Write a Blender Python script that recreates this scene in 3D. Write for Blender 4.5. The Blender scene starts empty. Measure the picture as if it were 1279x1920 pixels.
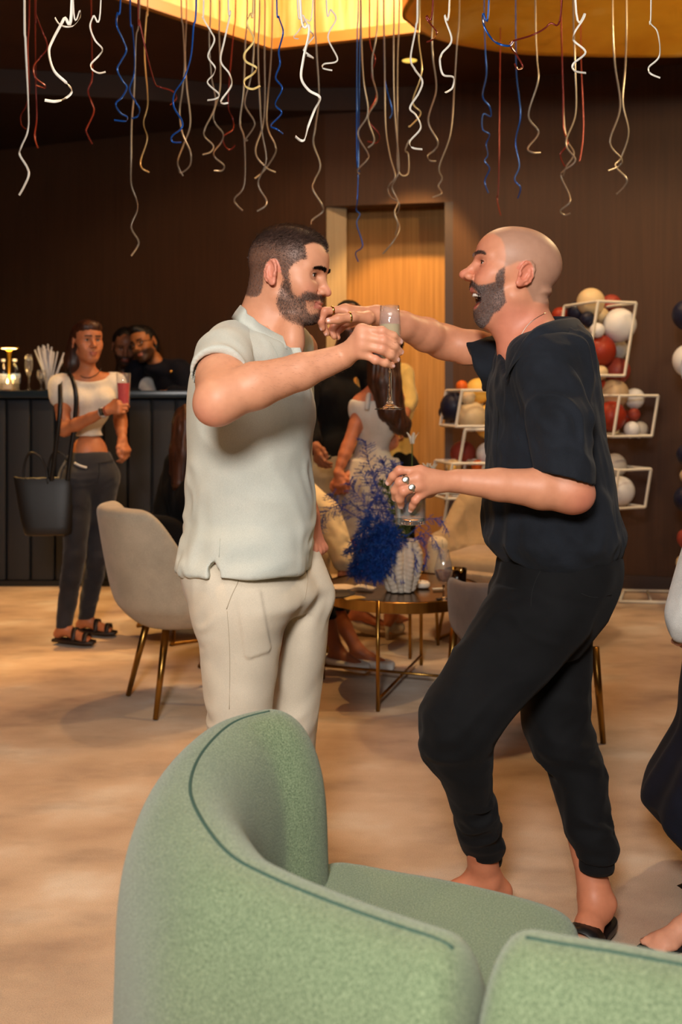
import bpy, math, random
import numpy as np
from mathutils import Vector, Matrix

C = bpy.context.scene
# ---------------------------------------------------------------- camera
F, HOR, CX, CAMZ = 1867.0, 742.0, 639.5, 1.28      # focal length and horizon in pixels of the 1279x1920 frame
cam_data = bpy.data.cameras.new('camera')
cam = bpy.data.objects.new('camera', cam_data)
C.collection.objects.link(cam)
cam.location = (0, 0, CAMZ)
cam.rotation_euler = (math.radians(90), 0, 0)
cam_data.sensor_fit = 'VERTICAL'
cam_data.sensor_height = 36.0
cam_data.sensor_width = 24.0
cam_data.lens = F / 1920 * 36
cam_data.shift_y = (HOR - 960) / 1920
cam_data.clip_start = 0.05
cam_data.dof.use_dof = True
cam_data.dof.focus_distance = 2.3
cam_data.dof.aperture_fstop = 4.0
C.camera = cam
# ---------------------------------------------------------------- world, exposure
world = bpy.data.worlds.new('world')
C.world = world
world.use_nodes = True
bg = world.node_tree.nodes['Background']
bg.inputs['Color'].default_value = (1.0, 0.86, 0.7, 1)
bg.inputs['Strength'].default_value = 0.06
C.view_settings.view_transform = 'Standard'
C.view_settings.look = 'None'
C.view_settings.gamma = 1.0
C.view_settings.use_curve_mapping = False
C.view_settings.exposure = 0.22
try:
    C.cycles.max_bounces = 8
    C.cycles.transparent_max_bounces = 12
    C.cycles.transmission_bounces = 10
    C.cycles.sample_clamp_indirect = 4.0
    C.cycles.caustics_refractive = False
    C.cycles.caustics_reflective = False
    C.cycles.use_denoising = True
except Exception:
    pass

def lamp(name, kind, loc, energy, color, target=None, size=0.3, spot=None, blend=0.5):
    d = bpy.data.lights.new(name, kind)
    d.energy = energy
    d.color = color
    if kind == 'AREA':
        d.shape = 'DISK'
        d.size = size
    else:
        d.shadow_soft_size = size
    if kind == 'SPOT':
        d.spot_size = math.radians(spot)
        d.spot_blend = blend
    o = bpy.data.objects.new(name, d)
    C.collection.objects.link(o)
    o.location = loc
    if target is not None:
        o.rotation_euler = (Vector(target) - Vector(loc)).to_track_quat('-Z', 'Y').to_euler()
    return o

WARM = (1.0, 0.60, 0.24)
AMBER = (1.0, 0.56, 0.18)
# photographer's flash in a diffuser above the camera, the room's warm lamps, and added fills for wall and canopy
lamp('flash', 'AREA', (-0.35, -0.75, 2.25), 84, (1.0, 0.94, 0.88), (0.05, 2.5, 0.95), size=0.55)
lamp('flash_bounce', 'AREA', (0.3, 0.1, 3.3), 34, (1.0, 0.92, 0.84), (0.1, 1.9, 0.0), size=1.6)
lamp('downlight_bar', 'SPOT', (-2.35, 5.2, 3.40), 330, AMBER, (-2.0, 5.5, 0), size=0.04, spot=44, blend=0.5)
lamp('downlight_floor', 'SPOT', (-0.7, 4.7, 3.40), 90, AMBER, (-0.65, 4.75, 0), size=0.04, spot=44, blend=0.6)
lamp('downlight_table', 'SPOT', (0.45, 4.9, 3.40), 120, AMBER, (0.45, 4.95, 0), size=0.04, spot=46, blend=0.6)
lamp('downlight_aisle', 'SPOT', (1.5, 4.3, 3.40), 150, WARM, (1.5, 4.4, 0), size=0.05, spot=64, blend=0.8)
lamp('downlight_sofa', 'SPOT', (-1.3, 2.3, 3.40), 110, WARM, (-1.2, 2.4, 0), size=0.05, spot=62, blend=0.8)
lamp('downlight_door', 'SPOT', (0.50, 6.15, 3.42), 260, AMBER, (0.42, 7.4, 0.95), size=0.05, spot=47, blend=0.35)
lamp('wall_fill', 'SPOT', (2.0, 5.5, 3.40), 34, WARM, (2.0, 6.6, 1.0), size=0.05, spot=70, blend=0.9)  # added warm spot, only there to brighten the right-hand wall
lamp('cove_lamp', 'POINT', (0.35, 5.05, 4.0), 118, (1.0, 0.76, 0.46), size=0.15)
lamp('canopy_fill', 'POINT', (1.95, 3.92, 2.96), 75, (1.0, 0.72, 0.36), size=0.08)  # added unseen point light that brightens the gold canopy from its opening
# ================================================================ helpers
random.seed(7)
RNG = np.random.default_rng(11)

def W(px, py, Y):
    """the world point at depth Y that the photograph shows at pixel (px, py)"""
    return np.array([(px - CX) / F * Y, Y, CAMZ + (HOR - py) / F * Y])

def V3(*a):
    return np.array(a, float)

def nrm(v):
    v = np.asarray(v, float)
    return v / (np.linalg.norm(v) + 1e-12)

# ---------------------------------------------------------------- objects
def tag(o, label=None, cat=None, group=None, kind=None):
    if label: o['label'] = label
    if cat: o['category'] = cat
    if group: o['group'] = group
    if kind: o['kind'] = kind
    return o

def link(o, parent=None):
    C.collection.objects.link(o)
    if parent is not None:
        o.parent = parent
        o.matrix_parent_inverse = parent.matrix_world.inverted() if False else Matrix.Translation(-Vector(parent.location))
    return o

def thing(name, label, cat, loc=(0, 0, 0), group=None):
    o = bpy.data.objects.new(name, None)
    o.location = loc
    o.empty_display_size = 0.05
    C.collection.objects.link(o)
    return tag(o, label, cat, group)

def mesh_np(name, v, f, mats, smooth=True, col=None, fmat=None):
    """mesh from numpy vertices and an (n,4) or (n,3) face array"""
    me = bpy.data.meshes.new(name)
    v = np.ascontiguousarray(v, np.float32)
    f = np.ascontiguousarray(f, np.int32)
    n, k = f.shape
    me.vertices.add(len(v)); me.vertices.foreach_set('co', v.ravel())
    me.loops.add(n * k); me.loops.foreach_set('vertex_index', f.ravel())
    me.polygons.add(n)
    me.polygons.foreach_set('loop_start', np.arange(0, n * k, k, dtype=np.int32))
    me.polygons.foreach_set('loop_total', np.full(n, k, np.int32))
    if fmat is not None:
        me.polygons.foreach_set('material_index', np.asarray(fmat, np.int32))
    for m in (mats if isinstance(mats, (list, tuple)) else [mats]):
        me.materials.append(m)
    me.update(calc_edges=True)
    me.polygons.foreach_set('use_smooth', np.full(n, smooth, bool))
    if col is not None:
        a = me.color_attributes.new('Col', 'FLOAT_COLOR', 'POINT')
        c4 = np.ones((len(v), 4), np.float32); c4[:, :3] = col
        a.data.foreach_set('color', c4.ravel())
    return me

def obj_np(name, v, f, mats, parent=None, **kw):
    return link(bpy.data.objects.new(name, mesh_np(name, v, f, mats, **kw)), parent)

class MB:
    """collects simple shapes (mixed polygons) and links them as one mesh object"""
    def __init__(s): s.v = []; s.f = []; s.fm = []
    def add(s, v, f, m=0):
        o = len(s.v); s.v += [tuple(map(float, p)) for p in v]
        s.f += [tuple(i + o for i in q) for q in f]; s.fm += [m] * len(f); return s
    def box(s, c, h, R=None, m=0):
        c = np.asarray(c, float); R = np.eye(3) if R is None else R
        v = [c + R @ (np.array([x, y, z]) * h) for x in (-1, 1) for y in (-1, 1) for z in (-1, 1)]
        return s.add(v, [(0, 1, 3, 2), (4, 6, 7, 5), (0, 4, 5, 1), (2, 3, 7, 6), (0, 2, 6, 4), (1, 5, 7, 3)], m)
    def tube(s, pts, r, n=8, cap=True, m=0):
        pts = [np.asarray(p, float) for p in pts]
        rr = r if isinstance(r, (list, tuple, np.ndarray)) else [r] * len(pts)
        rows = []; u = None
        for i, p in enumerate(pts):
            t = nrm(pts[min(i + 1, len(pts) - 1)] - pts[max(i - 1, 0)])
            if u is None:
                u = nrm(np.cross(t, [0, 0, 1] if abs(t[2]) < .9 else [1, 0, 0]))
            u = nrm(u - t * np.dot(u, t)); w = np.cross(t, u)
            rows.append([p + rr[i] * (math.cos(a) * u + math.sin(a) * w) for a in np.linspace(0, 2 * math.pi, n, endpoint=False)])
        v = [q for row in rows for q in row]; f = []
        for i in range(len(rows) - 1):
            for j in range(n):
                k = (j + 1) % n
                f.append((i * n + j, i * n + k, (i + 1) * n + k, (i + 1) * n + j))
        if cap:
            f.append(tuple(range(n))[::-1]); f.append(tuple((len(rows) - 1) * n + j for j in range(n)))
        return s.add(v, f, m)
    def lathe(s, prof, c=(0, 0, 0), n=28, m=0, R=None):
        """prof: list of (radius, height); closed with caps when radius is 0"""
        c = np.asarray(c, float); v = []; f = []; R = np.eye(3) if R is None else R
        for r, z in prof:
            for a in np.linspace(0, 2 * math.pi, n, endpoint=False):
                v.append(c + R @ np.array([max(r, 1e-5) * math.cos(a), max(r, 1e-5) * math.sin(a), z]))
        for i in range(len(prof) - 1):
            for j in range(n):
                k = (j + 1) % n
                f.append((i * n + j, i * n + k, (i + 1) * n + k, (i + 1) * n + j))
        return s.add(v, f, m)
    def sphere(s, c, r, nu=20, nv=12, R=None, m=0):
        r = np.array([r] * 3 if np.isscalar(r) else r, float); R = np.eye(3) if R is None else R
        v = []; f = []
        for i in range(nv + 1):
            th = math.pi * i / nv
            for j in range(nu):
                a = 2 * math.pi * j / nu
                v.append(np.asarray(c, float) + R @ (r * np.array([math.sin(th) * math.cos(a), math.sin(th) * math.sin(a), math.cos(th)])))
        for i in range(nv):
            for j in range(nu):
                k = (j + 1) % nu
                f.append((i * nu + j, (i + 1) * nu + j, (i + 1) * nu + k, i * nu + k))
        return s.add(v, f, m)
    def prism(s, outline, z0, z1, m=0):
        n = len(outline)
        v = [(x, y, z0) for x, y in outline] + [(x, y, z1) for x, y in outline]
        f = [tuple(range(n))[::-1], tuple(range(n, 2 * n))] + [(i, (i + 1) % n, n + (i + 1) % n, n + i) for i in range(n)]
        return s.add(v, f, m)
    def grid(s, rows, closed_u=False, closed_v=False, m=0):
        nu, nv = len(rows), len(rows[0]); v = [p for r in rows for p in r]; f = []
        for i in range(nu if closed_u else nu - 1):
            for j in range(nv if closed_v else nv - 1):
                a, b = (i + 1) % nu, (j + 1) % nv
                f.append((i * nv + j, i * nv + b, a * nv + b, a * nv + j))
        return s.add(v, f, m)
    def build(s, name, mats, parent=None, smooth=True, bevel=0, subsurf=0, angle=None):
        me = bpy.data.meshes.new(name)
        me.from_pydata(s.v, [], s.f)
        for m in (mats if isinstance(mats, (list, tuple)) else [mats]): me.materials.append(m)
        me.polygons.foreach_set('material_index', np.array(s.fm, np.int32))
        me.polygons.foreach_set('use_smooth', np.full(len(s.f), smooth, bool))
        me.update(calc_edges=True)
        o = link(bpy.data.objects.new(name, me), parent)
        if bevel:
            b = o.modifiers.new('bevel', 'BEVEL'); b.width = bevel; b.segments = 2; b.limit_method = 'ANGLE'; b.angle_limit = math.radians(40)
        if subsurf:
            b = o.modifiers.new('subsurf', 'SUBSURF'); b.levels = subsurf; b.render_levels = subsurf
        if angle is not None:
            try: me.set_sharp_from_angle(angle=math.radians(angle))
            except Exception: pass
        return o

def copy_tree(o, parent=None):
    c = o.copy(); C.collection.objects.link(c)
    if parent is not None: c.parent = parent
    for ch in o.children: copy_tree(ch, c)
    return c

def catmull(pts, n=6, closed=False):
    P = np.asarray(pts, float); out = []
    N = len(P)
    for i in range(N if closed else N - 1):
        if closed:
            p0, p1, p2, p3 = P[(i - 1) % N], P[i], P[(i + 1) % N], P[(i + 2) % N]
        else:
            p0, p1, p2, p3 = P[max(i - 1, 0)], P[i], P[i + 1], P[min(i + 2, N - 1)]
        for t in np.linspace(0, 1, n, endpoint=False):
            out.append(.5 * ((2 * p1) + (-p0 + p2) * t + (2 * p0 - 5 * p1 + 4 * p2 - p3) * t * t + (-p0 + 3 * p1 - 3 * p2 + p3) * t ** 3))
    if not closed: out.append(P[-1])
    return np.array(out)

def frame_from(fwd, up=(0, 0, 1)):
    """rotation whose columns are right(x), forward(y), up(z)"""
    y = nrm(fwd); x = nrm(np.cross(y, up)); z = np.cross(x, y)
    return np.stack([x, y, z], 1)

def rot(ax, deg):
    return np.array(Matrix.Rotation(math.radians(deg), 3, ax))

# ---------------------------------------------------------------- noise
def _hash(i, j, k, seed):
    h = (i * 374761393 + j * 668265263 + k * 2147483647 + seed * 974711) & 0xffffffff
    h = ((h ^ (h >> 13)) * 1274126177) & 0xffffffff
    return ((h ^ (h >> 16)) & 0xffff) / 32767.5 - 1.0

def vnoise(P, seed=0):
    P = np.asarray(P, np.float64)
    I = np.floor(P).astype(np.int64); f = P - I; u = f * f * (3 - 2 * f)
    r = 0
    for dx in (0, 1):
        for dy in (0, 1):
            for dz in (0, 1):
                w = (u[:, 0] if dx else 1 - u[:, 0]) * (u[:, 1] if dy else 1 - u[:, 1]) * (u[:, 2] if dz else 1 - u[:, 2])
                r = r + w * _hash(I[:, 0] + dx, I[:, 1] + dy, I[:, 2] + dz, seed)
    return r

def fbm(P, oct=3, seed=0):
    r = 0; a = 1.0
    for o in range(oct):
        r = r + a * vnoise(P * 2 ** o, seed + o); a *= .5
    return r

# ---------------------------------------------------------------- signed distance modelling
class Sdf:
    def __init__(s): s.ops = []; s.frames = [None]; s.cur = 0
    def frame(s, c=None, R=None, sc=(1, 1, 1), lf=1.0):
        """following primitives are given in the local frame with origin c, axes = columns of R, axis scales sc"""
        if c is None: s.cur = 0; return s
        s.frames.append((np.asarray(c, np.float32), np.asarray(R, np.float32), np.asarray(sc, np.float32) * np.ones(3, np.float32), lf))
        s.cur = len(s.frames) - 1; return s
    def _add(s, fn, k, mode): s.ops.append((mode, max(k, 1e-4), fn, s.cur)); return s
    def cap(s, a, b, ra, rb=None, k=.02, mode='u'):
        a = np.asarray(a, np.float32); b = np.asarray(b, np.float32); rb = ra if rb is None else rb
        ab = b - a; L = float(ab @ ab) + 1e-12
        def fn(P):
            q = P - a; h = np.clip(q @ ab / L, 0, 1)
            q = q - h[:, None] * ab
            return np.sqrt(np.einsum('ij,ij->i', q, q)) - (ra + (rb - ra) * h)
        return s._add(fn, k, mode)
    def poly(s, pts, radii, k=.02, mode='u'):
        for i in range(len(pts) - 1):
            s.cap(pts[i], pts[i + 1], radii[i], radii[i + 1], k if i == 0 else min(k, .012), mode)
        return s
    def ell(s, c, r, R=None, k=.02, mode='u'):
        c = np.asarray(c, np.float32); r = np.asarray([r] * 3 if np.isscalar(r) else r, np.float32)
        R = None if R is None else np.asarray(R, np.float32)
        def fn(P):
            q = P - c
            if R is not None: q = q @ R
            q = q / r; k0 = np.sqrt(np.einsum('ij,ij->i', q, q)); q = q / r
            k1 = np.sqrt(np.einsum('ij,ij->i', q, q))
            return np.where(k0 < 1e-3, -r.min(), k0 * (k0 - 1) / (k1 + 1e-9))
        return s._add(fn, k, mode)
    def box(s, c, h, R=None, rad=.01, k=.01, mode='u'):
        c = np.asarray(c, np.float32); h = np.asarray(h, np.float32) - rad; R = np.eye(3, dtype=np.float32) if R is None else np.asarray(R, np.float32)
        def fn(P):
            q = np.abs((P - c) @ R) - h
            return np.linalg.norm(np.maximum(q, 0), axis=1) + np.minimum(q.max(1), 0) - rad
        return s._add(fn, k, mode)
    def half(s, p, n, k=.005, mode='i'):
        """keep what lies on the side of p against n"""
        p = np.asarray(p, np.float32); n = np.asarray(nrm(n), np.float32)
        return s._add(lambda P: (P - p) @ n, k, mode)
    def fn(s, f, k=.01, mode='u'): return s._add(f, k, mode)
    # evaluation
    def _loc(s, P, i, cache):
        if i not in cache:
            fr = s.frames[i]
            if fr is None: cache[i] = P
            else:
                q = ((P - fr[0]) @ fr[1]) / fr[2]
                if fr[3] != 1.0: q[:, 2] = np.where(q[:, 2] < -.02, -.02 + (q[:, 2] + .02) / fr[3], q[:, 2])
                cache[i] = q
        return cache[i]
    def _sc(s, i): return 1.0 if s.frames[i] is None else float(s.frames[i][2].min()) * min(1.0, s.frames[i][3])
    def eval(s, P, ops=None):
        cache = {}; d = None
        for mode, k, fn, fi in (s.ops if ops is None else ops):
            e = fn(s._loc(P, fi, cache)) * s._sc(fi)
            if d is None: d = e if mode == 'u' else np.full(len(P), 1.0, np.float32); 
            if d is e: continue
            if mode == 'u':
                h = np.maximum(k - np.abs(d - e), 0) / k; d = np.minimum(d, e) - h * h * k * .25
            else:
                if mode == 's': e = -e
                h = np.maximum(k - np.abs(d - e), 0) / k; d = np.maximum(d, e) + h * h * k * .25
        return d
    def mesh(s, lo, hi, h, B=20):
        lo = np.asarray(lo, float); hi = np.asarray(hi, float)
        nb = np.ceil((hi - lo) / (h * B)).astype(int)
        idx = np.stack(np.meshgrid(*[np.arange(n) for n in nb], indexing='ij'), -1).reshape(-1, 3)
        cen = (lo + (idx + .5) * B * h).astype(np.float32)
        R = B * h * .5 * math.sqrt(3)
        cache = {}; E = []
        for mode, k, fn, fi in s.ops:
            E.append(fn(s._loc(cen, fi, cache)) * s._sc(fi))
        E = np.array(E)
        modes = np.array([o[0] for o in s.ops]); ks = np.array([o[1] for o in s.ops])
        um = np.where((modes == 'u')[:, None], E, 9).min(0)
        act = np.abs(s.eval(cen)) < R * 1.6 + .03
        keep = np.where((modes == 'u')[:, None], E < um + 2.4 * R + ks[:, None], np.abs(E) < 1e9)
        keep &= ~((modes == 's')[:, None] & (E > 1.6 * R + ks[:, None]))
        g = np.arange(B + 1)
        gi = np.stack(np.meshgrid(g, g, g, indexing='ij'), -1).reshape(-1, 3)
        NX = nb * B + 2
        corner = np.array([[i, j, k] for i in (0, 1) for j in (0, 1) for k in (0, 1)])
        edges = [(a, b) for a in range(8) for b in range(a + 1, 8) if np.abs(corner[a] - corner[b]).sum() == 1]
        keys = []; vs = []; qs = []
        for bi in np.nonzero(act)[0]:
            base = idx[bi] * B
            P = (lo + (base + gi) * h).astype(np.float32)
            ops = [s.ops[i] for i in np.nonzero(keep[:, bi])[0]]
            D = s.eval(P, ops).reshape(B + 1, B + 1, B + 1)
            S = D < 0
            if S.all() or not S.any(): continue
            c8 = [D[i:i + B, j:j + B, k:k + B] for i, j, k in corner]
            s8 = [S[i:i + B, j:j + B, k:k + B] for i, j, k in corner]
            cnt = sum(x.astype(np.int8) for x in s8)
            cell = np.nonzero((cnt > 0) & (cnt < 8))
            if len(cell[0]) == 0: continue
            d8 = np.array([c[cell] for c in c8]); sg = d8 < 0
            acc = np.zeros((len(cell[0]), 3)); m = np.zeros(len(cell[0]))
            for a, b in edges:
                x = sg[a] != sg[b]
                t = np.where(x, d8[a] / np.where(x, d8[a] - d8[b], 1), 0)
                acc += np.where(x[:, None], corner[a] + t[:, None] * (corner[b] - corner[a]), 0); m += x
            ci = np.stack(cell, -1) + base
            vs.append(lo + (ci + acc / m[:, None]) * h)
            keys.append((ci[:, 0] * NX[1] + ci[:, 1]) * NX[2] + ci[:, 2])
            for ax in range(3):
                sl0 = [slice(0, B)] * 3; sl1 = [slice(0, B)] * 3; sl1[ax] = slice(1, B + 1)
                A_, B_ = S[tuple(sl0)], S[tuple(sl1)]
                e = np.nonzero(A_ != B_)
                if len(e[0]) == 0: continue
                ei = np.stack(e, -1) + base; flip = ~A_[e]
                o1, o2 = [(1, 2), (2, 0), (0, 1)][ax]
                q = []
                for du, dv in ((0, 0), (-1, 0), (-1, -1), (0, -1)):
                    cc = ei.copy(); cc[:, o1] += du; cc[:, o2] += dv
                    q.append(np.where((cc < 0).any(1), -1, (cc[:, 0] * NX[1] + cc[:, 1]) * NX[2] + cc[:, 2]))
                q = np.stack(q, -1); q[flip] = q[flip][:, ::-1]
                qs.append(q)
        if not keys: return np.zeros((0, 3)), np.zeros((0, 4), int)
        keys = np.concatenate(keys); vs = np.concatenate(vs); qs = np.concatenate(qs)
        order = np.argsort(keys); keys = keys[order]; vs = vs[order]
        pos = np.clip(np.searchsorted(keys, qs), 0, len(keys) - 1)
        ok = (keys[pos] == qs).all(1)
        return vs, pos[ok]

def vnormals(v, f):
    a = v[f[:, 2]] - v[f[:, 0]]; b = v[f[:, 3]] - v[f[:, 1]]
    n = np.cross(a, b); out = np.zeros_like(v)
    for i in range(4): np.add.at(out, f[:, i], n)
    return out / (np.linalg.norm(out, axis=1, keepdims=True) + 1e-12)

def relax(v, f, it=1, w=.5):
    for _ in range(it):
        acc = np.zeros_like(v); c = np.zeros(len(v))
        for i in range(4):
            np.add.at(acc, f[:, i], v[f[:, (i + 1) % 4]] + v[f[:, (i - 1) % 4]]); np.add.at(c, f[:, i], 2)
        v = v * (1 - w) + w * acc / np.maximum(c, 1)[:, None]
    return v

def join_np(parts):
    v = []; f = []; n = 0
    for a, b in parts:
        v.append(a); f.append(b + n); n += len(a)
    return np.concatenate(v), np.concatenate(f)
# ================================================================ materials
def srgb(r, g, b):
    f = lambda c: ((c / 255 + .055) / 1.055) ** 2.4 if c / 255 > .04045 else c / 255 / 12.92
    return (f(r), f(g), f(b))

def _nt(name):
    m = bpy.data.materials.new(name); m.use_nodes = True
    nt = m.node_tree
    return m, nt, nt.nodes['Principled BSDF']

def _noise(nt, scale, detail=3, stretch=None, coord='Object'):
    tc = nt.nodes.new('ShaderNodeTexCoord'); n = nt.nodes.new('ShaderNodeTexNoise')
    n.inputs['Scale'].default_value = scale; n.inputs['Detail'].default_value = detail
    if stretch:
        mp = nt.nodes.new('ShaderNodeMapping'); mp.inputs['Scale'].default_value = stretch
        nt.links.new(tc.outputs[coord], mp.inputs[0]); nt.links.new(mp.outputs[0], n.inputs['Vector'])
    else:
        nt.links.new(tc.outputs[coord], n.inputs['Vector'])
    return n.outputs['Fac']

def _ramp(nt, fac, stops):
    r = nt.nodes.new('ShaderNodeValToRGB'); nt.links.new(fac, r.inputs[0])
    e = r.color_ramp.elements
    while len(e) < len(stops): e.new(0.5)
    for x, (p, c) in zip(e, stops): x.position = p; x.color = (*c, 1)
    return r.outputs[0]

def _bump(nt, bsdf, fac, strength, dist=.002):
    b = nt.nodes.new('ShaderNodeBump'); b.inputs['Strength'].default_value = strength; b.inputs['Distance'].default_value = dist
    nt.links.new(fac, b.inputs['Height']); nt.links.new(b.outputs[0], bsdf.inputs['Normal'])

def _mix(nt, a, b, fac, mode='MIX'):
    m = nt.nodes.new('ShaderNodeMix'); m.data_type = 'RGBA'; m.blend_type = mode
    for s, x in ((6, a), (7, b)):
        if isinstance(x, tuple): m.inputs[s].default_value = (*x, 1)
        else: nt.links.new(x, m.inputs[s])
    if isinstance(fac, float): m.inputs[0].default_value = fac
    else: nt.links.new(fac, m.inputs[0])
    return m.outputs[2]

def mat(name, c, rough=.6, metal=0, var=None, vs=8, bump=None, stretch=None, spec=None, sheen=0, coat=0, sss=0, vdetail=3):
    """c base colour; var second colour mixed in by noise of scale vs; bump=(scale, strength, distance)"""
    m, nt, b = _nt(name)
    b.inputs['Base Color'].default_value = (*c, 1); b.inputs['Roughness'].default_value = rough; b.inputs['Metallic'].default_value = metal
    if spec is not None: b.inputs['Specular IOR Level'].default_value = spec
    if sheen: b.inputs['Sheen Weight'].default_value = sheen; b.inputs['Sheen Roughness'].default_value = .4
    if coat: b.inputs['Coat Weight'].default_value = coat; b.inputs['Coat Roughness'].default_value = .1
    if sss: b.inputs['Subsurface Weight'].default_value = sss; b.inputs['Subsurface Radius'].default_value = (.012, .005, .003); b.inputs['Subsurface Scale'].default_value = 1
    if var is not None:
        nt.links.new(_ramp(nt, _noise(nt, vs, vdetail, stretch), [(.35, c), (.65, var)]), b.inputs['Base Color'])
    if bump: _bump(nt, b, _noise(nt, bump[0], 2), bump[1], bump[2])
    return m

def mat_skin(name, rough=.48):
    """skin: colour painted per vertex (complexion, lips, beard shadow), with fine mottling and pores"""
    m, nt, b = _nt(name)
    a = nt.nodes.new('ShaderNodeAttribute'); a.attribute_name = 'Col'
    mot = _ramp(nt, _noise(nt, 55, 4), [(.3, (.95, .92, .91)), (.7, (1.03, 1.02, 1.02))])
    nt.links.new(_mix(nt, a.outputs['Color'], mot, 1.0, 'MULTIPLY'), b.inputs['Base Color'])
    b.inputs['Roughness'].default_value = rough; b.inputs['Specular IOR Level'].default_value = .4
    b.inputs['Subsurface Weight'].default_value = .05; b.inputs['Subsurface Radius'].default_value = (.009, .004, .002); b.inputs['Subsurface Scale'].default_value = 1
    _bump(nt, b, _noise(nt, 420, 2), .12, .001)
    return m

def mat_fabric(name, c, c2=None, weave=700, rough=.85, bump=.35, sheen=.2, vs=9, rib=None, spec=.2):
    """woven cloth: two crossed thread waves for the relief, slow tone variation for wear"""
    m, nt, b = _nt(name)
    c2 = c2 or tuple(x * .86 for x in c)
    tc = nt.nodes.new('ShaderNodeTexCoord')
    fine = _noise(nt, weave, 2)
    slow = _ramp(nt, _noise(nt, vs, 3), [(.35, c2), (.65, c)])
    fr = _ramp(nt, fine, [(.35, (.88, .88, .88)), (.65, (1.08, 1.08, 1.08))])
    nt.links.new(_mix(nt, slow, fr, 1.0, 'MULTIPLY'), b.inputs['Base Color'])
    b.inputs['Roughness'].default_value = rough; b.inputs['Specular IOR Level'].default_value = spec
    b.inputs['Sheen Weight'].default_value = sheen; b.inputs['Sheen Roughness'].default_value = .5
    _bump(nt, b, fine, bump, .0012)
    return m

def mat_glass(name, c=(1, 1, 1), rough=0.02, ior=1.45, body=0.0, edge=.85):
    """thin clear glass: see-through straight on, more mirror-like at grazing angles; body = share of milky scatter"""
    m = bpy.data.materials.new(name); m.use_nodes = True; nt = m.node_tree; nt.nodes.remove(nt.nodes['Principled BSDF'])
    out = nt.nodes['Material Output']; tr = nt.nodes.new('ShaderNodeBsdfTransparent'); gl = nt.nodes.new('ShaderNodeBsdfGlossy'); lw = nt.nodes.new('ShaderNodeLayerWeight')
    tr.inputs['Color'].default_value = (*c, 1); gl.inputs['Roughness'].default_value = rough; lw.inputs['Blend'].default_value = .30
    mx = nt.nodes.new('ShaderNodeMixShader'); mm = nt.nodes.new('ShaderNodeMath'); mm.operation = 'MULTIPLY_ADD'; mm.inputs[1].default_value = edge; mm.inputs[2].default_value = .07
    nt.links.new(lw.outputs['Facing'], mm.inputs[0])
    pw = nt.nodes.new('ShaderNodeMath'); pw.operation = 'POWER'; pw.inputs[1].default_value = 2.2; nt.links.new(lw.outputs['Facing'], pw.inputs[0]); nt.links.new(pw.outputs[0], mm.inputs[0])
    src = tr
    if body:
        df = nt.nodes.new('ShaderNodeBsdfDiffuse'); df.inputs['Color'].default_value = (*c, 1); m2 = nt.nodes.new('ShaderNodeMixShader'); m2.inputs[0].default_value = body
        nt.links.new(tr.outputs[0], m2.inputs[1]); nt.links.new(df.outputs[0], m2.inputs[2]); src = m2
    nt.links.new(mm.outputs[0], mx.inputs[0]); nt.links.new(src.outputs[0], mx.inputs[1]); nt.links.new(gl.outputs[0], mx.inputs[2]); nt.links.new(mx.outputs[0], out.inputs[0])
    return m

M = {}
M['skin'] = mat_skin('skin')
M['eye_white'] = mat('eye_white', srgb(225, 218, 210), .2)
M['iris'] = mat('iris', srgb(52, 34, 22), .15)
M['hair_dark'] = mat('hair_dark', srgb(58, 42, 36), .55, var=srgb(84, 64, 56), vs=140, spec=.35)
M['hair_grey'] = mat('hair_greying', srgb(96, 78, 72), .6, var=srgb(140, 120, 112), vs=160, spec=.35)
M['hair_brown'] = mat('hair_brown', srgb(44, 24, 16), .45, var=srgb(70, 38, 24), vs=60, stretch=(1, 1, .15), spec=.4)
M['hair_black'] = mat('hair_black', srgb(14, 10, 9), .5, var=srgb(26, 19, 16), vs=60, spec=.35)
M['beard'] = mat('beard_hair', srgb(70, 50, 42), .6, var=srgb(126, 102, 90), vs=220, spec=.25)
M['teeth'] = mat('teeth', srgb(240, 232, 220), .25)
M['tongue'] = mat('tongue', srgb(170, 80, 78), .35, sss=.2)
M['nail'] = mat('nail', srgb(232, 182, 168), .25)
M['shirt_sage'] = mat_fabric('shirt_sage', srgb(206, 206, 194), srgb(194, 197, 187), 900, bump=.22, sheen=.1)
M['chino'] = mat_fabric('chino_beige', srgb(216, 203, 182), srgb(204, 192, 172), 1100, bump=.2, sheen=.1)
M['linen_black'] = mat_fabric('linen_black', srgb(31, 35, 43), srgb(23, 26, 32), 650, bump=.5, sheen=.04)
M['jogger_black'] = mat_fabric('jogger_black', srgb(17, 17, 19), srgb(11, 11, 13), 800, bump=.35, sheen=.03)
M['silver'] = mat('silver', srgb(222, 216, 204), .30, 1.0, bump=(90, .1, .001))
M['gold'] = mat('gold', srgb(222, 180, 96), .2, 1.0)
M['brass'] = mat('brushed_brass', srgb(176, 136, 70), .28, 1.0, var=srgb(146, 108, 52), vs=30, stretch=(1, 1, .1))
M['brass_top'] = mat('bronze_top', srgb(150, 110, 60), .22, 1.0, var=srgb(120, 84, 44), vs=12)
M['glass'] = mat_glass('clear_glass', body=.05)
M['glass_solid'] = mat('solid_glass', (1, 1, 1), .0); _b = M['glass_solid'].node_tree.nodes['Principled BSDF']; _b.inputs['Transmission Weight'].default_value = 1; _b.inputs['IOR'].default_value = 1.45
M['wine'] = mat_glass('sparkling_wine', srgb(244, 232, 184), body=.42, edge=.4)
M['water'] = mat_glass('water', srgb(246, 246, 244), body=.10)
M['juice'] = mat('red_juice', srgb(232, 16, 26), .15, sss=0)
M['amber'] = mat_glass('amber_spirit', srgb(130, 54, 8), body=.5)
M['smoke_glass'] = mat_glass('smoked_glass', srgb(112, 100, 96))
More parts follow.
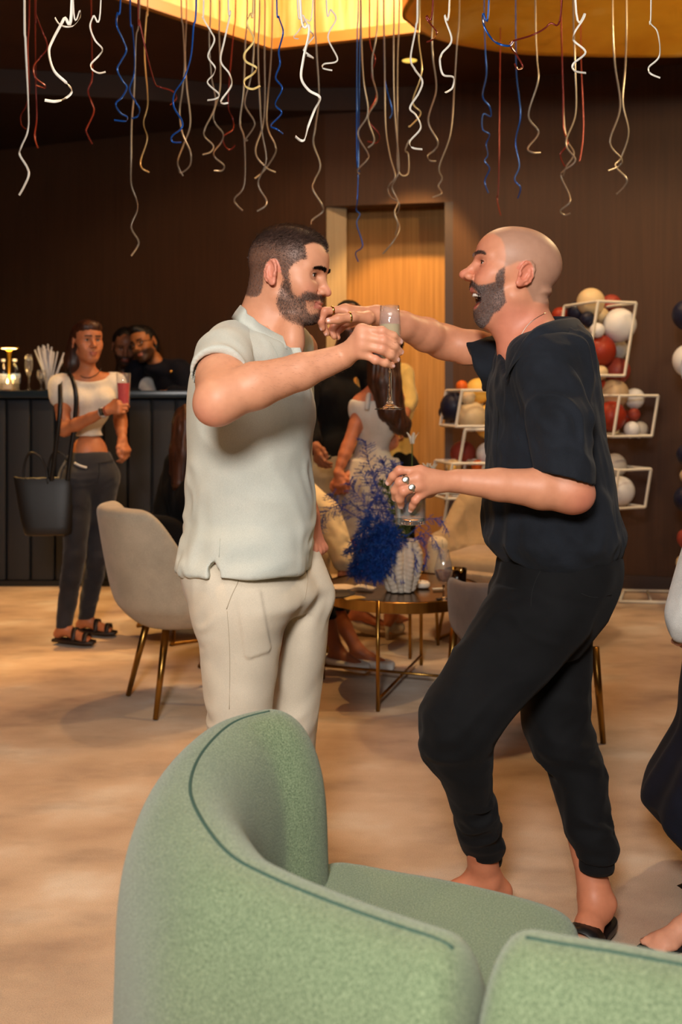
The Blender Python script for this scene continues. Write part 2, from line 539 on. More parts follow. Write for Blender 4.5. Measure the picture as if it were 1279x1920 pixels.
M['leather_black'] = mat('black_leather', srgb(20, 18, 18), .42, bump=(260, .3, .001))
M['leather_brown'] = mat('dark_leather', srgb(38, 26, 21), .5, bump=(260, .3, .001))
M['boucle'] = None
# ================================================================ people
SKIN_LIGHT = np.array(srgb(216, 154, 120)); SKIN_RED = np.array(srgb(218, 138, 112))
SKIN_TAN = np.array(srgb(176, 112, 74)); SKIN_DEEP = np.array(srgb(128, 80, 54))

def arr_interp(z, zs, vals): return np.interp(z, zs, vals)

def loft(S, rows, yaw=0.0, k=.03, mode='u', n=2.0, cap_=.004, dense=5):
    """stack of elliptical slices; rows (z, cx, cy, half along local x, half along local y), local axes turned by yaw degrees"""
    rows = sorted(rows, key=lambda r: r[0])
    A = catmull(np.array(rows, float), dense); o = np.argsort(A[:, 0]); A = A[o]
    z, cx, cy, ax, ay = [A[:, i].astype(np.float32) for i in range(5)]
    z0, z1 = float(z[0]), float(z[-1]); c, s = math.cos(math.radians(yaw)), math.sin(math.radians(yaw))
    def fn(P):
        zz = np.clip(P[:, 2], z0, z1)
        X = P[:, 0] - np.interp(zz, z, cx); Y = P[:, 1] - np.interp(zz, z, cy)
        hx = np.interp(zz, z, ax); hy = np.interp(zz, z, ay)
        u = (X * c + Y * s) / hx; v = (-X * s + Y * c) / hy
        if n == 2.0: r = np.sqrt(u * u + v * v)
        else: r = (np.abs(u) ** n + np.abs(v) ** n) ** (1 / n)
        g = np.sqrt((u / hx) ** 2 + (v / hy) ** 2) / np.maximum(r, 1e-4)
        d = (r - 1) / np.maximum(g, 1e-3)
        d = np.clip(np.where(r < .3, -np.minimum(hx, hy) * .7, d), -.3, 5)
        e = np.maximum(z0 - P[:, 2], P[:, 2] - z1)
        h = np.maximum(cap_ - np.abs(d - e), 0) / cap_
        return (np.maximum(d, e) + h * h * cap_ * .25).astype(np.float32)
    return S.fn(fn, k, mode)

def sil_rows(rows, aspect, yaw):
    """rows (py, left px, right px, depth[, half depth]) read off the photograph -> slices; aspect = lateral/front-back"""
    out = []
    for r in rows:
        py, L, R_, Y = r[:4]
        a = W(L, py, Y); b = W(R_, py, Y); ex = (b[0] - a[0]) / 2; cx = (a[0] + b[0]) / 2
        if len(r) > 4: out.append((a[2], cx, Y, ex, r[4])); continue
        c, s = math.cos(math.radians(yaw)), math.sin(math.radians(yaw))
        d = ex / math.sqrt(c * c + (aspect * s) ** 2)
        out.append((a[2], cx, Y, d, d * aspect))
    return out

HEAD_DEF = dict(mouth='neutral', fem=0.0, jaw=0.0, nose=1.0, slit=.0042, lips=1.0, smile=0.0, brow=1.0, ears=True, mb=0.0, chin=None, lowlip=None, lf=1.0, droop=0.0)

def add_head(S, c, R, sc=1.0, **opt):
    o = dict(HEAD_DEF); o.update(opt); fem = o['fem']
    S.frame(c, R, sc, o['lf'])
    S.ell((0, -.008, .045), (.076, .096, .083), k=.02)
    S.ell((0, .030, .052), (.060, .060, .054), k=.03)
    S.ell((0, .034, -.018), (.058, .054, .075), k=.03)
    j = o['jaw']; mb = o['mb']; cy, cz = o['chin'] or (.073, -.093)
    S.ell((0, .060 - mb, -.048), (.032, .033, .030), k=.02)
    S.ell((0, cy, cz), (.023 - .004 * fem, .019, .018), k=.025)
    for s in (-1, 1):
        S.cap((s * .051, .002, -.048), (s * .017, cy - .004, cz + .001), .017 - .003 * fem, .015, k=.022)
        S.ell((s * .049, .048, -.006), (.019, .027, .018), k=.022)
        S.ell((s * .036, .058 + .003 * o['smile'], -.034 + .006 * o['smile']), (.021 + .003 * o['smile'], .025, .022), k=.02)
        S.ell((s * .030, .091, .017), (.0175, .0155, .0105), k=.013, mode='s')
        S.cap((s * .010, .0835, .0335), (s * .046, .068, .0345), .0085 * o['brow'], .008, k=.012)
    S.ell((0, cy * .40, -.065 + (cz + .093) * .55), (.042, .046, .034), k=.03)
    ns = o['nose']
    dr = o['droop']
    S.cap((0, .0835, .024), (0, .0835 + .0215 * ns, -.010 - dr * .5), .0078, .0095, k=.010)
    S.ell((0, .0835 + .0275 * ns, -.0175 - dr), (.0112, .0115, .0105), k=.009)
    for s in (-1, 1):
        S.ell((s * .0125, .0835 + .0150 * ns, -.0205 - dr * .4), (.0082, .0120, .0085), k=.005)
        S.ell((s * .0066, .0835 + .0220 * ns, -.0295 - dr * .6), (.0032, .0062, .0034), k=.004, mode='s')
        # eyelids with a slit for the eye
        S.ell((s * .0305, .0690, .0165), .0146, k=.005)
        S.ell((s * .0305, .0850, .0160), (.0125, .0090, o['slit']), k=.0025, mode='s')
    if o['smile'] > .5:
        for s in (-1, 1):
            S.poly([(s * .0185, .0900, -.0215), (s * .0290, .0800, -.0350), (s * .0345, .0705, -.0500), (s * .0340, .066, -.0600)], [.0014, .0024, .0024, .0014], k=.007, mode='s')
    lp = o['lips']
    if o['mouth'] == 'open':
        ly, lz = o['lowlip']
        S.ell((0, (.098 - mb + ly) / 2 - .002, (-.052 + lz) / 2), (.0335, .031, (-.050 - lz) / 2 + .0005), k=.005, mode='s')
        up = [(s * x, y - mb, z) for s, x, y, z in ((-1, .0285, .071, -.0565), (-1, .014, .0905, -.0490), (1, 0, .0955, -.0475), (1, .014, .0905, -.0490), (1, .0285, .071, -.0565))]
        S.poly(up, [.003, .0045, .0045, .0045, .003], k=.006)
        lo_ = [(-.0285, ly - .006, lz + .022), (-.016, ly - .002, lz + .004), (0, ly, lz), (.016, ly - .002, lz + .004), (.0285, ly - .006, lz + .022)]
        S.poly(lo_, [.0035, .0056, .0062, .0056, .0035], k=.007)
    else:
        sm = o['smile'] * .006; w = .0225 + .004 * o['smile']
        S.poly([(-w, .0805, -.0565 + sm), (-.009, .0925, -.0525), (0, .0938, -.0535), (.009, .0925, -.0525), (w, .0805, -.0565 + sm)], [.0022, .0040 * lp, .0038 * lp, .0040 * lp, .0022], k=.006)
        S.poly([(-w * .8, .0815, -.0592 + sm * .7), (-.008, .0912, -.0635), (0, .0922, -.0642), (.008, .0912, -.0635), (w * .8, .0815, -.0592 + sm * .7)], [.0022, .0050 * lp, .0054 * lp, .0050 * lp, .0022], k=.006)
        S.poly([(-w - .002, .0835, -.0570 + sm), (-.010, .0985, -.0578), (0, .1000, -.0584), (.010, .0985, -.0578), (w + .002, .0835, -.0570 + sm)], [.0010, .0014, .0014, .0014, .0010], k=.003, mode='s')
    if o['ears']:
        for s in (-1, 1):
            n_ = nrm((s * .94, -.30, .08)); u = nrm(np.array((0, -.22, .97)) - n_ * np.dot((0, -.22, .97), n_)); v = np.cross(u, n_) * (1 if np.cross(u, n_)[1] > 0 else -1)
            ec = np.array((s * .0775, -.012, .004)); RE = np.stack([v, u, n_], 1)
            E = lambda a, b, c_: ec + a * v + b * u + c_ * n_
            S.ell(E(0, .001, -.001), (.0158, .0285, .0052), RE, k=.008)
            S.ell(E(.0035, -.005, .0058), (.0085, .0125, .0052), RE, k=.004, mode='s')
            S.ell(E(.000, .0145, .0055), (.0085, .0065, .0030), RE, k=.004, mode='s')
            hel = [E(.0165 * math.cos(t), .004 + .0285 * math.sin(t), .003) for t in np.radians([-5, 25, 55, 85, 115, 145, 175, 205, 230])]
            S.poly(hel, [.0028, .0034, .0037, .0038, .0038, .0037, .0034, .0031, .0028], k=.003)
            S.poly([E(-.006, .016, .003), E(-.0085, .004, .004), E(-.0065, -.010, .004), E(-.001, -.017, .003)], [.0022, .0028, .0028, .0025], k=.004)
            S.ell(E(.006, -.0235, .001), (.0085, .0088, .0045), RE, k=.006)
            S.ell(E(.0125, -.005, .003), (.0035, .006, .0038), RE, k=.004)
    S.frame()

def head_local(v, c, R, sc, lf=1.0):
    q = ((v - np.asarray(c)) @ np.asarray(R)) / (np.asarray(sc) * np.ones(3))
    q[:, 2] = np.where(q[:, 2] < -.02, -.02 + (q[:, 2] + .02) / lf, q[:, 2]); return q

def sstep(a, b, x):
    t = np.clip((x - a) / (b - a + 1e-12), 0, 1); return t * t * (3 - 2 * t)

def mixc(col, c, w): return col * (1 - w[:, None]) + np.asarray(c)[None] * w[:, None]

def add_eyes(parent, c, R, sc, look=(0, 1, 0), part='eye'):
    sc3 = np.asarray(sc) * np.ones(3); lk = nrm(look)
    for s in (-1, 1):
        mb = MB(); ce = np.array((s * .0305, .0692, .0165)); q = frame_from(lk)
        for cc, r, m in ((ce, .0131, 0), (ce + lk * .0056, .0083, 1)):
            v0 = len(mb.v); mb.sphere((0, 0, 0), r, 14, 9, m=m)
            for i in range(v0, len(mb.v)):
                p = np.array(mb.v[i]) + cc; mb.v[i] = tuple(np.asarray(c) + np.asarray(R) @ (p * sc3))
        mb.build(part, [M['eye_white'], M['iris']], parent)
        lash = [np.array((s * (.0305 + .0151 * math.sin(a) * 1), .0690 + .0151 * math.cos(a) * math.cos(e), .0165 + .0151 * math.sin(e))) for a, e in zip(np.radians([-62, -35, -8, 20, 45, 66]), np.radians([2, 13, 17, 16, 10, -2]))]
        MB().tube([np.asarray(c) + np.asarray(R) @ (p * sc3) for p in lash], [.0005, .0010, .0011, .0011, .0010, .0006], 6).build('eyelashes', M['hair_black'], parent)

def add_brows(parent, v, nr, q, R, m, thick=1.0, zc=.036, arch=.004, n=420, x0=.008, x1=.047, length=.0075):
    """eyebrows: short hairs grown on the brow ridge, swept outwards; q = head-local vertices"""
    ax = np.abs(q[:, 0]); t = (ax - x0) / (x1 - x0)
    c_ = zc + arch * np.sin(np.clip(t, 0, 1) * 2.4) - .004 * np.clip(t, 0, 1) ** 3
    w = .0042 * thick * (1 - .55 * np.clip(t, 0, 1))
    mk = sstep(1.15, .75, np.abs(q[:, 2] - c_) / w) * (t > 0) * (t < 1) * (q[:, 1] > .045)
    for s in (-1, 1):
        k = mk * (s * q[:, 0] > 0)
        if k.sum() < 1: continue
        lean = lambda p, s=s: np.tile(np.asarray(R) @ nrm((s * .8, -.1, .25)), (len(p), 1))
        strands('eyebrow', v, nr, k, n, length, lean, m, parent, .0005, 5 + s, .35, .35)
    return mk

def strands(name, v, nr, mask, n, length, lean, m, parent, width=.00045, seed=1, curl=.3, lift=.6, fade=None):
    """short hairs standing on a surface where mask is high; lean(p) gives the growth direction"""
    rng = np.random.default_rng(seed)
    p = np.maximum(mask, 0); p = p / p.sum()
    i = rng.choice(len(v), n, p=p)
    b = v[i] + rng.normal(0, .0009, (n, 3)); N = nr[i]
    ln = np.asarray(lean(v[i])); d = ln + lift * N + rng.normal(0, curl, (n, 3)) * .5
    d = d - N * np.minimum((d * N).sum(1), 0)[:, None] + .08 * N
    d /= np.linalg.norm(d, axis=1, keepdims=True)
    L = (length(v[i]) if callable(length) else np.full(n, length)) * rng.uniform(.65, 1.15, n)
    side = np.cross(d, N); side /= np.linalg.norm(side, axis=1, keepdims=True) + 1e-9
    side *= width
    mid = b + d * (L * .55)[:, None]; tip = b + d * L[:, None] - N * (L * .18)[:, None]
    b = b - N * .0008
    P = np.stack([b - side, b + side, mid + side * .8, mid - side * .8, tip + side * .25, tip - side * .25], 1).reshape(-1, 3)
    k = np.arange(n)[:, None] * 6
    f = np.concatenate([k + [0, 1, 2, 3], k + [3, 2, 4, 5]])
    return obj_np(name, P, f, m, parent)

# ---------------------------------------------------------------- hands
def add_hand(S, wrist, mcp, fingers, thumb, rad=.0092, palm=.012, k=.008):
    """wrist point; mcp: four knuckles; fingers: four [pip, dip, tip]; thumb [cmc, mcp, ip, tip]"""
    wrist = np.asarray(wrist, float)
    fr = [1.0, 1.03, 1.0, .86]
    for i in range(4):
        r = rad * fr[i]
        pts = [mcp[i]] + list(fingers[i])
        S.poly(pts, [r * 1.12, r * 1.02, r * .93, r * .80], k=.006)
        S.ell(pts[1], r * 1.05, k=.003)
        S.cap(wrist + (mcp[i] - wrist) * .12, mcp[i], palm * 1.15, palm * .92, k=.014)
    S.poly([wrist + (np.asarray(thumb[0]) - wrist) * .5, thumb[0], thumb[1], thumb[2], thumb[3]], [palm * 1.0, palm * 1.15, rad * 1.22, rad * 1.08, rad * .86], k=.010)
    # web between thumb and index
    S.cap(thumb[0] * .5 + np.asarray(mcp[0]) * .5, np.asarray(mcp[0]) * .7 + np.asarray(thumb[1]) * .3, palm * .8, palm * .55, k=.012)

def auto_hand(wrist, d, back, side, curl=(30, 40, 30), size=1.0, spread=.06, thumb_in=.5):
    """joints of a hand: d = towards the knuckles, back = normal of the back of the hand, side = towards the thumb"""
    d = nrm(d); back = nrm(np.asarray(back) - d * np.dot(back, d)); side = nrm(np.asarray(side) - d * np.dot(side, d) - back * np.dot(side, back))
    w = np.asarray(wrist, float); s = size
    mcp = [w + d * (.088 - .004 * abs(i - 1)) * s + side * (.030 - .0195 * i) * s for i in range(4)]
    ln = [(.043, .025, .020), (.047, .028, .021), (.044, .026, .020), (.034, .020, .018)]
    F_ = []
    for i in range(4):
        a = 0; p = mcp[i]; out = []; di = nrm(d + side * spread * (1.5 - i))
        for L, cdeg in zip(ln[i], curl):
            a += math.radians(cdeg * (1 + .06 * i)); q = di * math.cos(a) - back * math.sin(a); p = p + q * L * s; out.append(p)
        F_.append(out)
    t0 = w + d * .022 * s + side * .024 * s - back * .006 * s
    t1 = t0 + nrm(d * .75 + side * .6 - back * .35 * thumb_in) * .042 * s
    t2 = t1 + nrm(d * .9 + side * (.35 - .5 * thumb_in) - back * .5 * thumb_in) * .032 * s
    t3 = t2 + nrm(d * .95 + side * (.1 - .6 * thumb_in) - back * .5 * thumb_in) * .025 * s
    return mcp, F_, [t0, t1, t2, t3]

def add_nails(parent, fingers, thumb, backs, rad=.0092, which=(0, 1, 2, 3, 4)):
    for i in which:
        a, b = (fingers[i][1], fingers[i][2]) if i < 4 else (thumb[2], thumb[3])
        d = nrm(np.asarray(b) - a); n = np.asarray(backs[i], float); n = nrm(n - d * np.dot(n, d)); s = np.cross(d, n)
        r = rad * (.80 if i < 4 else .86) * (.86 if i == 3 else 1)
        rows = []
        for t in np.linspace(-.9, .55, 5):
            row = []
            for w in np.linspace(-1, 1, 5):
                wd = .80 * (1 - .25 * max(0, t) ** 2 - .12 * (t < -.7))
                an = w * wd * 1.0
                row.append(np.asarray(b) + d * t * r * .95 + r * 1.045 * (n * math.cos(an) + s * math.sin(an)) - n * max(0, t) ** 2 * r * .30)
            rows.append(row)
        MB().grid(rows).build('fingernail', M['nail'], parent)

def ring_obj(name, p, axis, r, tube, m, parent, face=None, label=None):
    q = frame_from(axis, (0, 0, 1) if abs(nrm(axis)[2]) < .9 else (1, 0, 0))
    mb = MB(); rows = []
    for a in np.linspace(0, 2 * math.pi, 24, endpoint=False):
        e = q[:, 0] * math.cos(a) + q[:, 2] * math.sin(a)
        rows.append([p + e * (r + tube * .5 * math.cos(b)) + q[:, 1] * tube * 1.3 * math.sin(b) for b in np.linspace(0, 2 * math.pi, 8, endpoint=False)])
    mb.grid(rows, True, True)
    if face is not None:
        n = nrm(face); x = nrm(np.cross(n, q[:, 1])); mb.sphere(p + n * (r + .0012), (.0072, .0084, .0022), 14, 8, R=np.stack([x, q[:, 1], n], 1))
    o = mb.build(name, m, parent)
    if label: o['label'] = label
    return o

# ---------------------------------------------------------------- torso and limbs
def add_torso(S, chest, Rc, pelvis, Rp, sh, s=1.0, fem=0.0, neck=None):
    S.frame(chest, Rc, s)
    S.ell((0, 0, 0), (.150 - .02 * fem, .105 - .01 * fem, .165), k=.05)
    for q in (-1, 1):
        S.ell((q * .070, .062, .03 - .02 * fem), (.068, .045 + .015 * fem, .058), k=.04)
        S.ell((q * .075, -.06, .05), (.065, .04, .08), k=.04)
    S.frame(pelvis, Rp, s)
    S.ell((0, 0, .12), (.132 - .02 * fem, .098 - .012 * fem, .14), k=.06)
    S.ell((0, -.01, .0), (.160 + .01 * fem, .105, .10), k=.06)
    for q in (-1, 1): S.ell((q * .075, -.055, -.045), (.078, .075, .085), k=.05)
    S.frame()
    for p in sh:
        S.ell(p, .058 * s * (1 - .12 * fem), k=.05)
        if neck is not None: S.cap(np.asarray(neck) * .75 + np.asarray(chest) * .25, p, .058 * s, .045 * s, k=.05)

def add_arm(S, sh, el, wr, r=(.054, .046, .042, .044, .036, .027), k=.03):
    sh, el, wr = map(np.asarray, (sh, el, wr))
    S.poly([sh, sh * .45 + el * .55, el], [r[0], r[1], r[2]], k=k)
    S.poly([el, el * .72 + wr * .28, el * .35 + wr * .65, wr], [r[2] * .98, r[3], r[4], r[5]], k=.02)

def add_leg(S, hip, knee, ank, s=1.0, k=.04):
    hip, knee, ank = map(np.asarray, (hip, knee, ank))
    S.poly([hip, hip * .5 + knee * .5, knee], [.086 * s, .072 * s, .053 * s], k=k)
    S.poly([knee, knee * .68 + ank * .32, knee * .35 + ank * .65, ank], [.052 * s, .055 * s, .043 * s, .034 * s], k=.02)

def add_foot(S, ank, d, s=1.0, up=(0, 0, 1), lift=0.0):
    """foot under the ankle, toes towards d (horizontal)"""
    d = nrm(d); side = nrm(np.cross(d, up)); a = np.asarray(ank, float); z = -.062 * s
    S.ell(a - d * .035 * s + np.array((0, 0, z + .028 * s)), (.028 * s, .030 * s, .030 * s), frame_from(d), k=.025)
    S.poly([a + d * .005 * s, a + d * .07 * s + np.array((0, 0, z + .034 * s)), a + d * .135 * s + np.array((0, 0, z + .018 * s))], [.034 * s, .030 * s, .020 * s], k=.03)
    S.ell(a + d * .125 * s + np.array((0, 0, z + .016 * s)), (.043 * s, .035 * s, .017 * s), frame_from(d), k=.02)
    for i, (o_, l) in enumerate(((-.028, .048), (-.012, .046), (.003, .040), (.017, .033), (.030, .025))):
        o2 = -o_
        p = a + d * .142 * s + side * o2 * s + np.array((0, 0, z + .013 * s))
        S.cap(p, p + d * l * s * .75 - np.array((0, 0, .003 * s)), .0095 * s if i else .0125 * s, .0085 * s if i else .011 * s, k=.006)

def paint(col, w, c):
    return mixc(col, c, np.clip(w, 0, 1))

def cloth_noise(v, nr, amp, dirs, seed=0, freq=18, warp=.35):
    """folds: ridged noise stretched along the direction dirs(v)"""
    return None

def folds(v, axis, freq, stretch, seed=0, warp=.04):
    """ridged folds running along axis: noise squeezed across it"""
    a = nrm(axis); b = nrm(np.cross(a, (0.3, .9, .1))); c = np.cross(a, b)
    q = v + warp * np.stack([vnoise(v * 9, seed + 5), vnoise(v * 9 + 7, seed + 6), vnoise(v * 9 + 13, seed + 7)], 1)
    P = np.stack([q @ a * freq / stretch, q @ b * freq, q @ c * freq], 1)
    n = vnoise(P, seed); return 1 - 2 * np.sqrt(n * n + .035)


def to_px(v):
    return np.stack([CX + F * v[:, 0] / v[:, 1], HOR - F * (v[:, 2] - CAMZ) / v[:, 1]], 1)

def poly_sd(p, poly):
    """signed distance (negative inside) of points p to a closed polygon"""
    poly = np.asarray(poly, float); n = len(poly); d = np.full(len(p), 1e9); ins = np.zeros(len(p), bool)
    for i in range(n):
        a, b = poly[i], poly[(i + 1) % n]; e = b - a; w = p - a
        t = np.clip((w @ e) / (e @ e + 1e-9), 0, 1); d = np.minimum(d, np.linalg.norm(w - t[:, None] * e, axis=1))
        c = ((a[1] > p[:, 1]) != (b[1] > p[:, 1])) & (p[:, 0] < (b[0] - a[0]) * (p[:, 1] - a[1]) / (b[1] - a[1] + 1e-12) + a[0])
        ins ^= c
    return np.where(ins, -d, d)

def side_mask(v, c, R, near, poly, soft=2.0):
    """mask on a head read off its profile outline and mirrored to the far side; near = sign of local x that faces the viewer"""
    q = (v - c) @ R; q[:, 0] = near * np.abs(q[:, 0]); p = to_px(q @ R.T + c)
    return sstep(soft, -soft, poly_sd(p, poly))

def snap(pxs, v, tol=4.0, out=.0008, n=5):
    """points of a mesh under a run of pixels, on the side that faces the camera"""
    P = catmull(np.asarray(pxs, float), n); p = to_px(v); res = []
    for c in P:
        d = np.hypot(*(p - c).T); i = np.nonzero(d < tol)[0]
        if len(i) == 0: i = np.array([d.argmin()])
        Y = v[i, 1].min(); i = i[v[i, 1] < Y + .012]
        Yc = np.average(v[i, 1], weights=1 / (d[i] + .5))
        res.append(W(c[0], c[1], Yc - out))
    res = np.array(res)
    for _ in range(2): res[1:-1] = res[1:-1] * .5 + (res[:-2] + res[2:]) * .25
    return res

def seam(name, pxs, v, m, parent, r=.0011, tol=4.0, out=.0, n=5):
    return MB().tube(snap(pxs, v, tol, out, n), r, 6).build(name, m, parent)

def sleeve(pts, radii, hem_p, hem_n, bore, h=.004, k=.03, axis=None):
    """open tube of cloth: rounded outside, bored out, cut off at the hem plane"""
    S = Sdf(); S.poly(pts, radii, k=k); S.half(hem_p, hem_n, k=.003)
    u = nrm(hem_n if axis is None else axis); a = np.asarray(hem_p, float)
    S.cap(a + u * .12, a - u * .06, bore, bore * .97, k=.003, mode='s')
    P = np.array(pts); return S.mesh(P.min(0) - max(radii) * 1.2 - .02, P.max(0) + max(radii) * 1.2 + .02, h)

def disp(v, f, amp_fn):
    n = vnormals(v, f); return v + n * amp_fn(v, n)[:, None]

def collar_ring(name, path, h, thick, m, parent, flare=0.0, up=(0, 0, 1), closed=False, n=6):
    """standing band along a path around the neck: height h, outward flare"""
    P = catmull(path, n, closed); cen = P.mean(0); rows = []
    N = len(P)
    for i, p in enumerate(P):
        t = nrm(P[(i + 1) % N if closed else min(i + 1, N - 1)] - P[(i - 1) % N if closed else max(i - 1, 0)]); o_ = nrm(np.cross(t, up))
        if np.dot(o_, p - cen) < 0: o_ = -o_
        hh = h[i * (len(h) - 1) // (N - 1)] if isinstance(h, (list, tuple)) else h
        a = p; b = p + np.asarray(up) * hh + o_ * flare; mid = (a + b) / 2 + o_ * thick * .3
        rows.append([a, mid, b, b + o_ * thick * .5 + np.asarray(up) * thick * .3, b + o_ * thick, mid + o_ * thick, a + o_ * thick])
    return MB().grid(rows, closed, True).build(name, m, parent)

def glass_cup(parent, base, rb, rt, h, fill=None, liquid=None, wall=.0022, bottom=.006, rim=None):
    """tumbler standing on base; a drink filling it to the height fill"""
    z = lambda t: rb + (rt - rb) * t / h
    MB().lathe([(rb, .0003)] + [(z(h * t), h * t) for t in (.25, .5, .75)] + [(rt, h - .001), (rt - wall * .5, h), (rt - wall, h - .001)] + [(z(h * t) - wall, h * t) for t in (.75, .5, .25)] + [(rb - wall, bottom + .0005)], base, 32).build('glass_body', M['glass'], parent)
    MB().lathe([(0, .0004), (rb - .004, .0004), (rb - wall - .0003, .002), (rb - wall - .0003, bottom - .001), (rb - wall - .002, bottom), (0, bottom)], base, 32).build('glass_base', M['glass_solid'], parent)
    if fill: MB().lathe([(0, bottom + .0006), (rb - wall - .0008, bottom + .0006), (z(fill) - wall - .0006, fill), (0, fill)], base, 32).build('drink', liquid, parent, angle=40)

def stem_glass(parent, base, prof_out, prof_in, foot, liquid=None, fill=None):
    k = foot if foot is not None else 6
    MB().lathe(prof_out[k:] + prof_in, base, 32).build('glass_bowl', M['glass'], parent)
    MB().lathe(prof_out[:k + 1] + [(0, prof_out[k][1])], base, 32).build('stem_and_foot', M['glass_solid'], parent)
    if fill: MB().lathe(fill, base, 32).build('drink', liquid, parent, angle=40)

def line_dist(P2, line):
    """distance in plan from points to an open polyline"""
    d = np.full(len(P2), 9.0)
    for a, b in zip(line[:-1], line[1:]):
        e = b - a; w = P2 - a; t = np.clip((w @ e) / (e @ e + 1e-12), 0, 1); d = np.minimum(d, np.hypot(*(w - t[:, None] * e).T))
    return d
# ================================================================ the room
def mat_carpet():
    m, nt, b = _nt('carpet')
    n1 = _noise(nt, 2.1, 7, (1, 1.5, 1)); n2 = _noise(nt, 320, 2); n3 = _noise(nt, 3.0, 6, (1, 2.0, 1))
    base = _ramp(nt, n1, [(.28, srgb(166, 140, 118)), (.44, srgb(192, 166, 140)), (.56, srgb(206, 182, 158)), (.72, srgb(222, 210, 196))])
    blot = _ramp(nt, n3, [(.30, (.76, .75, .75)), (.48, (1, 1, 1)), (.75, (1.06, 1.06, 1.07))])
    pile = _ramp(nt, n2, [(.3, (.86, .86, .86)), (.7, (1.08, 1.08, 1.08))])
    nt.links.new(_mix(nt, _mix(nt, base, blot, 1.0, 'MULTIPLY'), pile, 1.0, 'MULTIPLY'), b.inputs['Base Color'])
    b.inputs['Roughness'].default_value = .95; b.inputs['Specular IOR Level'].default_value = .1; b.inputs['Sheen Weight'].default_value = .15
    _bump(nt, b, n2, .5, .004); return m

def mat_wall(name, c1, c2):
    m, nt, b = _nt(name)
    n = _noise(nt, 1, 4, (70, 70, 1.6)); n2 = _noise(nt, .6, 3)
    a = _ramp(nt, n, [(.3, c1), (.7, c2)]); t = _ramp(nt, n2, [(.3, (.85, .85, .85)), (.7, (1.1, 1.1, 1.1))])
    nt.links.new(_mix(nt, a, t, 1.0, 'MULTIPLY'), b.inputs['Base Color']); b.inputs['Roughness'].default_value = .62; b.inputs['Specular IOR Level'].default_value = .3
    _bump(nt, b, n, .15, .002); return m

M['carpet'] = mat_carpet()
M['wall'] = mat_wall('brown_wallcovering', srgb(60, 37, 22), srgb(70, 44, 27))
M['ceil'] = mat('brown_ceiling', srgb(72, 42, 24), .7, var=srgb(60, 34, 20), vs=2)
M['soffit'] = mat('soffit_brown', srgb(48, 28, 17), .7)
M['veneer'] = mat_wall('oak_veneer', srgb(150, 108, 58), srgb(176, 130, 74))
M['jamb'] = mat('dark_jamb', srgb(44, 26, 18), .5)
M['board_pale'] = mat_wall('pale_board', srgb(150, 130, 104), srgb(166, 146, 118))
M['cove'] = mat('cove_streak_reflections', srgb(250, 214, 150), .55, var=srgb(214, 160, 88), vs=3.2, stretch=(6, 6, .5), vdetail=4)  # vertical streaks imitate ribbon reflections, mixed into the wall colour
M['cove_lip_shade'] = mat('cove_lip_shade', srgb(190, 134, 66), .45)  # darker gold-brown paints the weaker light on the recess lip
M['skirting'] = mat('skirting', srgb(52, 32, 22), .5)

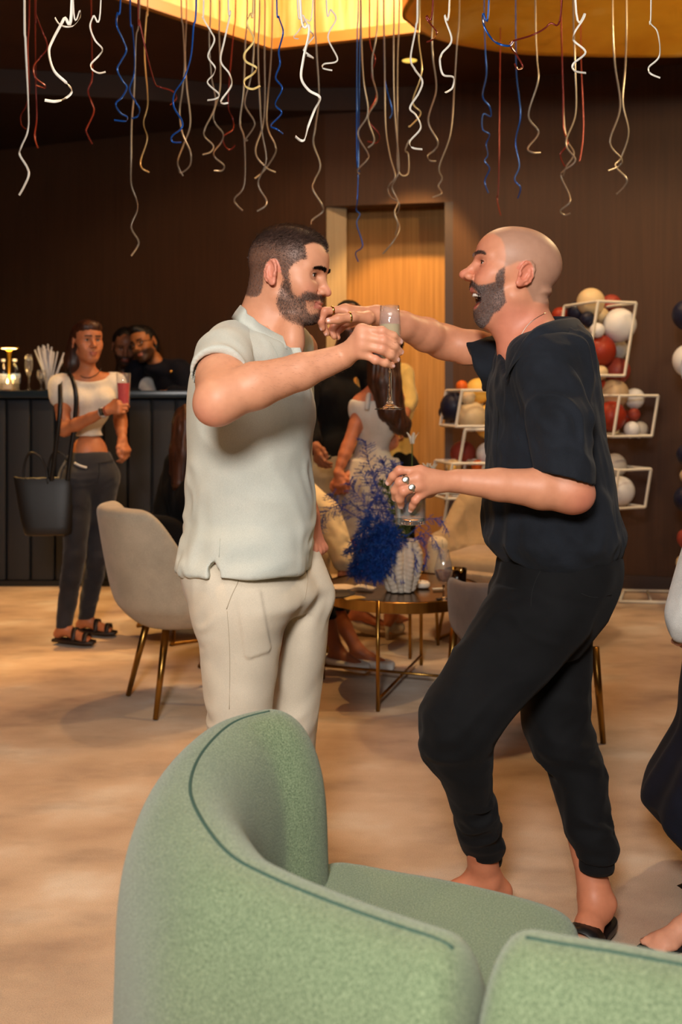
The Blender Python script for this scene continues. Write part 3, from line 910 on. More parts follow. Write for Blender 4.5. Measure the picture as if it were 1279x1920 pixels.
def struct(o): o['kind'] = 'structure'; return o
CEIL = 3.45
WALLPTS = [(-4.3, 8.75), (-.112, 7.10), (.78, 6.93), (3.7, 6.10)]
def room():
    struct(MB().box((-.3, 2.9, -.05), (4.6, 6.2, .05)).build('floor', M['carpet'], smooth=False))
    # back wall with a doorway
    def slab(name, a, b, z0, z1, m, t=.14, y_off=0.0):
        a = np.array(a); b = np.array(b); d = nrm(b - a); n = np.array((-d[1], d[0])); n = n if n[1] > 0 else -n
        p = [a + n * y_off, b + n * y_off, b + n * (t + y_off), a + n * (t + y_off)]
        return struct(MB().prism([tuple(x) for x in p], z0, z1).build(name, m, smooth=False))
    w = WALLPTS; top = 2.63
    slab('wall_back', w[0], w[1], 0, CEIL, M['wall']); slab('wall_back', w[2], w[3], 0, CEIL, M['wall']); slab('wall_back', w[1], w[2], top, CEIL, M['wall'])
    slab('baseboard_back', w[2], w[3], 0, .09, M['skirting'], .012, -.012); slab('baseboard_back', w[0], w[1], 0, .09, M['skirting'], .012, -.012)
    d = nrm(np.array(w[2]) - np.array(w[1])); n = np.array((-d[1], d[0])); L = np.linalg.norm(np.array(w[2]) - np.array(w[1]))
    o = np.array(w[1])
    slab('wall_alcove', o + d * -.02 + n * .34, o + d * (L + .02) + n * .34, 0, top + .3, M['veneer'], .06)
    slab('trim_door_pale', o + n * .02, o + d * .135 + n * .10, 0, top, M['board_pale'], .24)
    slab('trim_door_dark', o + d * (L - .058), o + d * L, 0, top, M['jamb'], .34)
    slab('ceiling_alcove', o + d * -.02 + n * .01, o + d * (L + .02) + n * .01, top + .25, top + .33, M['jamb'], .5)
    struct(MB().box((-4.45, 2.9, CEIL / 2), (.1, 6.2, CEIL / 2)).build('wall_left', M['wall'], smooth=False))
    struct(MB().box((3.75, 2.9, CEIL / 2), (.1, 6.2, CEIL / 2)).build('wall_right', M['wall'], smooth=False))
    struct(MB().box((-.3, -3.1, CEIL / 2), (4.3, .1, CEIL / 2)).build('wall_rear', M['wall'], smooth=False))
    # ceiling with a light well
    import bmesh
    hole = [(-.43, 6.23), (.40, 5.96), (1.35, 5.65), (1.35, 3.3), (-2.75, 3.3), (-2.75, 3.85)]
    outer = [(-4.5, -3.1), (3.8, -3.1), (3.8, 9.1), (-4.5, 9.1)]
    bm = bmesh.new(); es = []
    for lp in (outer, hole):
        vs = [bm.verts.new((x, y, CEIL)) for x, y in lp]; es += [bm.edges.new((vs[i], vs[(i + 1) % len(vs)])) for i in range(len(vs))]
    bmesh.ops.triangle_fill(bm, edges=es, use_beauty=True)
    r = bmesh.ops.extrude_face_region(bm, geom=bm.faces[:])
    for v in [e for e in r['geom'] if isinstance(e, bmesh.types.BMVert)]: v.co.z += .06
    bmesh.ops.recalc_face_normals(bm, faces=bm.faces[:])
    me = bpy.data.meshes.new('ceiling'); bm.to_mesh(me); bm.free(); me.materials.append(M['ceil'])
    struct(link(bpy.data.objects.new('ceiling', me)))
    H = hole
    for i in range(len(H)):
        a, b = np.array(H[i]), np.array(H[(i + 1) % len(H)]); dd = nrm(b - a); nn = np.array((-dd[1], dd[0]))
        c = np.array((-.6, 4.6)); nn = nn if np.dot(nn, (a + b) / 2 - c) > 0 else -nn
        p = [a - dd * .02 + nn * .02, b + dd * .02 + nn * .02, b + dd * .02 + nn * .1, a - dd * .02 + nn * .1]
        struct(MB().prism([tuple(x) for x in p], CEIL + .06, 4.5).build('wall_cove', M['cove'], smooth=False))
        p = [a - nn * .012, b - nn * .012, b + nn * .03, a + nn * .03]
        struct(MB().prism([tuple(x) for x in p], CEIL - .004, CEIL + .062).build('trim_cove_shade', M['cove_lip_shade'], smooth=False))
    struct(MB().box((-.6, 4.6, 4.54), (2.6, 1.9, .04)).build('ceiling_cove', M['cove'], smooth=False))
    # curved dropped soffit over the bar side
    line = catmull([(-4.3, 6.3), (-2.6, 6.55), (-1.4, 6.75), (-.5, 7.0), (.3, 6.99)], 8)
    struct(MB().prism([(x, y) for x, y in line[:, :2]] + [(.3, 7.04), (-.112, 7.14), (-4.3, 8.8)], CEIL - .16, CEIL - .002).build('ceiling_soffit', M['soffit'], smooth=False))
room()

# ---------------------------------------------------------------- the bar
M['bar_panel'] = mat('bar_panel_navy', srgb(36, 42, 52), .7, var=srgb(30, 34, 42), vs=200, bump=(420, .25, .001))
M['bar_top'] = mat('bar_counter', srgb(30, 44, 56), .25)
M['bar_dark'] = mat('bar_plinth', srgb(12, 12, 15), .6)
def bar():
    t = thing('bar_counter', 'dark navy bar counter with upright padded panels along the back wall', 'bar', (-2.0, 6.9, 0))
    x0, x1, Y = -3.55, -.62, 6.68; zt = 1.315
    MB().box(((x0 + x1) / 2, Y + .05 + .07, (zt - .05) / 2 + .02), ((x1 - x0) / 2 - .01, .07, (zt - .05) / 2 - .02)).build('carcass', M['bar_dark'], t, smooth=False)
    n = 18; w = (x1 - x0) / n
    for i in range(n):
        MB().box((x0 + w * (i + .5), Y + .025, (zt - .06) / 2 + .02), (w / 2 - .006, .025, (zt - .06) / 2 - .02)).build('panel', M['bar_panel'], t, bevel=.012)
    MB().box(((x0 + x1) / 2, Y + .02, .02), ((x1 - x0) / 2, .02, .018)).build('plinth', M['bar_dark'], t, smooth=False)
    MB().box(((x0 + x1) / 2, Y + .11, zt - .025), ((x1 - x0) / 2 + .02, .16, .025)).build('countertop', M['bar_top'], t, bevel=.004)
bar()
# ================================================================ the bearded man in the sage shirt
def man_sage():
    root = thing('person', 'bearded man with short dark hair in pale sage shirt holding up a champagne flute', 'person', (-.2, 2.38, 0))
    hc = W(538, 523, 2.39); y18 = math.radians(17)
    hR = frame_from((math.cos(y18), -math.sin(y18), -.165)); hs = (1.0, .98, .98); lf = .84
    # joints
    neck0, neck1 = W(516, 560, 2.395), W(500, 640, 2.385)
    fw = V3(math.cos(math.radians(-30)), math.sin(math.radians(-30)), 0); Rb = frame_from(fw); rt = Rb[:, 0]
    chest = W(472, 760, 2.40); pelvis = W(462, 1040, 2.40)
    shR = W(425, 655, 2.24); shL = W(560, 655, 2.56)
    elR = W(410, 751, 2.01); wrR = W(643, 669, 2.095)
    elL = W(530, 850, 2.62); wrL = W(580, 970, 2.47)
    hipR, knR, anR = W(445, 1075, 2.30), W(452, 1335, 2.30), W(452, 1690, 2.36)
    hipL, knL, anL = W(540, 1075, 2.46), W(552, 1335, 2.46), W(550, 1640, 2.50)
    fine = Sdf()
    add_head(fine, hc, hR, hs, mouth='smile', smile=1.0, nose=.86, slit=.0036, brow=1.2, lf=lf, droop=.003)
    fine.cap(neck0, neck1, .052, .060, k=.035)
    fine.ell(W(548, 640, 2.33), (.03, .03, .05), k=.04)
    fine.cap(W(502, 545, 2.40), W(472, 640, 2.40), .040, .055, k=.04)
    arm = Sdf()
    arm.poly([shR, shR * .4 + elR * .6, elR], [.060, .055, .048])
    arm.poly([elR, elR * .72 + wrR * .28 + V3(0, 0, .004), elR * .35 + wrR * .65, wrR], [.044, .0475, .037, .0262], k=.02)
    arm.ell(elR + V3(-.014, .0, -.018), (.024, .026, .022), k=.03)
    # the hand on the flute: back of the hand to the viewer, fingers across the front of the bowl
    Yg = 2.10
    mcp = [W(678, 619, 2.058), W(679, 632, 2.052), W(679, 647, 2.053), W(677, 661, 2.060)]
    fing = [[W(716, 621, 2.048), W(737, 630, 2.056), W(749, 640.5, 2.070)], [W(718, 639, 2.046), W(739, 649, 2.054), W(750.5, 660, 2.068)],
            [W(715, 655, 2.048), W(732, 665, 2.056), W(743, 674, 2.070)], [W(704, 675, 2.054), W(722, 681, 2.062), W(735, 686, 2.074)]]
    thumb = [W(668, 648, 2.105), W(696, 640, 2.135), W(718, 634, 2.142), W(738, 626, 2.135)]
    add_hand(arm, wrR, mcp, fing, thumb, rad=.0093, palm=.0125)
    lh = Sdf()
    lh.poly([elL, elL * .65 + wrL * .35, wrL], [.043, .044, .028])
    d = nrm(V3(.26, -.22, -.9)); mL, fL, tL = auto_hand(wrL, d, (.85, -.4, .25), (.45, -.9, .1), curl=(62, 60, 40), size=1.0, thumb_in=.6)
    add_hand(lh, wrL, mL, fL, tL)
    core = Sdf()
    add_torso(core, chest, Rb, pelvis, Rb, [shR + V3(.03, .03, 0), shL + V3(-.03, -.03, 0)], .93, neck=neck1)
    core.cap(neck0, neck1, .052, .058, k=.03)
    core.poly([shL, shL * .5 + elL * .5, elL], [.05, .046, .042])
    for h_, k_, a_ in ((hipR, knR, anR), (hipL, knL, anL)): add_leg(core, h_, k_, a_, .92)
    add_foot(core, anR, (.92, -.4, 0)); add_foot(core, anL, (.95, -.25, 0))
    parts = [fine.mesh(hc - (.16, .16, .19), hc + (.17, .16, .16), .0018)]
    lo, hi = W(345, 815, 1.93), W(765, 585, 2.0); parts.append(arm.mesh((lo[0], 1.90, lo[2]), (hi[0] + .03, 2.19, hi[2] + .03), .0021))
    parts.append(lh.mesh(np.minimum(elL, wrL) - (.06, .07, .20), np.maximum(elL, wrL) + (.1, .06, .06), .003))
    parts.append(core.mesh((-.62, 2.05, -.01), (.22, 2.75, 1.385), .013))
    nh = len(parts[0][0]); na = len(parts[1][0])
    v, f = join_np(parts); nr = vnormals(v, f)
    # complexion
    col = np.tile(SKIN_LIGHT, (len(v), 1)); q = head_local(v, hc, hR, hs, lf)
    red = np.array(srgb(222, 132, 116)); dark = np.array(srgb(64, 48, 43))
    isH = np.arange(len(v)) < nh
    ear = isH & (np.abs(q[:, 0]) > .071) & (((q[:, 1] + .010) / .021) ** 2 + ((q[:, 2] - .003) / .036) ** 2 < 1)
    col = paint(col, ear * .55, red)
    g = lambda c_, r: np.exp(-((q - np.asarray(c_)) ** 2).sum(1) / r ** 2) * isH
    ax = np.abs(q[:, 0]); qa = q.copy(); qa[:, 0] = ax
    ga = lambda c_, r: np.exp(-((qa - np.asarray(c_)) ** 2).sum(1) / r ** 2) * isH
    col = paint(col, .45 * ga((.042, .075, -.025), .022) + .5 * g((0, .115, -.018), .016), red)
    lip = isH & (q[:, 1] > .078) & (ax < .025) & (q[:, 2] < -.0485) & (q[:, 2] > -.0695)
    col = paint(col, lip * .7, srgb(188, 104, 96))
    hair_poly = [(613, 474), (606, 463), (598, 457), (585, 454), (571, 459), (573, 470), (575, 484), (562, 488), (549, 495), (542, 505), (538, 522), (533, 524), (527, 512), (520, 498), (510, 490), (501, 491), (495, 505), (494, 530), (490, 548), (482, 556), (470, 556), (440, 545), (440, 380), (660, 380), (660, 470)]
    beard_poly = [(533, 522), (541, 514), (544, 528), (546, 545), (556, 557), (563, 556), (568, 549), (577, 546), (590, 549), (602, 555), (612, 560), (612, 598), (598, 608), (568, 611), (543, 602), (528, 590), (519, 565), (524, 545)]
    bare = [(572, 562), (600, 561), (604, 572), (598, 586), (582, 590), (574, 578)]
    hm = side_mask(v, hc, hR, 1, hair_poly, 2.5) * isH * (~ear)
    bm = side_mask(v, hc, hR, 1, beard_poly, 5.0) * isH * (~lip) * (1 - .85 * side_mask(v, hc, hR, 1, bare, 2.5)) * (q[:, 1] > -.03)
    col = paint(col, hm * (.76 + .18 * sstep(.04, .09, q[:, 2])), dark); col = paint(col, bm * .66, np.array(srgb(104, 76, 64)))
    dark_eye = ga((.0305, .083, .0165), .010); col = paint(col, .55 * dark_eye, srgb(120, 78, 66))
    kn = sum(np.exp(-((v - np.asarray(p)) ** 2).sum(1) / .011 ** 2) for p in [m for m in mcp] + [x[0] for x in fing])
    col = paint(col, .45 * np.clip(kn, 0, 1), red)
    col = paint(col, .6 * np.exp(-((v - (elR + V3(-.02, -.01, -.03))) ** 2).sum(1) / .035 ** 2), red)
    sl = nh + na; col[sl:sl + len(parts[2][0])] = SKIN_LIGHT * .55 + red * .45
    body = obj_np('body', v, f, M['skin'], root, col=col)
    add_eyes(root, hc, hR, hs, (.0, .97, -.05))
    add_brows(root, v[:nh], nr[:nh], q[:nh], hR, M['hair_black'], 1.08, zc=.0312, n=800)
    # hair: clipped sides, longer top
    hv, hn = v[:nh], nr[:nh]; hq = q[:nh]
    top = sstep(.055, .10, hq[:, 2])
    lean = lambda p: (np.stack([np.zeros(len(p)), .75 + 0 * p[:, 0], .15 - 1.6 * np.clip((hc[2] + .05 - p[:, 2]) / .1, 0, 1)], 1)) @ hR.T
    strands('hair', hv, hn, (hm[:nh] ** 1.5) * (.35 + top), 12000, lambda p: .005 + .010 * sstep(hc[2] + .05, hc[2] + .10, p[:, 2]), lean, M['hair_dark'], root, .00036, 2, .35, .55)
    strands('hair', hv, hn, (hm[:nh] ** 2) * (1 - top), 9000, .0050, lean, M['hair_grey'], root, .0003, 9, .3, .4)['label'] = 'closely clipped greying side hair'
    blean = lambda p: np.tile(hR @ nrm((0, .25, -1)), (len(p), 1))
    strands('beard', hv, hn, bm[:nh] ** 1.3, 14000, .0045, blean, M['beard'], root, .0003, 4, .5, .5)
    am = np.zeros(nh + na); q_ = v[nh:nh + na]; am[nh:] = sstep(.05, .12, np.linalg.norm(q_ - elR, axis=1)) * sstep(.03, .08, np.linalg.norm(q_ - mcp[1], axis=1))
    strands('arm_hair', v[:nh + na], nr[:nh + na], am, 1500, .010, lambda p: np.tile(nrm(wrR - elR) + V3(0, 0, -.5), (len(p), 1)), M['arm_hair'], root, .00011, 6, .6, .25)
    add_nails(root, fing, thumb, [V3(.45, -.85, .35)] * 5, which=(0, 1, 2, 3))
    # shirt
    sh = Sdf(); yaw = -30
    rows = [(603, 462, 546, 2.385, .062), (618, 430, 552, 2.385, .10), (640, 398, 560, 2.385, .155), (670, 372, 567, 2.39, .19), (705, 360, 577, 2.40, .195), (745, 354, 589, 2.40, .185), (778, 353, 593, 2.40, .175),
            (830, 353, 585, 2.40, .165), (880, 353, 586, 2.40, .16), (930, 352, 590, 2.40, .162), (970, 350, 590, 2.40, .165), (1000, 346, 587, 2.39, .178), (1030, 340, 584, 2.385, .184), (1050, 336, 582, 2.38, .188), (1085, 336, 579, 2.38, .188)]
    loft(sh, sil_rows(rows, 1.3, yaw), 0, k=.02, n=2.25)
    slv = W(409, 690, 2.115); u = nrm(elR - shR); hem = W(409, 705, 2.10)
    sh.poly([shR + V3(.02, .03, -.004), shR * .5 + slv * .5 + V3(.008, 0, .0)], [.066, .055], k=.06)
    sh.poly([shL + V3(-.03, -.03, 0), shL * .4 + elL * .6], [.07, .066], k=.05)
    sh.cap(W(522, 560, 2.39), W(505, 640, 2.378), .064, .066, k=.006, mode='s'); sh.fn(lambda P: np.maximum(-((P - W(488, 622, 2.38).astype(np.float32)) @ np.array((.48, 0, .877), np.float32)), P[:, 1] - 2.43), k=.004, mode='s')
    sh.half(W(460, 1064, 2.40), (.0, -.05, -1), k=.003)
    sh.fn(lambda P: np.maximum(np.abs((P[:, 0] - W(411, 1045, 2.3)[0]) + 0 * P[:, 0]) * 1.0 - np.clip((W(411, 1046, 2.25)[2] - P[:, 2]) * .75, -.01, .014), P[:, 1] - 2.40), k=.003, mode='s')
    sv, sf = join_np([sh.mesh((-.62, 1.95, .80), (.12, 2.80, 1.50), .0052), sleeve([shR + V3(.012, .02, 0), shR * .5 + slv * .5 + V3(.004, 0, .002), slv + u * .05], [.067, .0625, .0585], hem, u, .0540)])
    px = to_px(sv)
    def amp(v_, n_):
        t = sstep(760, 1000, px[:, 1]); a = .0050 * folds(v_, (.85, -.2, -.55), 22, 5, 1) * (.25 + t) + .0045 * folds(v_, (.95, -.1, .35), 17, 4, 8) * t
        a += .006 * folds(v_, (.6, .1, -.8), 26, 4, 3) * np.exp(-((px - (450, 690)) ** 2).sum(1) / 60 ** 2)
        a += .005 * folds(v_, (.3, .1, -1), 24, 5, 13) * sstep(420, 350, px[:, 0]) * sstep(820, 900, px[:, 1])
        return a
    sv = disp(sv, sf, amp)
    shirt = obj_np('shirt', sv, sf, M['shirt_sage'], root)
    # stand collar: a band round the neck, open at the throat
    cn = snap([(441, 600), (466, 617), (503, 640), (537, 654)], sv, 5, -.004, 1)
    cp = [cn[3], cn[2], cn[1], cn[0] + V3(0, .02, 0), W(438, 595, 2.42), W(462, 602, 2.475), W(505, 622, 2.48), W(545, 640, 2.44), W(560, 652, 2.38)]
    collar_ring('collar', cp, .029, .0035, M['shirt_sage'], shirt, flare=-.020)
    ct = [W(547, 622, 2.40), W(556, 627, 2.385), W(566, 641, 2.37), W(562, 646, 2.36), W(553, 656, 2.35), W(545, 652, 2.36)]
    MB().add([p for p in ct] + [p + V3(-.003, .005, 0) for p in ct], [tuple(range(6)), tuple(range(11, 5, -1))] + [(i, (i + 1) % 6, 6 + (i + 1) % 6, 6 + i) for i in range(6)]).build('collar_tip', M['shirt_sage'], shirt, bevel=.0012)
    for x_ in ([(541, 654), (548, 668), (556, 690)], [(413, 1010), (411, 1045)], [(505, 640), (520, 665), (523, 690)]): seam('stitching', x_, sv, M['shirt_seam'], shirt, .0009)
    MB().grid([[p + V3(-.010, .004, 0), p + V3(-.008, -.004, 0), p + V3(.012, -.006, 0), p + V3(.014, .004, 0)] for p in snap([(552, 652), (558, 672), (566, 698)], sv, 6, .002)]).build('placket', M['shirt_sage'], shirt)
    MB().sphere(snap([(556, 662), (557, 664)], sv, 6, .009)[0], (.0055, .003, .0055), 12, 8).build('button', M['nail'], shirt)['label'] = 'pale shirt button'
    # hem and sleeve stitching as narrow raised bands
    # trousers
    tr = Sdf()
    hip = [(1030, 352, 566, 2.40, .13), (1050, 340, 574, 2.40, .14), (1080, 341, 588, 2.40, .15), (1110, 348, 598, 2.40, .15), (1140, 362, 596, 2.42, .13)]
    loft(tr, sil_rows(hip, 1, 0), 0, k=.02, n=2.3)
    lr = [(1045, 342, 500, 2.33, .09), (1080, 340, 545, 2.32, .11), (1124, 353, 566, 2.31, .115), (1150, 360, 551, 2.31, .115), (1180, 369, 534, 2.31, .11), (1210, 377, 528, 2.31, .105), (1250, 382, 521, 2.31, .10), (1300, 387, 513, 2.31, .095), (1345, 391, 508, 2.31, .09), (1400, 395, 500, 2.32, .085), (1500, 398, 498, 2.34, .08), (1600, 405, 500, 2.35, .074), (1715, 410, 500, 2.36, .07)]
    loft(tr, sil_rows(lr, 1, 0), 0, k=.012, n=2.15)
    ll = [(1040, 480, 585, 2.46, .10), (1080, 490, 606, 2.46, .11), (1122, 515, 618, 2.46, .11), (1160, 527, 617, 2.46, .108), (1200, 524, 614, 2.46, .104), (1250, 517, 607, 2.46, .10), (1300, 512, 601, 2.46, .096), (1345, 509, 597, 2.46, .09), (1400, 508, 590, 2.47, .085), (1500, 507, 590, 2.48, .08), (1600, 508, 588, 2.49, .074), (1670, 510, 588, 2.50, .07)]
    loft(tr, sil_rows(ll, 1, 0), 0, k=.010, n=2.15)
    tr.cap(W(575, 1035, 2.44), W(590, 1110, 2.42), .030, .045, k=.04)
    tv, tf = tr.mesh((-.58, 2.1, .04), (.16, 2.72, .99), .0046)
    tp = to_px(tv)
    def ampt(v_, n_):
        g_ = lambda x, y, r: np.exp(-((tp - (x, y)) ** 2).sum(1) / r ** 2)
        ph = sstep(2, -4, poly_sd(tp, [(443, 1118), (489, 1106), (508, 1214), (504, 1223), (466, 1236), (458, 1231)])) * (n_[:, 1] < -.1)
        a = .0075 * folds(v_, (.8, 0, .45), 24, 4, 2) * sstep(430, 360, tp[:, 0]) * sstep(1120, 1180, tp[:, 1])
        a += .008 * folds(v_, (.45, 0, -.9), 28, 4, 6) * g_(420, 1110, 48) + .008 * folds(v_, (.9, 0, .4), 22, 3, 12) * g_(595, 1130, 40)
        a += .0045 * folds(v_, (.9, .2, .25), 17, 3, 21) * sstep(1180, 1300, tp[:, 1])
        return a * (1 - .9 * ph) + .0050 * ph
    tv = disp(tv, tf, ampt)
    pants = obj_np('trousers', tv, tf, M['chino'], root)
    seam('pocket_seam', [(450, 1066), (447, 1090), (435, 1115), (425, 1142)], tv, M['chino_seam'], pants, .0012)
    seam('pocket_seam', [(575, 1062), (577, 1085), (574, 1110), (571, 1124)], tv, M['chino_seam'], pants, .0010)
    seam('side_seam', [(426, 1146), (430, 1200), (431, 1260), (430, 1330)], tv, M['chino_seam'], pants, .0008)
    for a_, d_ in ((anR, V3(.92, -.4, 0)), (anL, V3(.95, -.25, 0))):
        S = Sdf(); add_foot(S, a_ + V3(0, 0, .004), d_, 1.10); S.cap(a_ - (0, 0, .01), a_ + V3(0, 0, .03), .046, .045, k=.02); S.ell(a_ + nrm(d_) * .13 + V3(0, 0, -.035), (.044, .05, .028), frame_from(d_), k=.02)
        S.cap(a_ - nrm(d_) * .035 + V3(0, 0, -.055), a_ + nrm(d_) * .14 + V3(0, 0, -.055), .040, .047, k=.01); S.half((0, 0, .0), (0, 0, -1)); S.half(a_ + V3(0, 0, .035), (0, 0, 1))
        obj_np('shoe', *S.mesh(a_ - (.2, .2, .11), a_ + V3(.24, .2, .06), .006), M['sneaker'], root)
    return dict(flute=W(731, 640, Yg))
M['arm_hair'] = mat('arm_hair', srgb(150, 104, 76), .6)
M['shirt_seam'] = mat('shirt_seam', srgb(172, 176, 166), .9)
M['chino_seam'] = mat('chino_seam', srgb(176, 162, 140), .9)
M['sneaker'] = mat('white_sneaker', srgb(226, 222, 214), .5)
man_sage()
# ================================================================ the laughing man in black linen
def man_black():
    root = thing('person', 'laughing shaven-headed man in black linen shirt and black joggers holding a tumbler', 'person', (.5, 2.38, 0))
    hc = W(961, 524, 2.40); hs = (1.0, 1.06, 1.0)
    hR = frame_from((-.97, -.03, .235))
    fw = V3(-math.cos(math.radians(14)), -math.sin(math.radians(14)), 0); Rb = frame_from(fw)
    chest = W(1020, 760, 2.41); pelvis = W(1050, 1050, 2.41)
    shL = W(1022, 684, 2.245); elL = W(1070, 921, 2.17); wrL = W(860, 902, 2.175)
    shR = W(980, 676, 2.57); elR = W(832, 641, 2.60); wrR = W(708, 591, 2.43)
    hipL, knL, anL = W(1055, 1100, 2.32), W(858, 1365, 2.25), W(912, 1648, 2.41)
    hipR, knR, anR = W(1060, 1100, 2.49), W(1050, 1385, 2.42), W(1120, 1690, 2.345)
    neck0, neck1 = W(976, 548, 2.40), W(998, 660, 2.41)
    fine = Sdf()
    add_head(fine, hc, hR, hs, mouth='open', mb=.013, chin=(.040, -.104), lowlip=(.060, -.084), slit=.0024, smile=1.0, nose=.96, lips=1.0)
    fine.cap(neck0, neck1, .056, .062, k=.03)
    fine.cap(W(938, 592, 2.40), W(966, 650, 2.40), .026, .032, k=.05)
    fine.ell(W(1013, 549, 2.40), (.026, .045, .012), k=.012); fine.ell(W(1006, 569, 2.40), (.026, .045, .012), k=.012)
    fine.cap(W(1000, 640, 2.40), W(1030, 650, 2.30), .052, .036, k=.04); fine.cap(W(1000, 640, 2.42), W(1015, 655, 2.52), .052, .036, k=.04)
    fine.ell(W(992, 720, 2.41), (.072, .15, .10), k=.05)
    for s_ in (-1, 1): fine.cap(W(972, 560, 2.40 + s_ * .045), W(955, 655, 2.40 + s_ * .012), .012, .010, k=.03)
    armL = Sdf()
    armL.poly([shL, shL * .4 + elL * .6, elL], [.056, .050, .046])
    armL.poly([elL, elL * .74 + wrL * .26, elL * .36 + wrL * .64, wrL], [.0445, .0445, .0345, .0262], k=.02)
    armL.ell(elL + V3(.018, .004, -.012), (.026, .024, .024), k=.03)
    mcpL = [W(789, 884, 2.150), W(783, 896, 2.138), W(786, 910, 2.138), W(793, 922, 2.148)]
    finL = [[W(749, 882, 2.150), W(737, 893, 2.158), W(729, 905, 2.170)], [W(750, 904, 2.134), W(741, 920, 2.146), W(741, 934, 2.162)],
            [W(757, 921, 2.132), W(750, 936, 2.146), W(752, 948, 2.162)], [W(779, 938, 2.142), W(774, 948, 2.152), W(771, 956, 2.160)]]
    thL = [W(832, 908, 2.195), W(806, 922, 2.235), W(786, 930, 2.262), W(768, 935, 2.262)]
    add_hand(armL, wrL, mcpL, finL, thL, rad=.0093, palm=.0125)
    armR = Sdf()
    armR.poly([shR, shR * .4 + elR * .6, elR], [.054, .048, .043])
    armR.poly([elR, elR * .72 + wrR * .28, elR * .36 + wrR * .64, wrR], [.043, .043, .034, .0255], k=.02)
    mcpR = [W(648, 580, 2.395), W(650, 584, 2.415), W(654, 592, 2.435), W(660, 601, 2.45)]
    finR = [[W(609, 584, 2.375), W(602, 602, 2.378), W(605, 615, 2.385)], [W(612, 590, 2.402), W(605, 611, 2.400), W(613, 625, 2.398)],
            [W(628, 608, 2.425), W(621, 622, 2.418), W(627, 631, 2.412)], [W(638, 617, 2.44), W(630, 626, 2.435), W(634, 633, 2.428)]]
    thR = [W(690, 597, 2.400), W(661, 594, 2.368), W(634, 598, 2.352), W(616, 602, 2.350)]
    add_hand(armR, wrR, mcpR, finR, thR, rad=.0093, palm=.0125)
    core = Sdf()
    add_torso(core, chest, Rb, pelvis, Rb, [shL + V3(0, .03, 0), shR + V3(0, -.03, 0)], .80, neck=neck1)
    add_leg(core, hipL, knL, anL, .70); add_leg(core, hipR, knR + V3(.012, 0, 0), anR, .70)
    feet = Sdf()
    dL, dR = nrm(V3(-.97, -.22, 0)), nrm(V3(-.50, -.86, 0))
    for a_, k_, d_ in ((anL, knL, dL), (anR, knR, dR)):
        feet.poly([k_ * .4 + a_ * .6, k_ * .12 + a_ * .88, a_ + V3(0, 0, -.01)], [.036, .035, .037]); add_foot(feet, a_, d_, 1.02)
        for q in (-1, 1): feet.ell(a_ + np.cross(d_, (0, 0, 1)) * q * .030 + V3(0, 0, .004), (.014, .012, .014), k=.015)
    parts = [fine.mesh((hc[0] - .16, 2.2, 1.345), hc + (.20, .20, .17), .0020),
             armL.mesh((.05, 2.06, .93), (.62, 2.32, 1.20), .0020), armR.mesh((-.09, 2.30, 1.36), (.40, 2.70, 1.58), .0020),
             feet.mesh((.05, 2.0, -.01), (.75, 2.6, .32), .003), core.mesh((.1, 2.1, .20), (.85, 2.75, 1.35), .013)]
    n0 = np.cumsum([0] + [len(p[0]) for p in parts]); nh = n0[1]
    v, f = join_np(parts); nr = vnormals(v, f); q = head_local(v, hc, hR, hs); ax = np.abs(q[:, 0]); qa = q.copy(); qa[:, 0] = ax
    isH = np.arange(len(v)) < nh
    col = np.tile(np.array(srgb(214, 148, 114)), (len(v), 1)); red = np.array(srgb(216, 118, 98))
    px = to_px(v)
    ear = isH & (ax > .071) & (((q[:, 1] + .010) / .021) ** 2 + ((q[:, 2] - .003) / .036) ** 2 < 1)
    col = paint(col, ear * .55, red)
    col = paint(col, .55 * isH * sstep(-.03, -.09, q[:, 2]) * sstep(.06, .0, q[:, 1]), srgb(216, 128, 106))
    ga = lambda c_, r: np.exp(-((qa - np.asarray(c_)) ** 2).sum(1) / r ** 2) * isH
    col = paint(col, .55 * ga((.04, .07, -.012), .03) + .6 * ga((0, .114, -.018), .016) + .35 * ga((.0, .085, .06), .05), red)
    scalp = [(904, 440), (927, 438), (940, 447), (946, 460), (949, 480), (946, 500), (957, 497), (972, 490), (986, 491), (992, 510), (986, 535), (1000, 565), (1032, 572), (1070, 560), (1080, 380), (895, 380)]
    beard = [(947, 500), (936, 506), (931, 516), (929, 528), (914, 533), (897, 535), (886, 526), (880, 528), (884, 537), (893, 543), (897, 553), (901, 562), (899, 573), (889, 581), (884, 590), (886, 602), (905, 616), (917, 603), (925, 588), (938, 580), (949, 566), (945, 542), (946, 520)]
    sm = side_mask(v, hc, hR, -1, scalp, 3) * isH * (~ear); bm = side_mask(v, hc, hR, -1, beard, 2.5) * isH
    dcav = ((q - np.array((0, .071, -.068))) / np.array((.034, .032, .0185))); cav = isH & ((dcav ** 2).sum(1) < 1.12) & (q[:, 1] < .0735) & (np.abs(nr @ hR[:, 0]) < .8)
    lipU = isH & (q[:, 1] > .070) & (ax < .022) & (q[:, 2] < -.044) & (q[:, 2] > -.056); lipL = isH & (q[:, 1] > .048) & (ax < .020) & (q[:, 2] < -.073) & (q[:, 2] > -.0905)
    bm = bm * (~lipL) * (~lipU)
    col = paint(col, sm * .62, srgb(158, 132, 114)); col = paint(col, bm * .84, srgb(92, 72, 66))
    col = paint(col, (lipU | lipL) * .75, srgb(190, 96, 92)); col = paint(col, cav * .85, srgb(120, 44, 42))
    col = paint(col, .4 * ga((.0305, .083, .0165), .010), srgb(140, 84, 70))
    kn = sum(np.exp(-((v - np.asarray(p)) ** 2).sum(1) / .011 ** 2) for p in mcpL + [x[0] for x in finL] + [x[0] for x in finR] + [x[1] for x in finR])
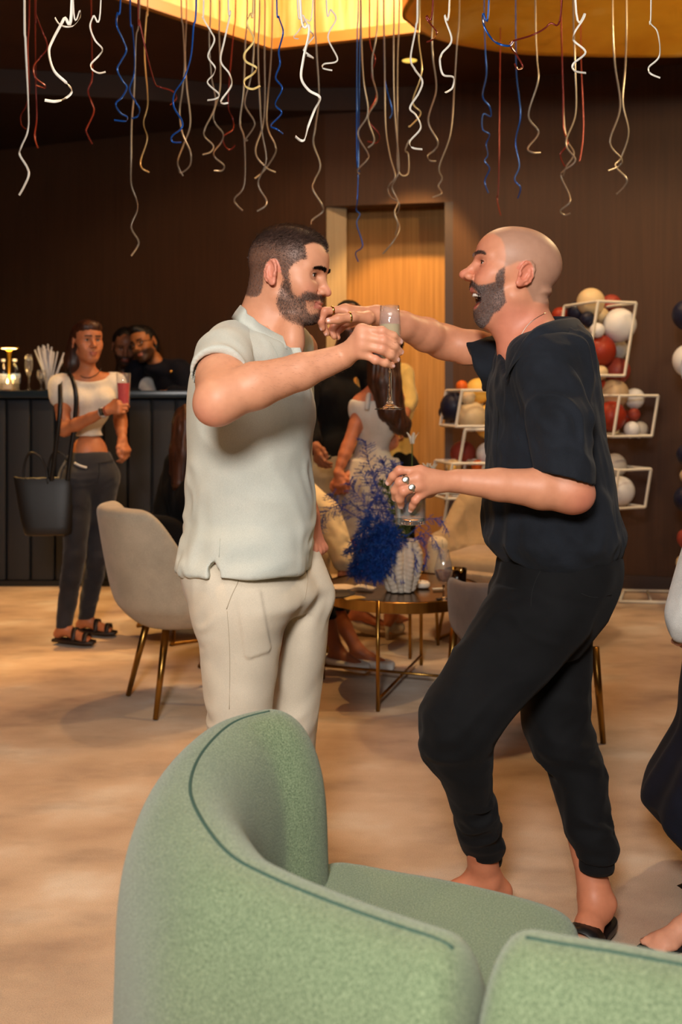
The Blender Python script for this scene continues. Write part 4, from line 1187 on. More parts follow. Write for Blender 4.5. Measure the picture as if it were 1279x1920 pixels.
    col = paint(col, .5 * np.clip(kn, 0, 1), red); col = paint(col, .65 * np.exp(-((v - (elL + V3(.02, -.02, -.02))) ** 2).sum(1) / .04 ** 2), red)
    col[n0[3]:n0[4]] = np.array(srgb(206, 132, 98))
    obj_np('body', v, f, M['skin'], root, col=col)
    add_eyes(root, hc, hR, hs, (0, 1, -.05)); add_brows(root, v[:nh], nr[:nh], q[:nh], hR, M['hair_grey'], 1.15, n=520)
    blean = lambda p: np.tile(hR @ nrm((0, .2, -1)), (len(p), 1))
    strands('beard', v[:nh], nr[:nh], bm[:nh] ** 1.3, 17000, .0034, blean, M['beard_grey'], root, .00028, 4, .5, .6)
    # upper teeth along the dental arch, and the tongue
    for i in range(8):
        a = (i - 3.5) * .0066; w = (.0042, .0040, .0038, .0036)[int(abs(i - 3.5))] if abs(i - 3.5) < 4 else .0036
        p = V3(a, .0775 - a * a * 22, -.0575); an = -a * 22
        Rt = hR @ rot('Z', math.degrees(math.atan(-2 * 22 * a)) * 1.0)
        MB().box(hc + hR @ (p * hs), (w * .80, .0026, .0052), Rt).build('tooth', M['teeth'], root, bevel=.0012)
    MB().sphere(hc + hR @ (V3(0, .036, -.074) * hs), (.015, .022, .006), 16, 10, R=hR).build('tongue', M['tongue'], root)
    add_nails(root, finL, thL, [V3(-.5, -.80, .25)] * 2 + [V3(-.3, -.9, .1)] * 3, which=(0, 1, 2, 3)); add_nails(root, finR, thR, [V3(-.8, -.5, .1)] * 4 + [V3(-.1, -.9, .35)], which=(0, 1, 4))
    ring_obj('ring', mcpL[1] * .38 + finL[1][0] * .62, finL[1][0] - mcpL[1], .0105, .0024, M['silver'], root, face=(-.25, -.95, .3), label='silver signet ring')
    ring_obj('ring', mcpL[2] * .55 + finL[2][0] * .45, finL[2][0] - mcpL[2], .0105, .0024, M['silver'], root, face=(-.1, -.95, .25), label='silver signet ring')
    ring_obj('ring', mcpR[0] * .36 + finR[0][0] * .64, finR[0][0] - mcpR[0], .0105, .0022, M['gold'], root, label='gold band')
    ring_obj('ring', thR[1] * .80 + thR[2] * .20, thR[2] - thR[1], .0122, .0022, M['gold'], root, label='gold thumb ring')
    MB().tube(snap([(1023, 587), (1003, 598), (985, 615), (972, 640), (963, 668), (957, 690)], v[:nh], 4, .0012), .0009, 6).build('necklace', M['silver'], root)
    # shirt: boxy body gathered at the waist
    sh = Sdf()
    rows = [(612, 1010, 1080, 2.41, .07), (628, 968, 1094, 2.41, .13), (645, 945, 1100, 2.41, .185), (665, 934, 1104, 2.41, .20), (690, 929, 1108, 2.41, .205), (730, 921, 1115, 2.41, .20), (780, 918, 1120, 2.41, .19), (830, 916, 1128, 2.41, .185), (880, 914, 1138, 2.41, .18),
            (930, 911, 1147, 2.41, .18), (970, 909, 1158, 2.41, .18), (995, 911, 1163, 2.41, .18), (1012, 915, 1164, 2.41, .18), (1028, 928, 1160, 2.41, .172), (1042, 942, 1152, 2.41, .16), (1056, 955, 1140, 2.41, .14)]
    loft(sh, sil_rows(rows, 1, 0), 0, k=.02, n=2.3)
    s1, s2 = W(1050, 790, 2.185), W(1064, 905, 2.160)
    sh.poly([shL + V3(0, .02, .0), shL * .4 + s1 * .6], [.062, .055], k=.05)
    f1 = W(900, 676, 2.575)
    sh.poly([shR + V3(.01, -.03, 0), shR * .5 + f1 * .5], [.066, .058], k=.05)
    sh.cap(W(985, 560, 2.405), W(972, 640, 2.385), .072, .046, k=.012, mode='s'); sh.cap(W(972, 640, 2.385), W(958, 696, 2.30), .046, .010, k=.015, mode='s')
    hemn = nrm(V3(.10, -.05, -1.0) + V3(-.36, 0, 0))
    sl1 = sleeve([shL + V3(0, .012, -.004), s1, s2 + V3(0, 0, -.04)], [.069, .066, .060], W(1062, 897, 2.165), hemn, .0525, axis=elL - s1)
    fn_ = nrm(V3(-.93, .1, -.36))
    sl2 = sleeve([shR + V3(.01, -.02, .0), f1 + V3(-.04, 0, -.014)], [.073, .062], W(892, 690, 2.58), fn_, .056)
    sv, sf = join_np([sh.mesh((.22, 1.95, .78), (.85, 2.85, 1.50), .0052), sl1, sl2]); spx = to_px(sv)
    def amp(v_, n_):
        lo_ = sstep(880, 1020, spx[:, 1]); a = .0065 * folds(v_, (.2, .1, -1), 18, 5, 1) * (.45 + lo_) + .0065 * folds(v_, (.7, -.1, -.7), 19, 5, 8)
        a += .0095 * folds(v_, (.75, 0, -.65), 22, 4, 5) * np.exp(-((spx - (1055, 790)) ** 2).sum(1) / 75 ** 2)
        a += .0018 * folds(v_, (.3, .1, -1), 45, 3, 14)
        return a
    sv = disp(sv, sf, amp); shirt = obj_np('shirt', sv, sf, M['linen_black'], root)
    roll = [W(957, 692, 2.255), W(973, 650, 2.245), W(1001, 617, 2.245), W(1036, 602, 2.275), W(1066, 597, 2.34), W(1078, 596, 2.42), W(1060, 594, 2.49), W(1020, 596, 2.535), W(980, 614, 2.53), W(955, 645, 2.48), W(944, 678, 2.40)]
    P = catmull(roll, 6); cen = W(1000, 640, 2.40); rws = []
    for i, p in enumerate(P):
        t = nrm(P[min(i + 1, len(P) - 1)] - P[max(i - 1, 0)]); o_ = nrm(np.cross(t, (0, 0, 1))); o_ = o_ if np.dot(o_, p - cen) > 0 else -o_
        w = .030 + .012 * math.sin(math.pi * i / (len(P) - 1)); e = p + o_ * w * .72 + V3(0, 0, -w * .85)
        rws.append([p - o_ * .006 + V3(0, 0, -.026), p - o_ * .002 + V3(0, 0, -.008), p + V3(0, 0, .001), p + o_ * .009 + V3(0, 0, -.003), p * .45 + e * .55 + o_ * .005, e, e - V3(0, 0, .003) - o_ * .002, p * .45 + e * .55 - V3(0, 0, .004), p + o_ * .004 + V3(0, 0, -.010)])
    col_ = MB().grid(rws, False, True).build('collar', M['linen_black'], shirt)
    MB().tube([r_[5] + V3(0, -.001, -.001) for r_ in rws[1:]], .0017, 6).build('collar_edge', M['linen_seam'], col_)
    for x_ in ([(980, 730), (1004, 702), (1030, 694), (1046, 690)], [(1019, 868), (1050, 888), (1085, 900), (1110, 902)], [(935, 760), (931, 850), (929, 940)]): seam('stitching', x_, sv, M['linen_seam'], shirt, .0010, 5)
    # joggers
    tr = Sdf()
    hip = [(1025, 950, 1150, 2.41, .13), (1045, 938, 1160, 2.41, .155), (1080, 932, 1158, 2.41, .165), (1110, 920, 1150, 2.41, .165), (1145, 920, 1135, 2.41, .155), (1180, 940, 1116, 2.41, .13), (1220, 985, 1085, 2.41, .10)]
    loft(tr, sil_rows(hip, 1, 0), 0, k=.02, n=2.3)
    ln = [(1100, 930, 1120, 2.34, .08), (1130, 911, 1122, 2.33, .10), (1156, 897, 1116, 2.325, .105), (1183, 878, 1105, 2.32, .105), (1220, 853, 1070, 2.31, .10), (1260, 831, 1033, 2.29, .10), (1300, 806, 993, 2.27, .097), (1330, 790, 966, 2.26, .093), (1360, 786, 942, 2.255, .09), (1390, 788, 922, 2.26, .085), (1415, 794, 919, 2.27, .08),
          (1436, 810, 921, 2.28, .076), (1460, 829, 923, 2.29, .073), (1500, 842, 927, 2.32, .068), (1540, 855, 935, 2.35, .062), (1570, 864, 942, 2.375, .058), (1590, 871, 944, 2.39, .055), (1602, 874, 942, 2.395, .053)]
    loft(tr, sil_rows(ln, 1, 0), 0, k=.010, n=2.15)
    lf = [(1140, 1000, 1122, 2.47, .09), (1195, 1000, 1108, 2.46, .10), (1265, 985, 1105, 2.45, .10), (1312, 981, 1106, 2.44, .097), (1363, 983, 1113, 2.43, .093), (1394, 996, 1115, 2.42, .088), (1425, 1009, 1129, 2.415, .084), (1447, 1026, 1134, 2.41, .08), (1480, 1040, 1139, 2.40, .075), (1530, 1055, 1146, 2.38, .068),
          (1570, 1068, 1153, 2.365, .062), (1592, 1077, 1157, 2.355, .058), (1606, 1080, 1156, 2.35, .055)]
    loft(tr, sil_rows(lf, 1, 0), 0, k=.008, n=2.15)
    tv, tf = tr.mesh((.12, 2.1, .10), (.80, 2.72, 1.0), .0052); tp = to_px(tv)
    def ampt(v_, n_):
        g_ = lambda x, y, r: np.exp(-((tp - (x, y)) ** 2).sum(1) / r ** 2)
        a = .012 * folds(v_, (.85, 0, -.35), 21, 4, 2) * (g_(850, 1400, 70) + g_(1070, 1400, 75)) + .0065 * folds(v_, (.7, 0, .6), 17, 4, 4)
        a += .013 * folds(v_, (1, 0, .15), 30, 4, 9) * (g_(905, 1560, 50) + g_(1110, 1570, 55)) + .004 * folds(v_, (.8, 0, -.5), 22, 4, 7) * g_(1000, 1150, 80)
        return a * sstep(1612, 1590, tp[:, 1]) 
    tv = disp(tv, tf, ampt); tro = obj_np('joggers', tv, tf, M['jogger_black'], root)
    seam('pocket_seam', [(1024, 1052), (1006, 1085), (997, 1115), (996, 1138)], tv, M['jogger_seam'], tro, .0013, 5)
    seam('pocket_seam', [(1090, 1113), (1115, 1121), (1146, 1114)], tv, M['jogger_seam'], tro, .0013, 5)
    for a_, y_, c_ in ((anL, 1606, 909), (anR, 1618, 1118)):
        p = W(c_, y_, a_[1]); MB().lathe([(.036, -.014), (.0405, -.015), (.0425, -.006), (.0425, .010), (.044, .022), (.036, .024)], p, 32).build('cuff', M['jogger_black'], tro)
    for a_, d_ in ((anL, dL), (anR, dR)):
        fr = frame_from(d_); c0 = a_ + d_ * .055; z_ = a_[2] - .066
        ol = [(-.030, -.115), (-.038, -.08), (-.034, -.03), (-.040, .03), (-.050, .075), (-.044, .115), (-.015, .143), (.015, .146), (.040, .125), (.048, .09), (.038, .03), (.033, -.03), (.038, -.085), (.030, -.118), (0, -.132)]
        ol = [tuple((c0 + fr[:, 0] * x + fr[:, 1] * y)[:2]) for x, y in catmull([(a__, b__, 0) for a__, b__ in ol], 3, True)[:, :2]]
        sl = MB().prism(ol[::-1], max(z_ - .010, .0005), z_ + .008).build('slide_sandal', M['leather_black'], root, bevel=.003)
        rows_ = []
        for t in np.linspace(-1, 1, 13):
            an = t * 1.45; b_ = c0 + fr[:, 0] * .049 * math.sin(an) + V3(0, 0, -.060 + .050 * max(0, math.cos(an)))
            rows_.append([b_ + d_ * .03, b_ + d_ * .085, b_ + d_ * .085 + V3(0, 0, .003), b_ + d_ * .03 + V3(0, 0, .003)])
        MB().grid(rows_, False, True).build('strap', M['leather_black'], sl)
M['beard_grey'] = mat('greying_beard', srgb(92, 76, 72), .6, var=srgb(138, 120, 114), vs=230, spec=.25)
M['linen_seam'] = mat('linen_seam', srgb(14, 15, 18), .9)
M['jogger_seam'] = mat('jogger_seam', srgb(8, 8, 9), .9)
man_black()
# ================================================================ the other guests
def figure(label, head, hf, neck, chest, cf, pelvis, pf, sh, el, wr, hip, kn, an, toes, skin, fem=0.0, hs=.95, hands=None, group=None, lips=(150, 78, 70), beard=None, h=.009, mouth='neutral', ts=.92, eyes=True, feet=True, hup=(0, 0, 1)):
    """a whole person; two-element lists are (right, left)"""
    root = thing('person', label, 'person', (float(pelvis[0]), float(pelvis[1]), 0), group)
    hR = frame_from(hf, hup); Rc = frame_from(cf); Rp = frame_from(pf)
    fine = Sdf(); add_head(fine, head, hR, hs, fem=fem, mouth=mouth, slit=.0036, lips=1.0 + .25 * fem, jaw=0, chin=(.071, -.089) if fem else None)
    hh = .0040 + .00035 * max(0, float(head[1]) - 3)
    nb = np.asarray(head) + hR @ V3(0, -.022, -.045) * hs
    fine.cap(nb, neck, .050 - .008 * fem, .055 - .008 * fem, k=.03)
    core = Sdf(); add_torso(core, chest, Rc, pelvis, Rp, sh, ts, fem, neck)
    core.cap(nb, neck, .048 - .008 * fem, .052 - .006 * fem, k=.03)
    s = 1 - .18 * fem
    for i in (0, 1):
        core.poly([sh[i], (sh[i] + el[i]) / 2, el[i]], [.052 * s, .046 * s, .040 * s], k=.03)
        w = np.asarray(wr[i]); e = np.asarray(el[i])
        core.poly([e, e * .7 + w * .3, e * .35 + w * .65, w], [.039 * s, .041 * s, .033 * s, .025 * s], k=.02)
        add_leg(core, hip[i], kn[i], an[i], .92 * (1 - .06 * fem))
        if feet: add_foot(core, an[i], toes[i], .95 * (1 - .08 * fem))
    parts = [fine.mesh(np.asarray(head) - .17, np.asarray(head) + .17, hh)]
    cut = float(head[2]) - .165
    P = np.array(list(sh) + list(el) + list(wr) + list(hip) + list(kn) + list(an) + [neck, pelvis, chest])
    parts.append(core.mesh((P[:, 0].min() - .26, P[:, 1].min() - .26, -.005), (P[:, 0].max() + .26, P[:, 1].max() + .26, cut), h))
    hj = []
    for i in (0, 1):
        if hands and hands[i]:
            H = hands[i]; hd = Sdf(); m_, f_, t_ = auto_hand(wr[i], H[0], H[1], H[2], H[3] if len(H) > 3 else (25, 35, 25), .95 - .1 * fem, thumb_in=H[4] if len(H) > 4 else .5)
            add_hand(hd, wr[i], m_, f_, t_, .0092 - .001 * fem, .0115); hd.cap(wr[i], np.asarray(wr[i]) * .85 + np.asarray(el[i]) * .15, .025 * s, .028 * s)
            parts.append(hd.mesh(np.asarray(wr[i]) - .20, np.asarray(wr[i]) + .20, .0030 + .0003 * max(0, float(head[1]) - 3))); hj.append((m_, f_, t_))
        else: hj.append(None)
    v, f = join_np(parts); nr = vnormals(v, f); nh = len(parts[0][0]); q = head_local(v, np.asarray(head), hR, hs); isH = np.arange(len(v)) < nh
    col = np.tile(np.asarray(skin, float), (len(v), 1)); ax = np.abs(q[:, 0])
    lip = isH & (q[:, 1] > .078) & (ax < .022) & (q[:, 2] < -.0485) & (q[:, 2] > -.0695)
    col = paint(col, lip * .7, srgb(*lips))
    if beard is not None:
        bm = isH * sstep(-.018, -.042, q[:, 2]) * sstep(-.005, .02, q[:, 1]) * (~lip) * (1 - sstep(.028, .02, ax) * sstep(-.036, -.03, q[:, 2])); col = paint(col, bm * .9, srgb(*beard))
    qa = q.copy(); qa[:, 0] = ax
    col = paint(col, .5 * isH * np.exp(-((qa - np.array((.0305, .083, .0165))) ** 2).sum(1) / .011 ** 2), np.asarray(skin) * .45)
    obj_np('body', v, f, M['skin'], root, col=col)
    if eyes:
        add_eyes(root, head, hR, hs); add_brows(root, v[:nh], nr[:nh], q[:nh], hR, M['hair_black'], .85 + .25 * (1 - fem), n=260)
    ns = type('Fig', (), {})(); ns.__dict__.update(root=root, head=np.asarray(head), hR=hR, hs=hs, neck=neck, chest=np.asarray(chest), Rc=Rc, pelvis=np.asarray(pelvis), Rp=Rp, sh=sh, el=el, wr=wr, hip=hip, kn=kn, an=an, toes=toes, fem=fem, ts=ts, hj=hj)
    return ns

def hair_sdf(g, face=.0, back=(0, -.10)):
    S = Sdf(); S.frame(g.head, g.hR, g.hs)
    S.ell((0, -.014, .050), (.083, .100, .088), k=.02); S.ell((0, -.045, -.015), (.072, .062, .075), k=.03)
    S.ell((0, .088, -.020 + face), (.068, .062, .088), k=.02, mode='s')
    for s in (-1, 1): S.ell((s * .085, .0, -.005), (.028, .024, .036), k=.012, mode='s')
    S.frame(); return S

def hair_build(g, S, m, name='hair', h=.006, amp=.004, freq=60, part=None):
    lo = g.head - .2; hi = g.head + .2; lo = lo - V3(0, 0, .45); hi = hi + V3(.06, .06, 0)
    v, f = S.mesh(lo, hi, h)
    v = disp(v, f, lambda v_, n_: amp * vnoise(np.stack([v_[:, 0] * freq, v_[:, 1] * freq, v_[:, 2] * freq * .12], 1), 3) + amp * .6 * vnoise(np.stack([v_[:, 0] * freq * 2.3, v_[:, 1] * freq * 2.3, v_[:, 2] * freq * .2], 1), 9))
    return obj_np(name, v, f, m, g.root)

def garment(g, name, m, grow=1.08, top=None, hem=None, sleeves=0.0, sr=.056, extra=None, h=.007, fold=.003, skirt=None, carve=None, collar=False):
    S = Sdf(); add_torso(S, g.chest, g.Rc, g.pelvis, g.Rp, g.sh, g.ts * grow, g.fem, g.neck if collar else None)
    if collar: S.ell(np.asarray(g.neck) + V3(0, 0, -.045), (.080, .075, .045), k=.03)
    if sleeves:
        for i in (0, 1):
            e, w = np.asarray(g.el[i]), np.asarray(g.wr[i]); s = np.asarray(g.sh[i])
            if sleeves <= 1: S.poly([s, s * (1 - sleeves) + e * sleeves], [sr * 1.05, sr], k=.04)
            else:
                t = sleeves - 1; S.poly([s, e, e * (1 - t) + w * t], [sr * 1.05, sr, sr * .82], k=.03)
    if skirt: loft(S, skirt, 0, k=.03, n=2.1)
    if extra: extra(S)
    if hem is not None: S.half((0, 0, hem), (0, 0, -1), k=.004)
    if top is not None: S.half(top[0], top[1], k=.008)
    if carve: carve(S)
    P = np.array(list(g.sh) + list(g.el) + [g.pelvis, g.chest] + (list(g.wr) if sleeves > 1 else [])); pad = .34 if skirt else .24
    lo = P.min(0) - pad; hi = P.max(0) + pad
    if hem is not None: lo[2] = hem - .03
    v, f = S.mesh(lo, hi, h)
    v = disp(v, f, lambda v_, n_: fold * (folds(v_, (.3, .2, -1), 16, 4, 3) + .6 * folds(v_, (1, .2, .3), 24, 3, 8)))
    return obj_np(name, v, f, m, g.root)

def legwear(g, name, m, grow=1.12, top=None, bottom=.10, hipr=None, h=.009, fold=.003):
    S = Sdf(); S.frame(g.pelvis, g.Rp, g.ts * 1.04); S.ell((0, -.01, .0), (.162 + .01 * g.fem, .11, .115), k=.06); S.ell((0, 0, .09), (.138 - .01 * g.fem, .100, .12), k=.06)
    for q in (-1, 1): S.ell((q * .075, -.058, -.045), (.078, .075, .085), k=.05)
    S.frame()
    for i in (0, 1):
        hp, kn, an = map(np.asarray, (g.hip[i], g.kn[i], g.an[i])); s = grow * .92 * (1 - .06 * g.fem)
        S.poly([hp, hp * .5 + kn * .5, kn], [.088 * s, .074 * s, .057 * s], k=.03)
        S.poly([kn, kn * .68 + an * .32, kn * .35 + an * .65, an], [.056 * s, .057 * s, .048 * s, .042 * s], k=.02)
    if top is not None: S.half((0, 0, top), (0, 0, 1), k=.006)
    if bottom is not None: S.half((0, 0, bottom), (0, 0, -1), k=.004)
    P = np.array(list(g.hip) + list(g.kn) + list(g.an) + [g.pelvis])
    v, f = S.mesh(P.min(0) - .26, P.max(0) + .26, h)
    v = disp(v, f, lambda v_, n_: fold * (folds(v_, (.2, .2, -1), 18, 3, 4) * .5 + folds(v_, (1, .2, .2), 26, 3, 6)))
    return obj_np(name, v, f, m, g.root)

M['crop_white'] = mat_fabric('smocked_white', srgb(232, 226, 214), srgb(214, 208, 196), 320, bump=.7)
M['denim_dark'] = mat_fabric('dark_denim', srgb(52, 52, 58), srgb(36, 36, 41), 500, bump=.4, vs=5)
M['denim_seam'] = mat('denim_seam', srgb(30, 29, 32), .9)
M['navy_cloth'] = mat_fabric('navy_cloth', srgb(20, 21, 34), srgb(13, 14, 24), 500, sheen=.02)
M['black_cloth'] = mat_fabric('black_cloth', srgb(15, 12, 12), srgb(9, 8, 8), 500, sheen=.02)
M['white_cloth'] = mat_fabric('white_cloth', srgb(226, 222, 216), srgb(206, 202, 196), 500, bump=.4)
M['cream_cloth'] = mat_fabric('cream_cloth', srgb(228, 208, 174), srgb(212, 192, 158), 500, bump=.4)
M['yellow_cloth'] = mat_fabric('yellow_cloth', srgb(236, 206, 130), srgb(222, 188, 112), 400, bump=.5)
M['khaki_cloth'] = mat_fabric('khaki_cloth', srgb(186, 168, 138), srgb(168, 150, 122), 500)

def woman_with_bag():
    Y = 5.16; fw = nrm(V3(.56, -.83, .02)); cf = nrm(V3(.42, -.9, 0))
    rt = frame_from(cf)[:, 0]
    head = W(164, 645, Y); neck = W(163, 700, Y + .02); chest = W(166, 752, Y + .03); pel = W(168, 893, Y + .04)
    sR, sL = W(112, 722, Y - .05), W(216, 718, Y + .10)
    eR, eL = W(121, 806, Y - .10), W(226, 788, Y + .20); wR, wL = W(199, 771, Y - .22), W(229, 822, Y + .12)
    hR_, hL = W(146, 898, Y), W(192, 898, Y + .07); kR, kL = W(140, 1042, Y - .02), W(182, 1042, Y + .08); aR, aL = W(119, 1178, 5.12), W(160, 1162, 5.32)
    g = figure('dark-haired woman in white crop top and dark jeans standing at the bar', head, fw, neck, chest, cf, pel, cf, [sR, sL], [eR, eL], [wR, wL], [hR_, hL], [kR, kL], [aR, aL],
               [V3(.95, -.3, 0), V3(.95, -.25, 0)], srgb(186, 118, 80), fem=1, hs=.93, ts=.86, h=.008,
               hands=[(V3(.85, -.25, .25), V3(.0, -.9, .3), V3(.1, .1, 1), (45, 55, 40)), (V3(.35, -.2, -.9), V3(.8, -.4, .2), V3(-.4, -.9, .1), (30, 40, 30))])
    S = hair_sdf(g, -.034); S.ell(g.head + g.hR @ V3(0, .052, .092) * .93, (.055, .040, .030), g.hR, k=.03)
    hp = lambda *a: g.head + g.hR @ (V3(*a) * .93)
    S.poly([hp(.0, -.07, -.01), hp(.02, -.085, -.10), hp(.05, -.08, -.19)], [.075, .078, .030], k=.04); S.poly([hp(.06, -.05, -.02), hp(.075, -.055, -.11), hp(.08, -.05, -.20)], [.030, .034, .014], k=.03)
    hair_build(g, S, M['hair_brown'], amp=.0022)
    # smocked crop top with puffed cap sleeves
    def ex(S_):
        for i in (0, 1): S_.ell(np.asarray(g.sh[i]) * .72 + np.asarray(g.el[i]) * .28 + V3(0, 0, .008), (.058, .056, .062), k=.03)
    garment(g, 'crop_top', M['crop_white'], 1.09, top=(W(165, 690, Y), nrm(V3(.02, -.05, 1))), collar=True, carve=lambda S_: S_.ell(W(166, 694, Y - .03), (.112, .15, .062), k=.012, mode='s'), hem=float(W(0, 818, Y)[2]), extra=ex, fold=.0022, h=.007)
    jt = legwear(g, 'jeans', M['denim_dark'], 1.10, top=float(W(0, 848, Y)[2]), bottom=float(W(0, 1172, Y)[2]), fold=.003)
    jv = np.array([vv.co[:] for vv in jt.data.vertices]); jv += np.asarray(jt.matrix_parent_inverse.translation) * 0
    seam('pocket_seam', [(132, 862), (136, 872), (150, 880), (166, 878)], jv, M['denim_seam'], jt, .0022, 6); seam('waist_seam', [(122, 862), (150, 868), (190, 868), (214, 862)], jv, M['denim_seam'], jt, .002, 6); seam('fly_seam', [(186, 868), (186, 890), (182, 905)], jv, M['denim_seam'], jt, .002, 6)
    pt = snap([(140, 868), (148, 873), (163, 877)], jv, 6, .002, 2); MB().tube(pt, .006, 6).build('pocket_tab', M['white_cloth'], jt)
    for a, d in ((aR, V3(.95, -.3, 0)), (aL, V3(.95, -.25, 0))):
        d = nrm(d); fr = frame_from(d); c0 = np.asarray(a) + d * .05; z = float(a[2]) - .056
        ol = [(-.028, -.105), (-.034, -.03), (-.044, .07), (-.030, .125), (.02, .135), (.042, .09), (.034, -.03), (.028, -.105)]
        sd = MB().prism([tuple((c0 + fr[:, 0] * x + fr[:, 1] * y)[:2]) for x, y in ol], z - .012, z + .004).build('sandal', M['leather_brown'], g.root, bevel=.004)
        for t0 in (.02, .085):
            rr = []
            for t in np.linspace(-1, 1, 11):
                b_ = c0 + fr[:, 0] * .042 * math.sin(t * 1.45) + V3(0, 0, z - float(c0[2]) + (.062 if t0 < .05 else .042) * max(0, math.cos(t * 1.45)))
                rr.append([b_ + d * (t0 - .012 + .01 * t), b_ + d * (t0 + .014 + .01 * t), b_ + d * (t0 + .014 + .01 * t) + V3(0, 0, .004), b_ + d * (t0 - .012 + .01 * t) + V3(0, 0, .004)])
            MB().grid(rr, False, True).build('strap', M['leather_brown'], sd)
    w = np.asarray(wR); wd = nrm(w - np.asarray(eR)); q = frame_from(wd)
    wt = MB().lathe([(.024, -.010), (.0265, -.010), (.0265, .010), (.024, .010)], w - wd * .02, 20, R=np.stack([q[:, 0], q[:, 2], q[:, 1]], 1)).build('wristwatch', M['white_cloth'], g.root)
    MB().box(w - wd * .02 + V3(-.0, -.027, .004), (.017, .006, .018), q).build('watch_case', M['leather_black'], wt, bevel=.004)
    MB().tube(catmull([w - wd * -.008 + q[:, 0] * .024 * math.cos(a) + q[:, 2] * .024 * math.sin(a) for a in np.linspace(0, 2 * math.pi, 13)], 2), .003, 6).build('bracelet', mat('red_cord', srgb(120, 26, 26), .7), g.root)
    # necklace cord with a dark pendant
    npts = [g.neck + V3(.06 * math.sin(a) + .02, -.055 * math.cos(a) - .02, .03 - .055 * max(0, math.cos(a))) for a in np.linspace(-1.6, 1.6, 12)]
    MB().tube(npts, .0022, 6).build('necklace', M['leather_black'], g.root)
    # tall glass of red juice in her hand
    m_, f_, t_ = g.hj[0]; gc = np.mean([x[1] for x in f_[:3]], axis=0) * .5 + np.asarray(t_[2]) * .5 + V3(0, 0, .045)
    gl = thing('tumbler', 'tall clear glass of red juice held by the woman in the crop top', 'glass', tuple(gc + V3(0, 0, -.06)))
    glass_cup(gl, gc + V3(0, 0, -.06), .030, .036, .165, fill=.115, liquid=M['juice'])
    # black tote hanging from her shoulder
    bc = W(88, 940, 5.08); bg_ = thing('tote_bag', 'black leather tote bag hanging at the side of the woman in jeans', 'bag', (float(bc[0]), float(bc[1]), float(bc[2]) - .17))
    top, bot = float(W(0, 895, 5.08)[2]), float(W(0, 1003, 5.08)[2]); Hh = top - bot; rows = []
    def ring_(t, grow, zz):
        hx, hy = (.118 + .036 * t) * grow, (.058 - .016 * t) * grow; out = []
        for a in np.linspace(0, 2 * math.pi, 40, endpoint=False):
            c_, s_ = math.cos(a), math.sin(a); e = .5; x = hx * math.copysign(abs(c_) ** e, c_); y = hy * math.copysign(abs(s_) ** e, s_)
            out.append(V3(bc[0] + .014 - .026 * t + x + .10 * y, 5.09 + y + .12 * x, zz + .006 * math.sin(a * 2 + 1) * t))
        return out
    rows = [ring_(0, .80, bot), ring_(0, .95, bot + .004)] + [ring_(t, 1.0 + .02 * math.sin(t * 5), bot + .012 + t * (Hh - .014)) for t in np.linspace(0, 1, 9)] + [ring_(1, .985, top + .001), ring_(1, .965, top - .004)] + [ring_(t, .95, bot + .02 + t * (Hh - .03)) for t in (.7, .35, .06)]
    mb = MB().grid(rows, False, True); mb.f.append(tuple(range(40))[::-1]); mb.fm.append(0); L0 = (len(rows) - 1) * 40; mb.f.append(tuple(range(L0, L0 + 40))); mb.fm.append(0)
    bag = mb.build('bag_body', M['leather_black'], bg_)
    for o_, y_ in ((-.058, 5.055), (.045, 5.13)):
        x = bc[0] + o_; hs_ = catmull([(x - .055, y_, top - .03), (x - .05, y_, top + .06), (x - .02, y_ - .01, top + .125), (x + .03, y_ - .01, top + .11), (x + .06, y_, top + .05), (x + .07, y_, top - .03)], 5)
        MB().tube(hs_, .006, 8).build('handle', M['leather_black'], bg_)
    st = catmull([W(96, 902, 5.05), W(104, 840, 5.02), W(112, 770, 5.00), W(113, 715, 5.06), W(120, 697, 5.15), W(133, 705, 5.04), W(142, 740, 5.00), W(140, 790, 5.02), W(132, 850, 5.03), W(126, 900, 5.04)], 6)
    rws = [[p + V3(-.011, 0, 0), p + V3(.011, 0, 0), p + V3(.011, .004, 0), p + V3(-.011, .004, 0)] for p in st]
    MB().grid(rws, False, True).build('shoulder_strap', M['leather_black'], bg_)

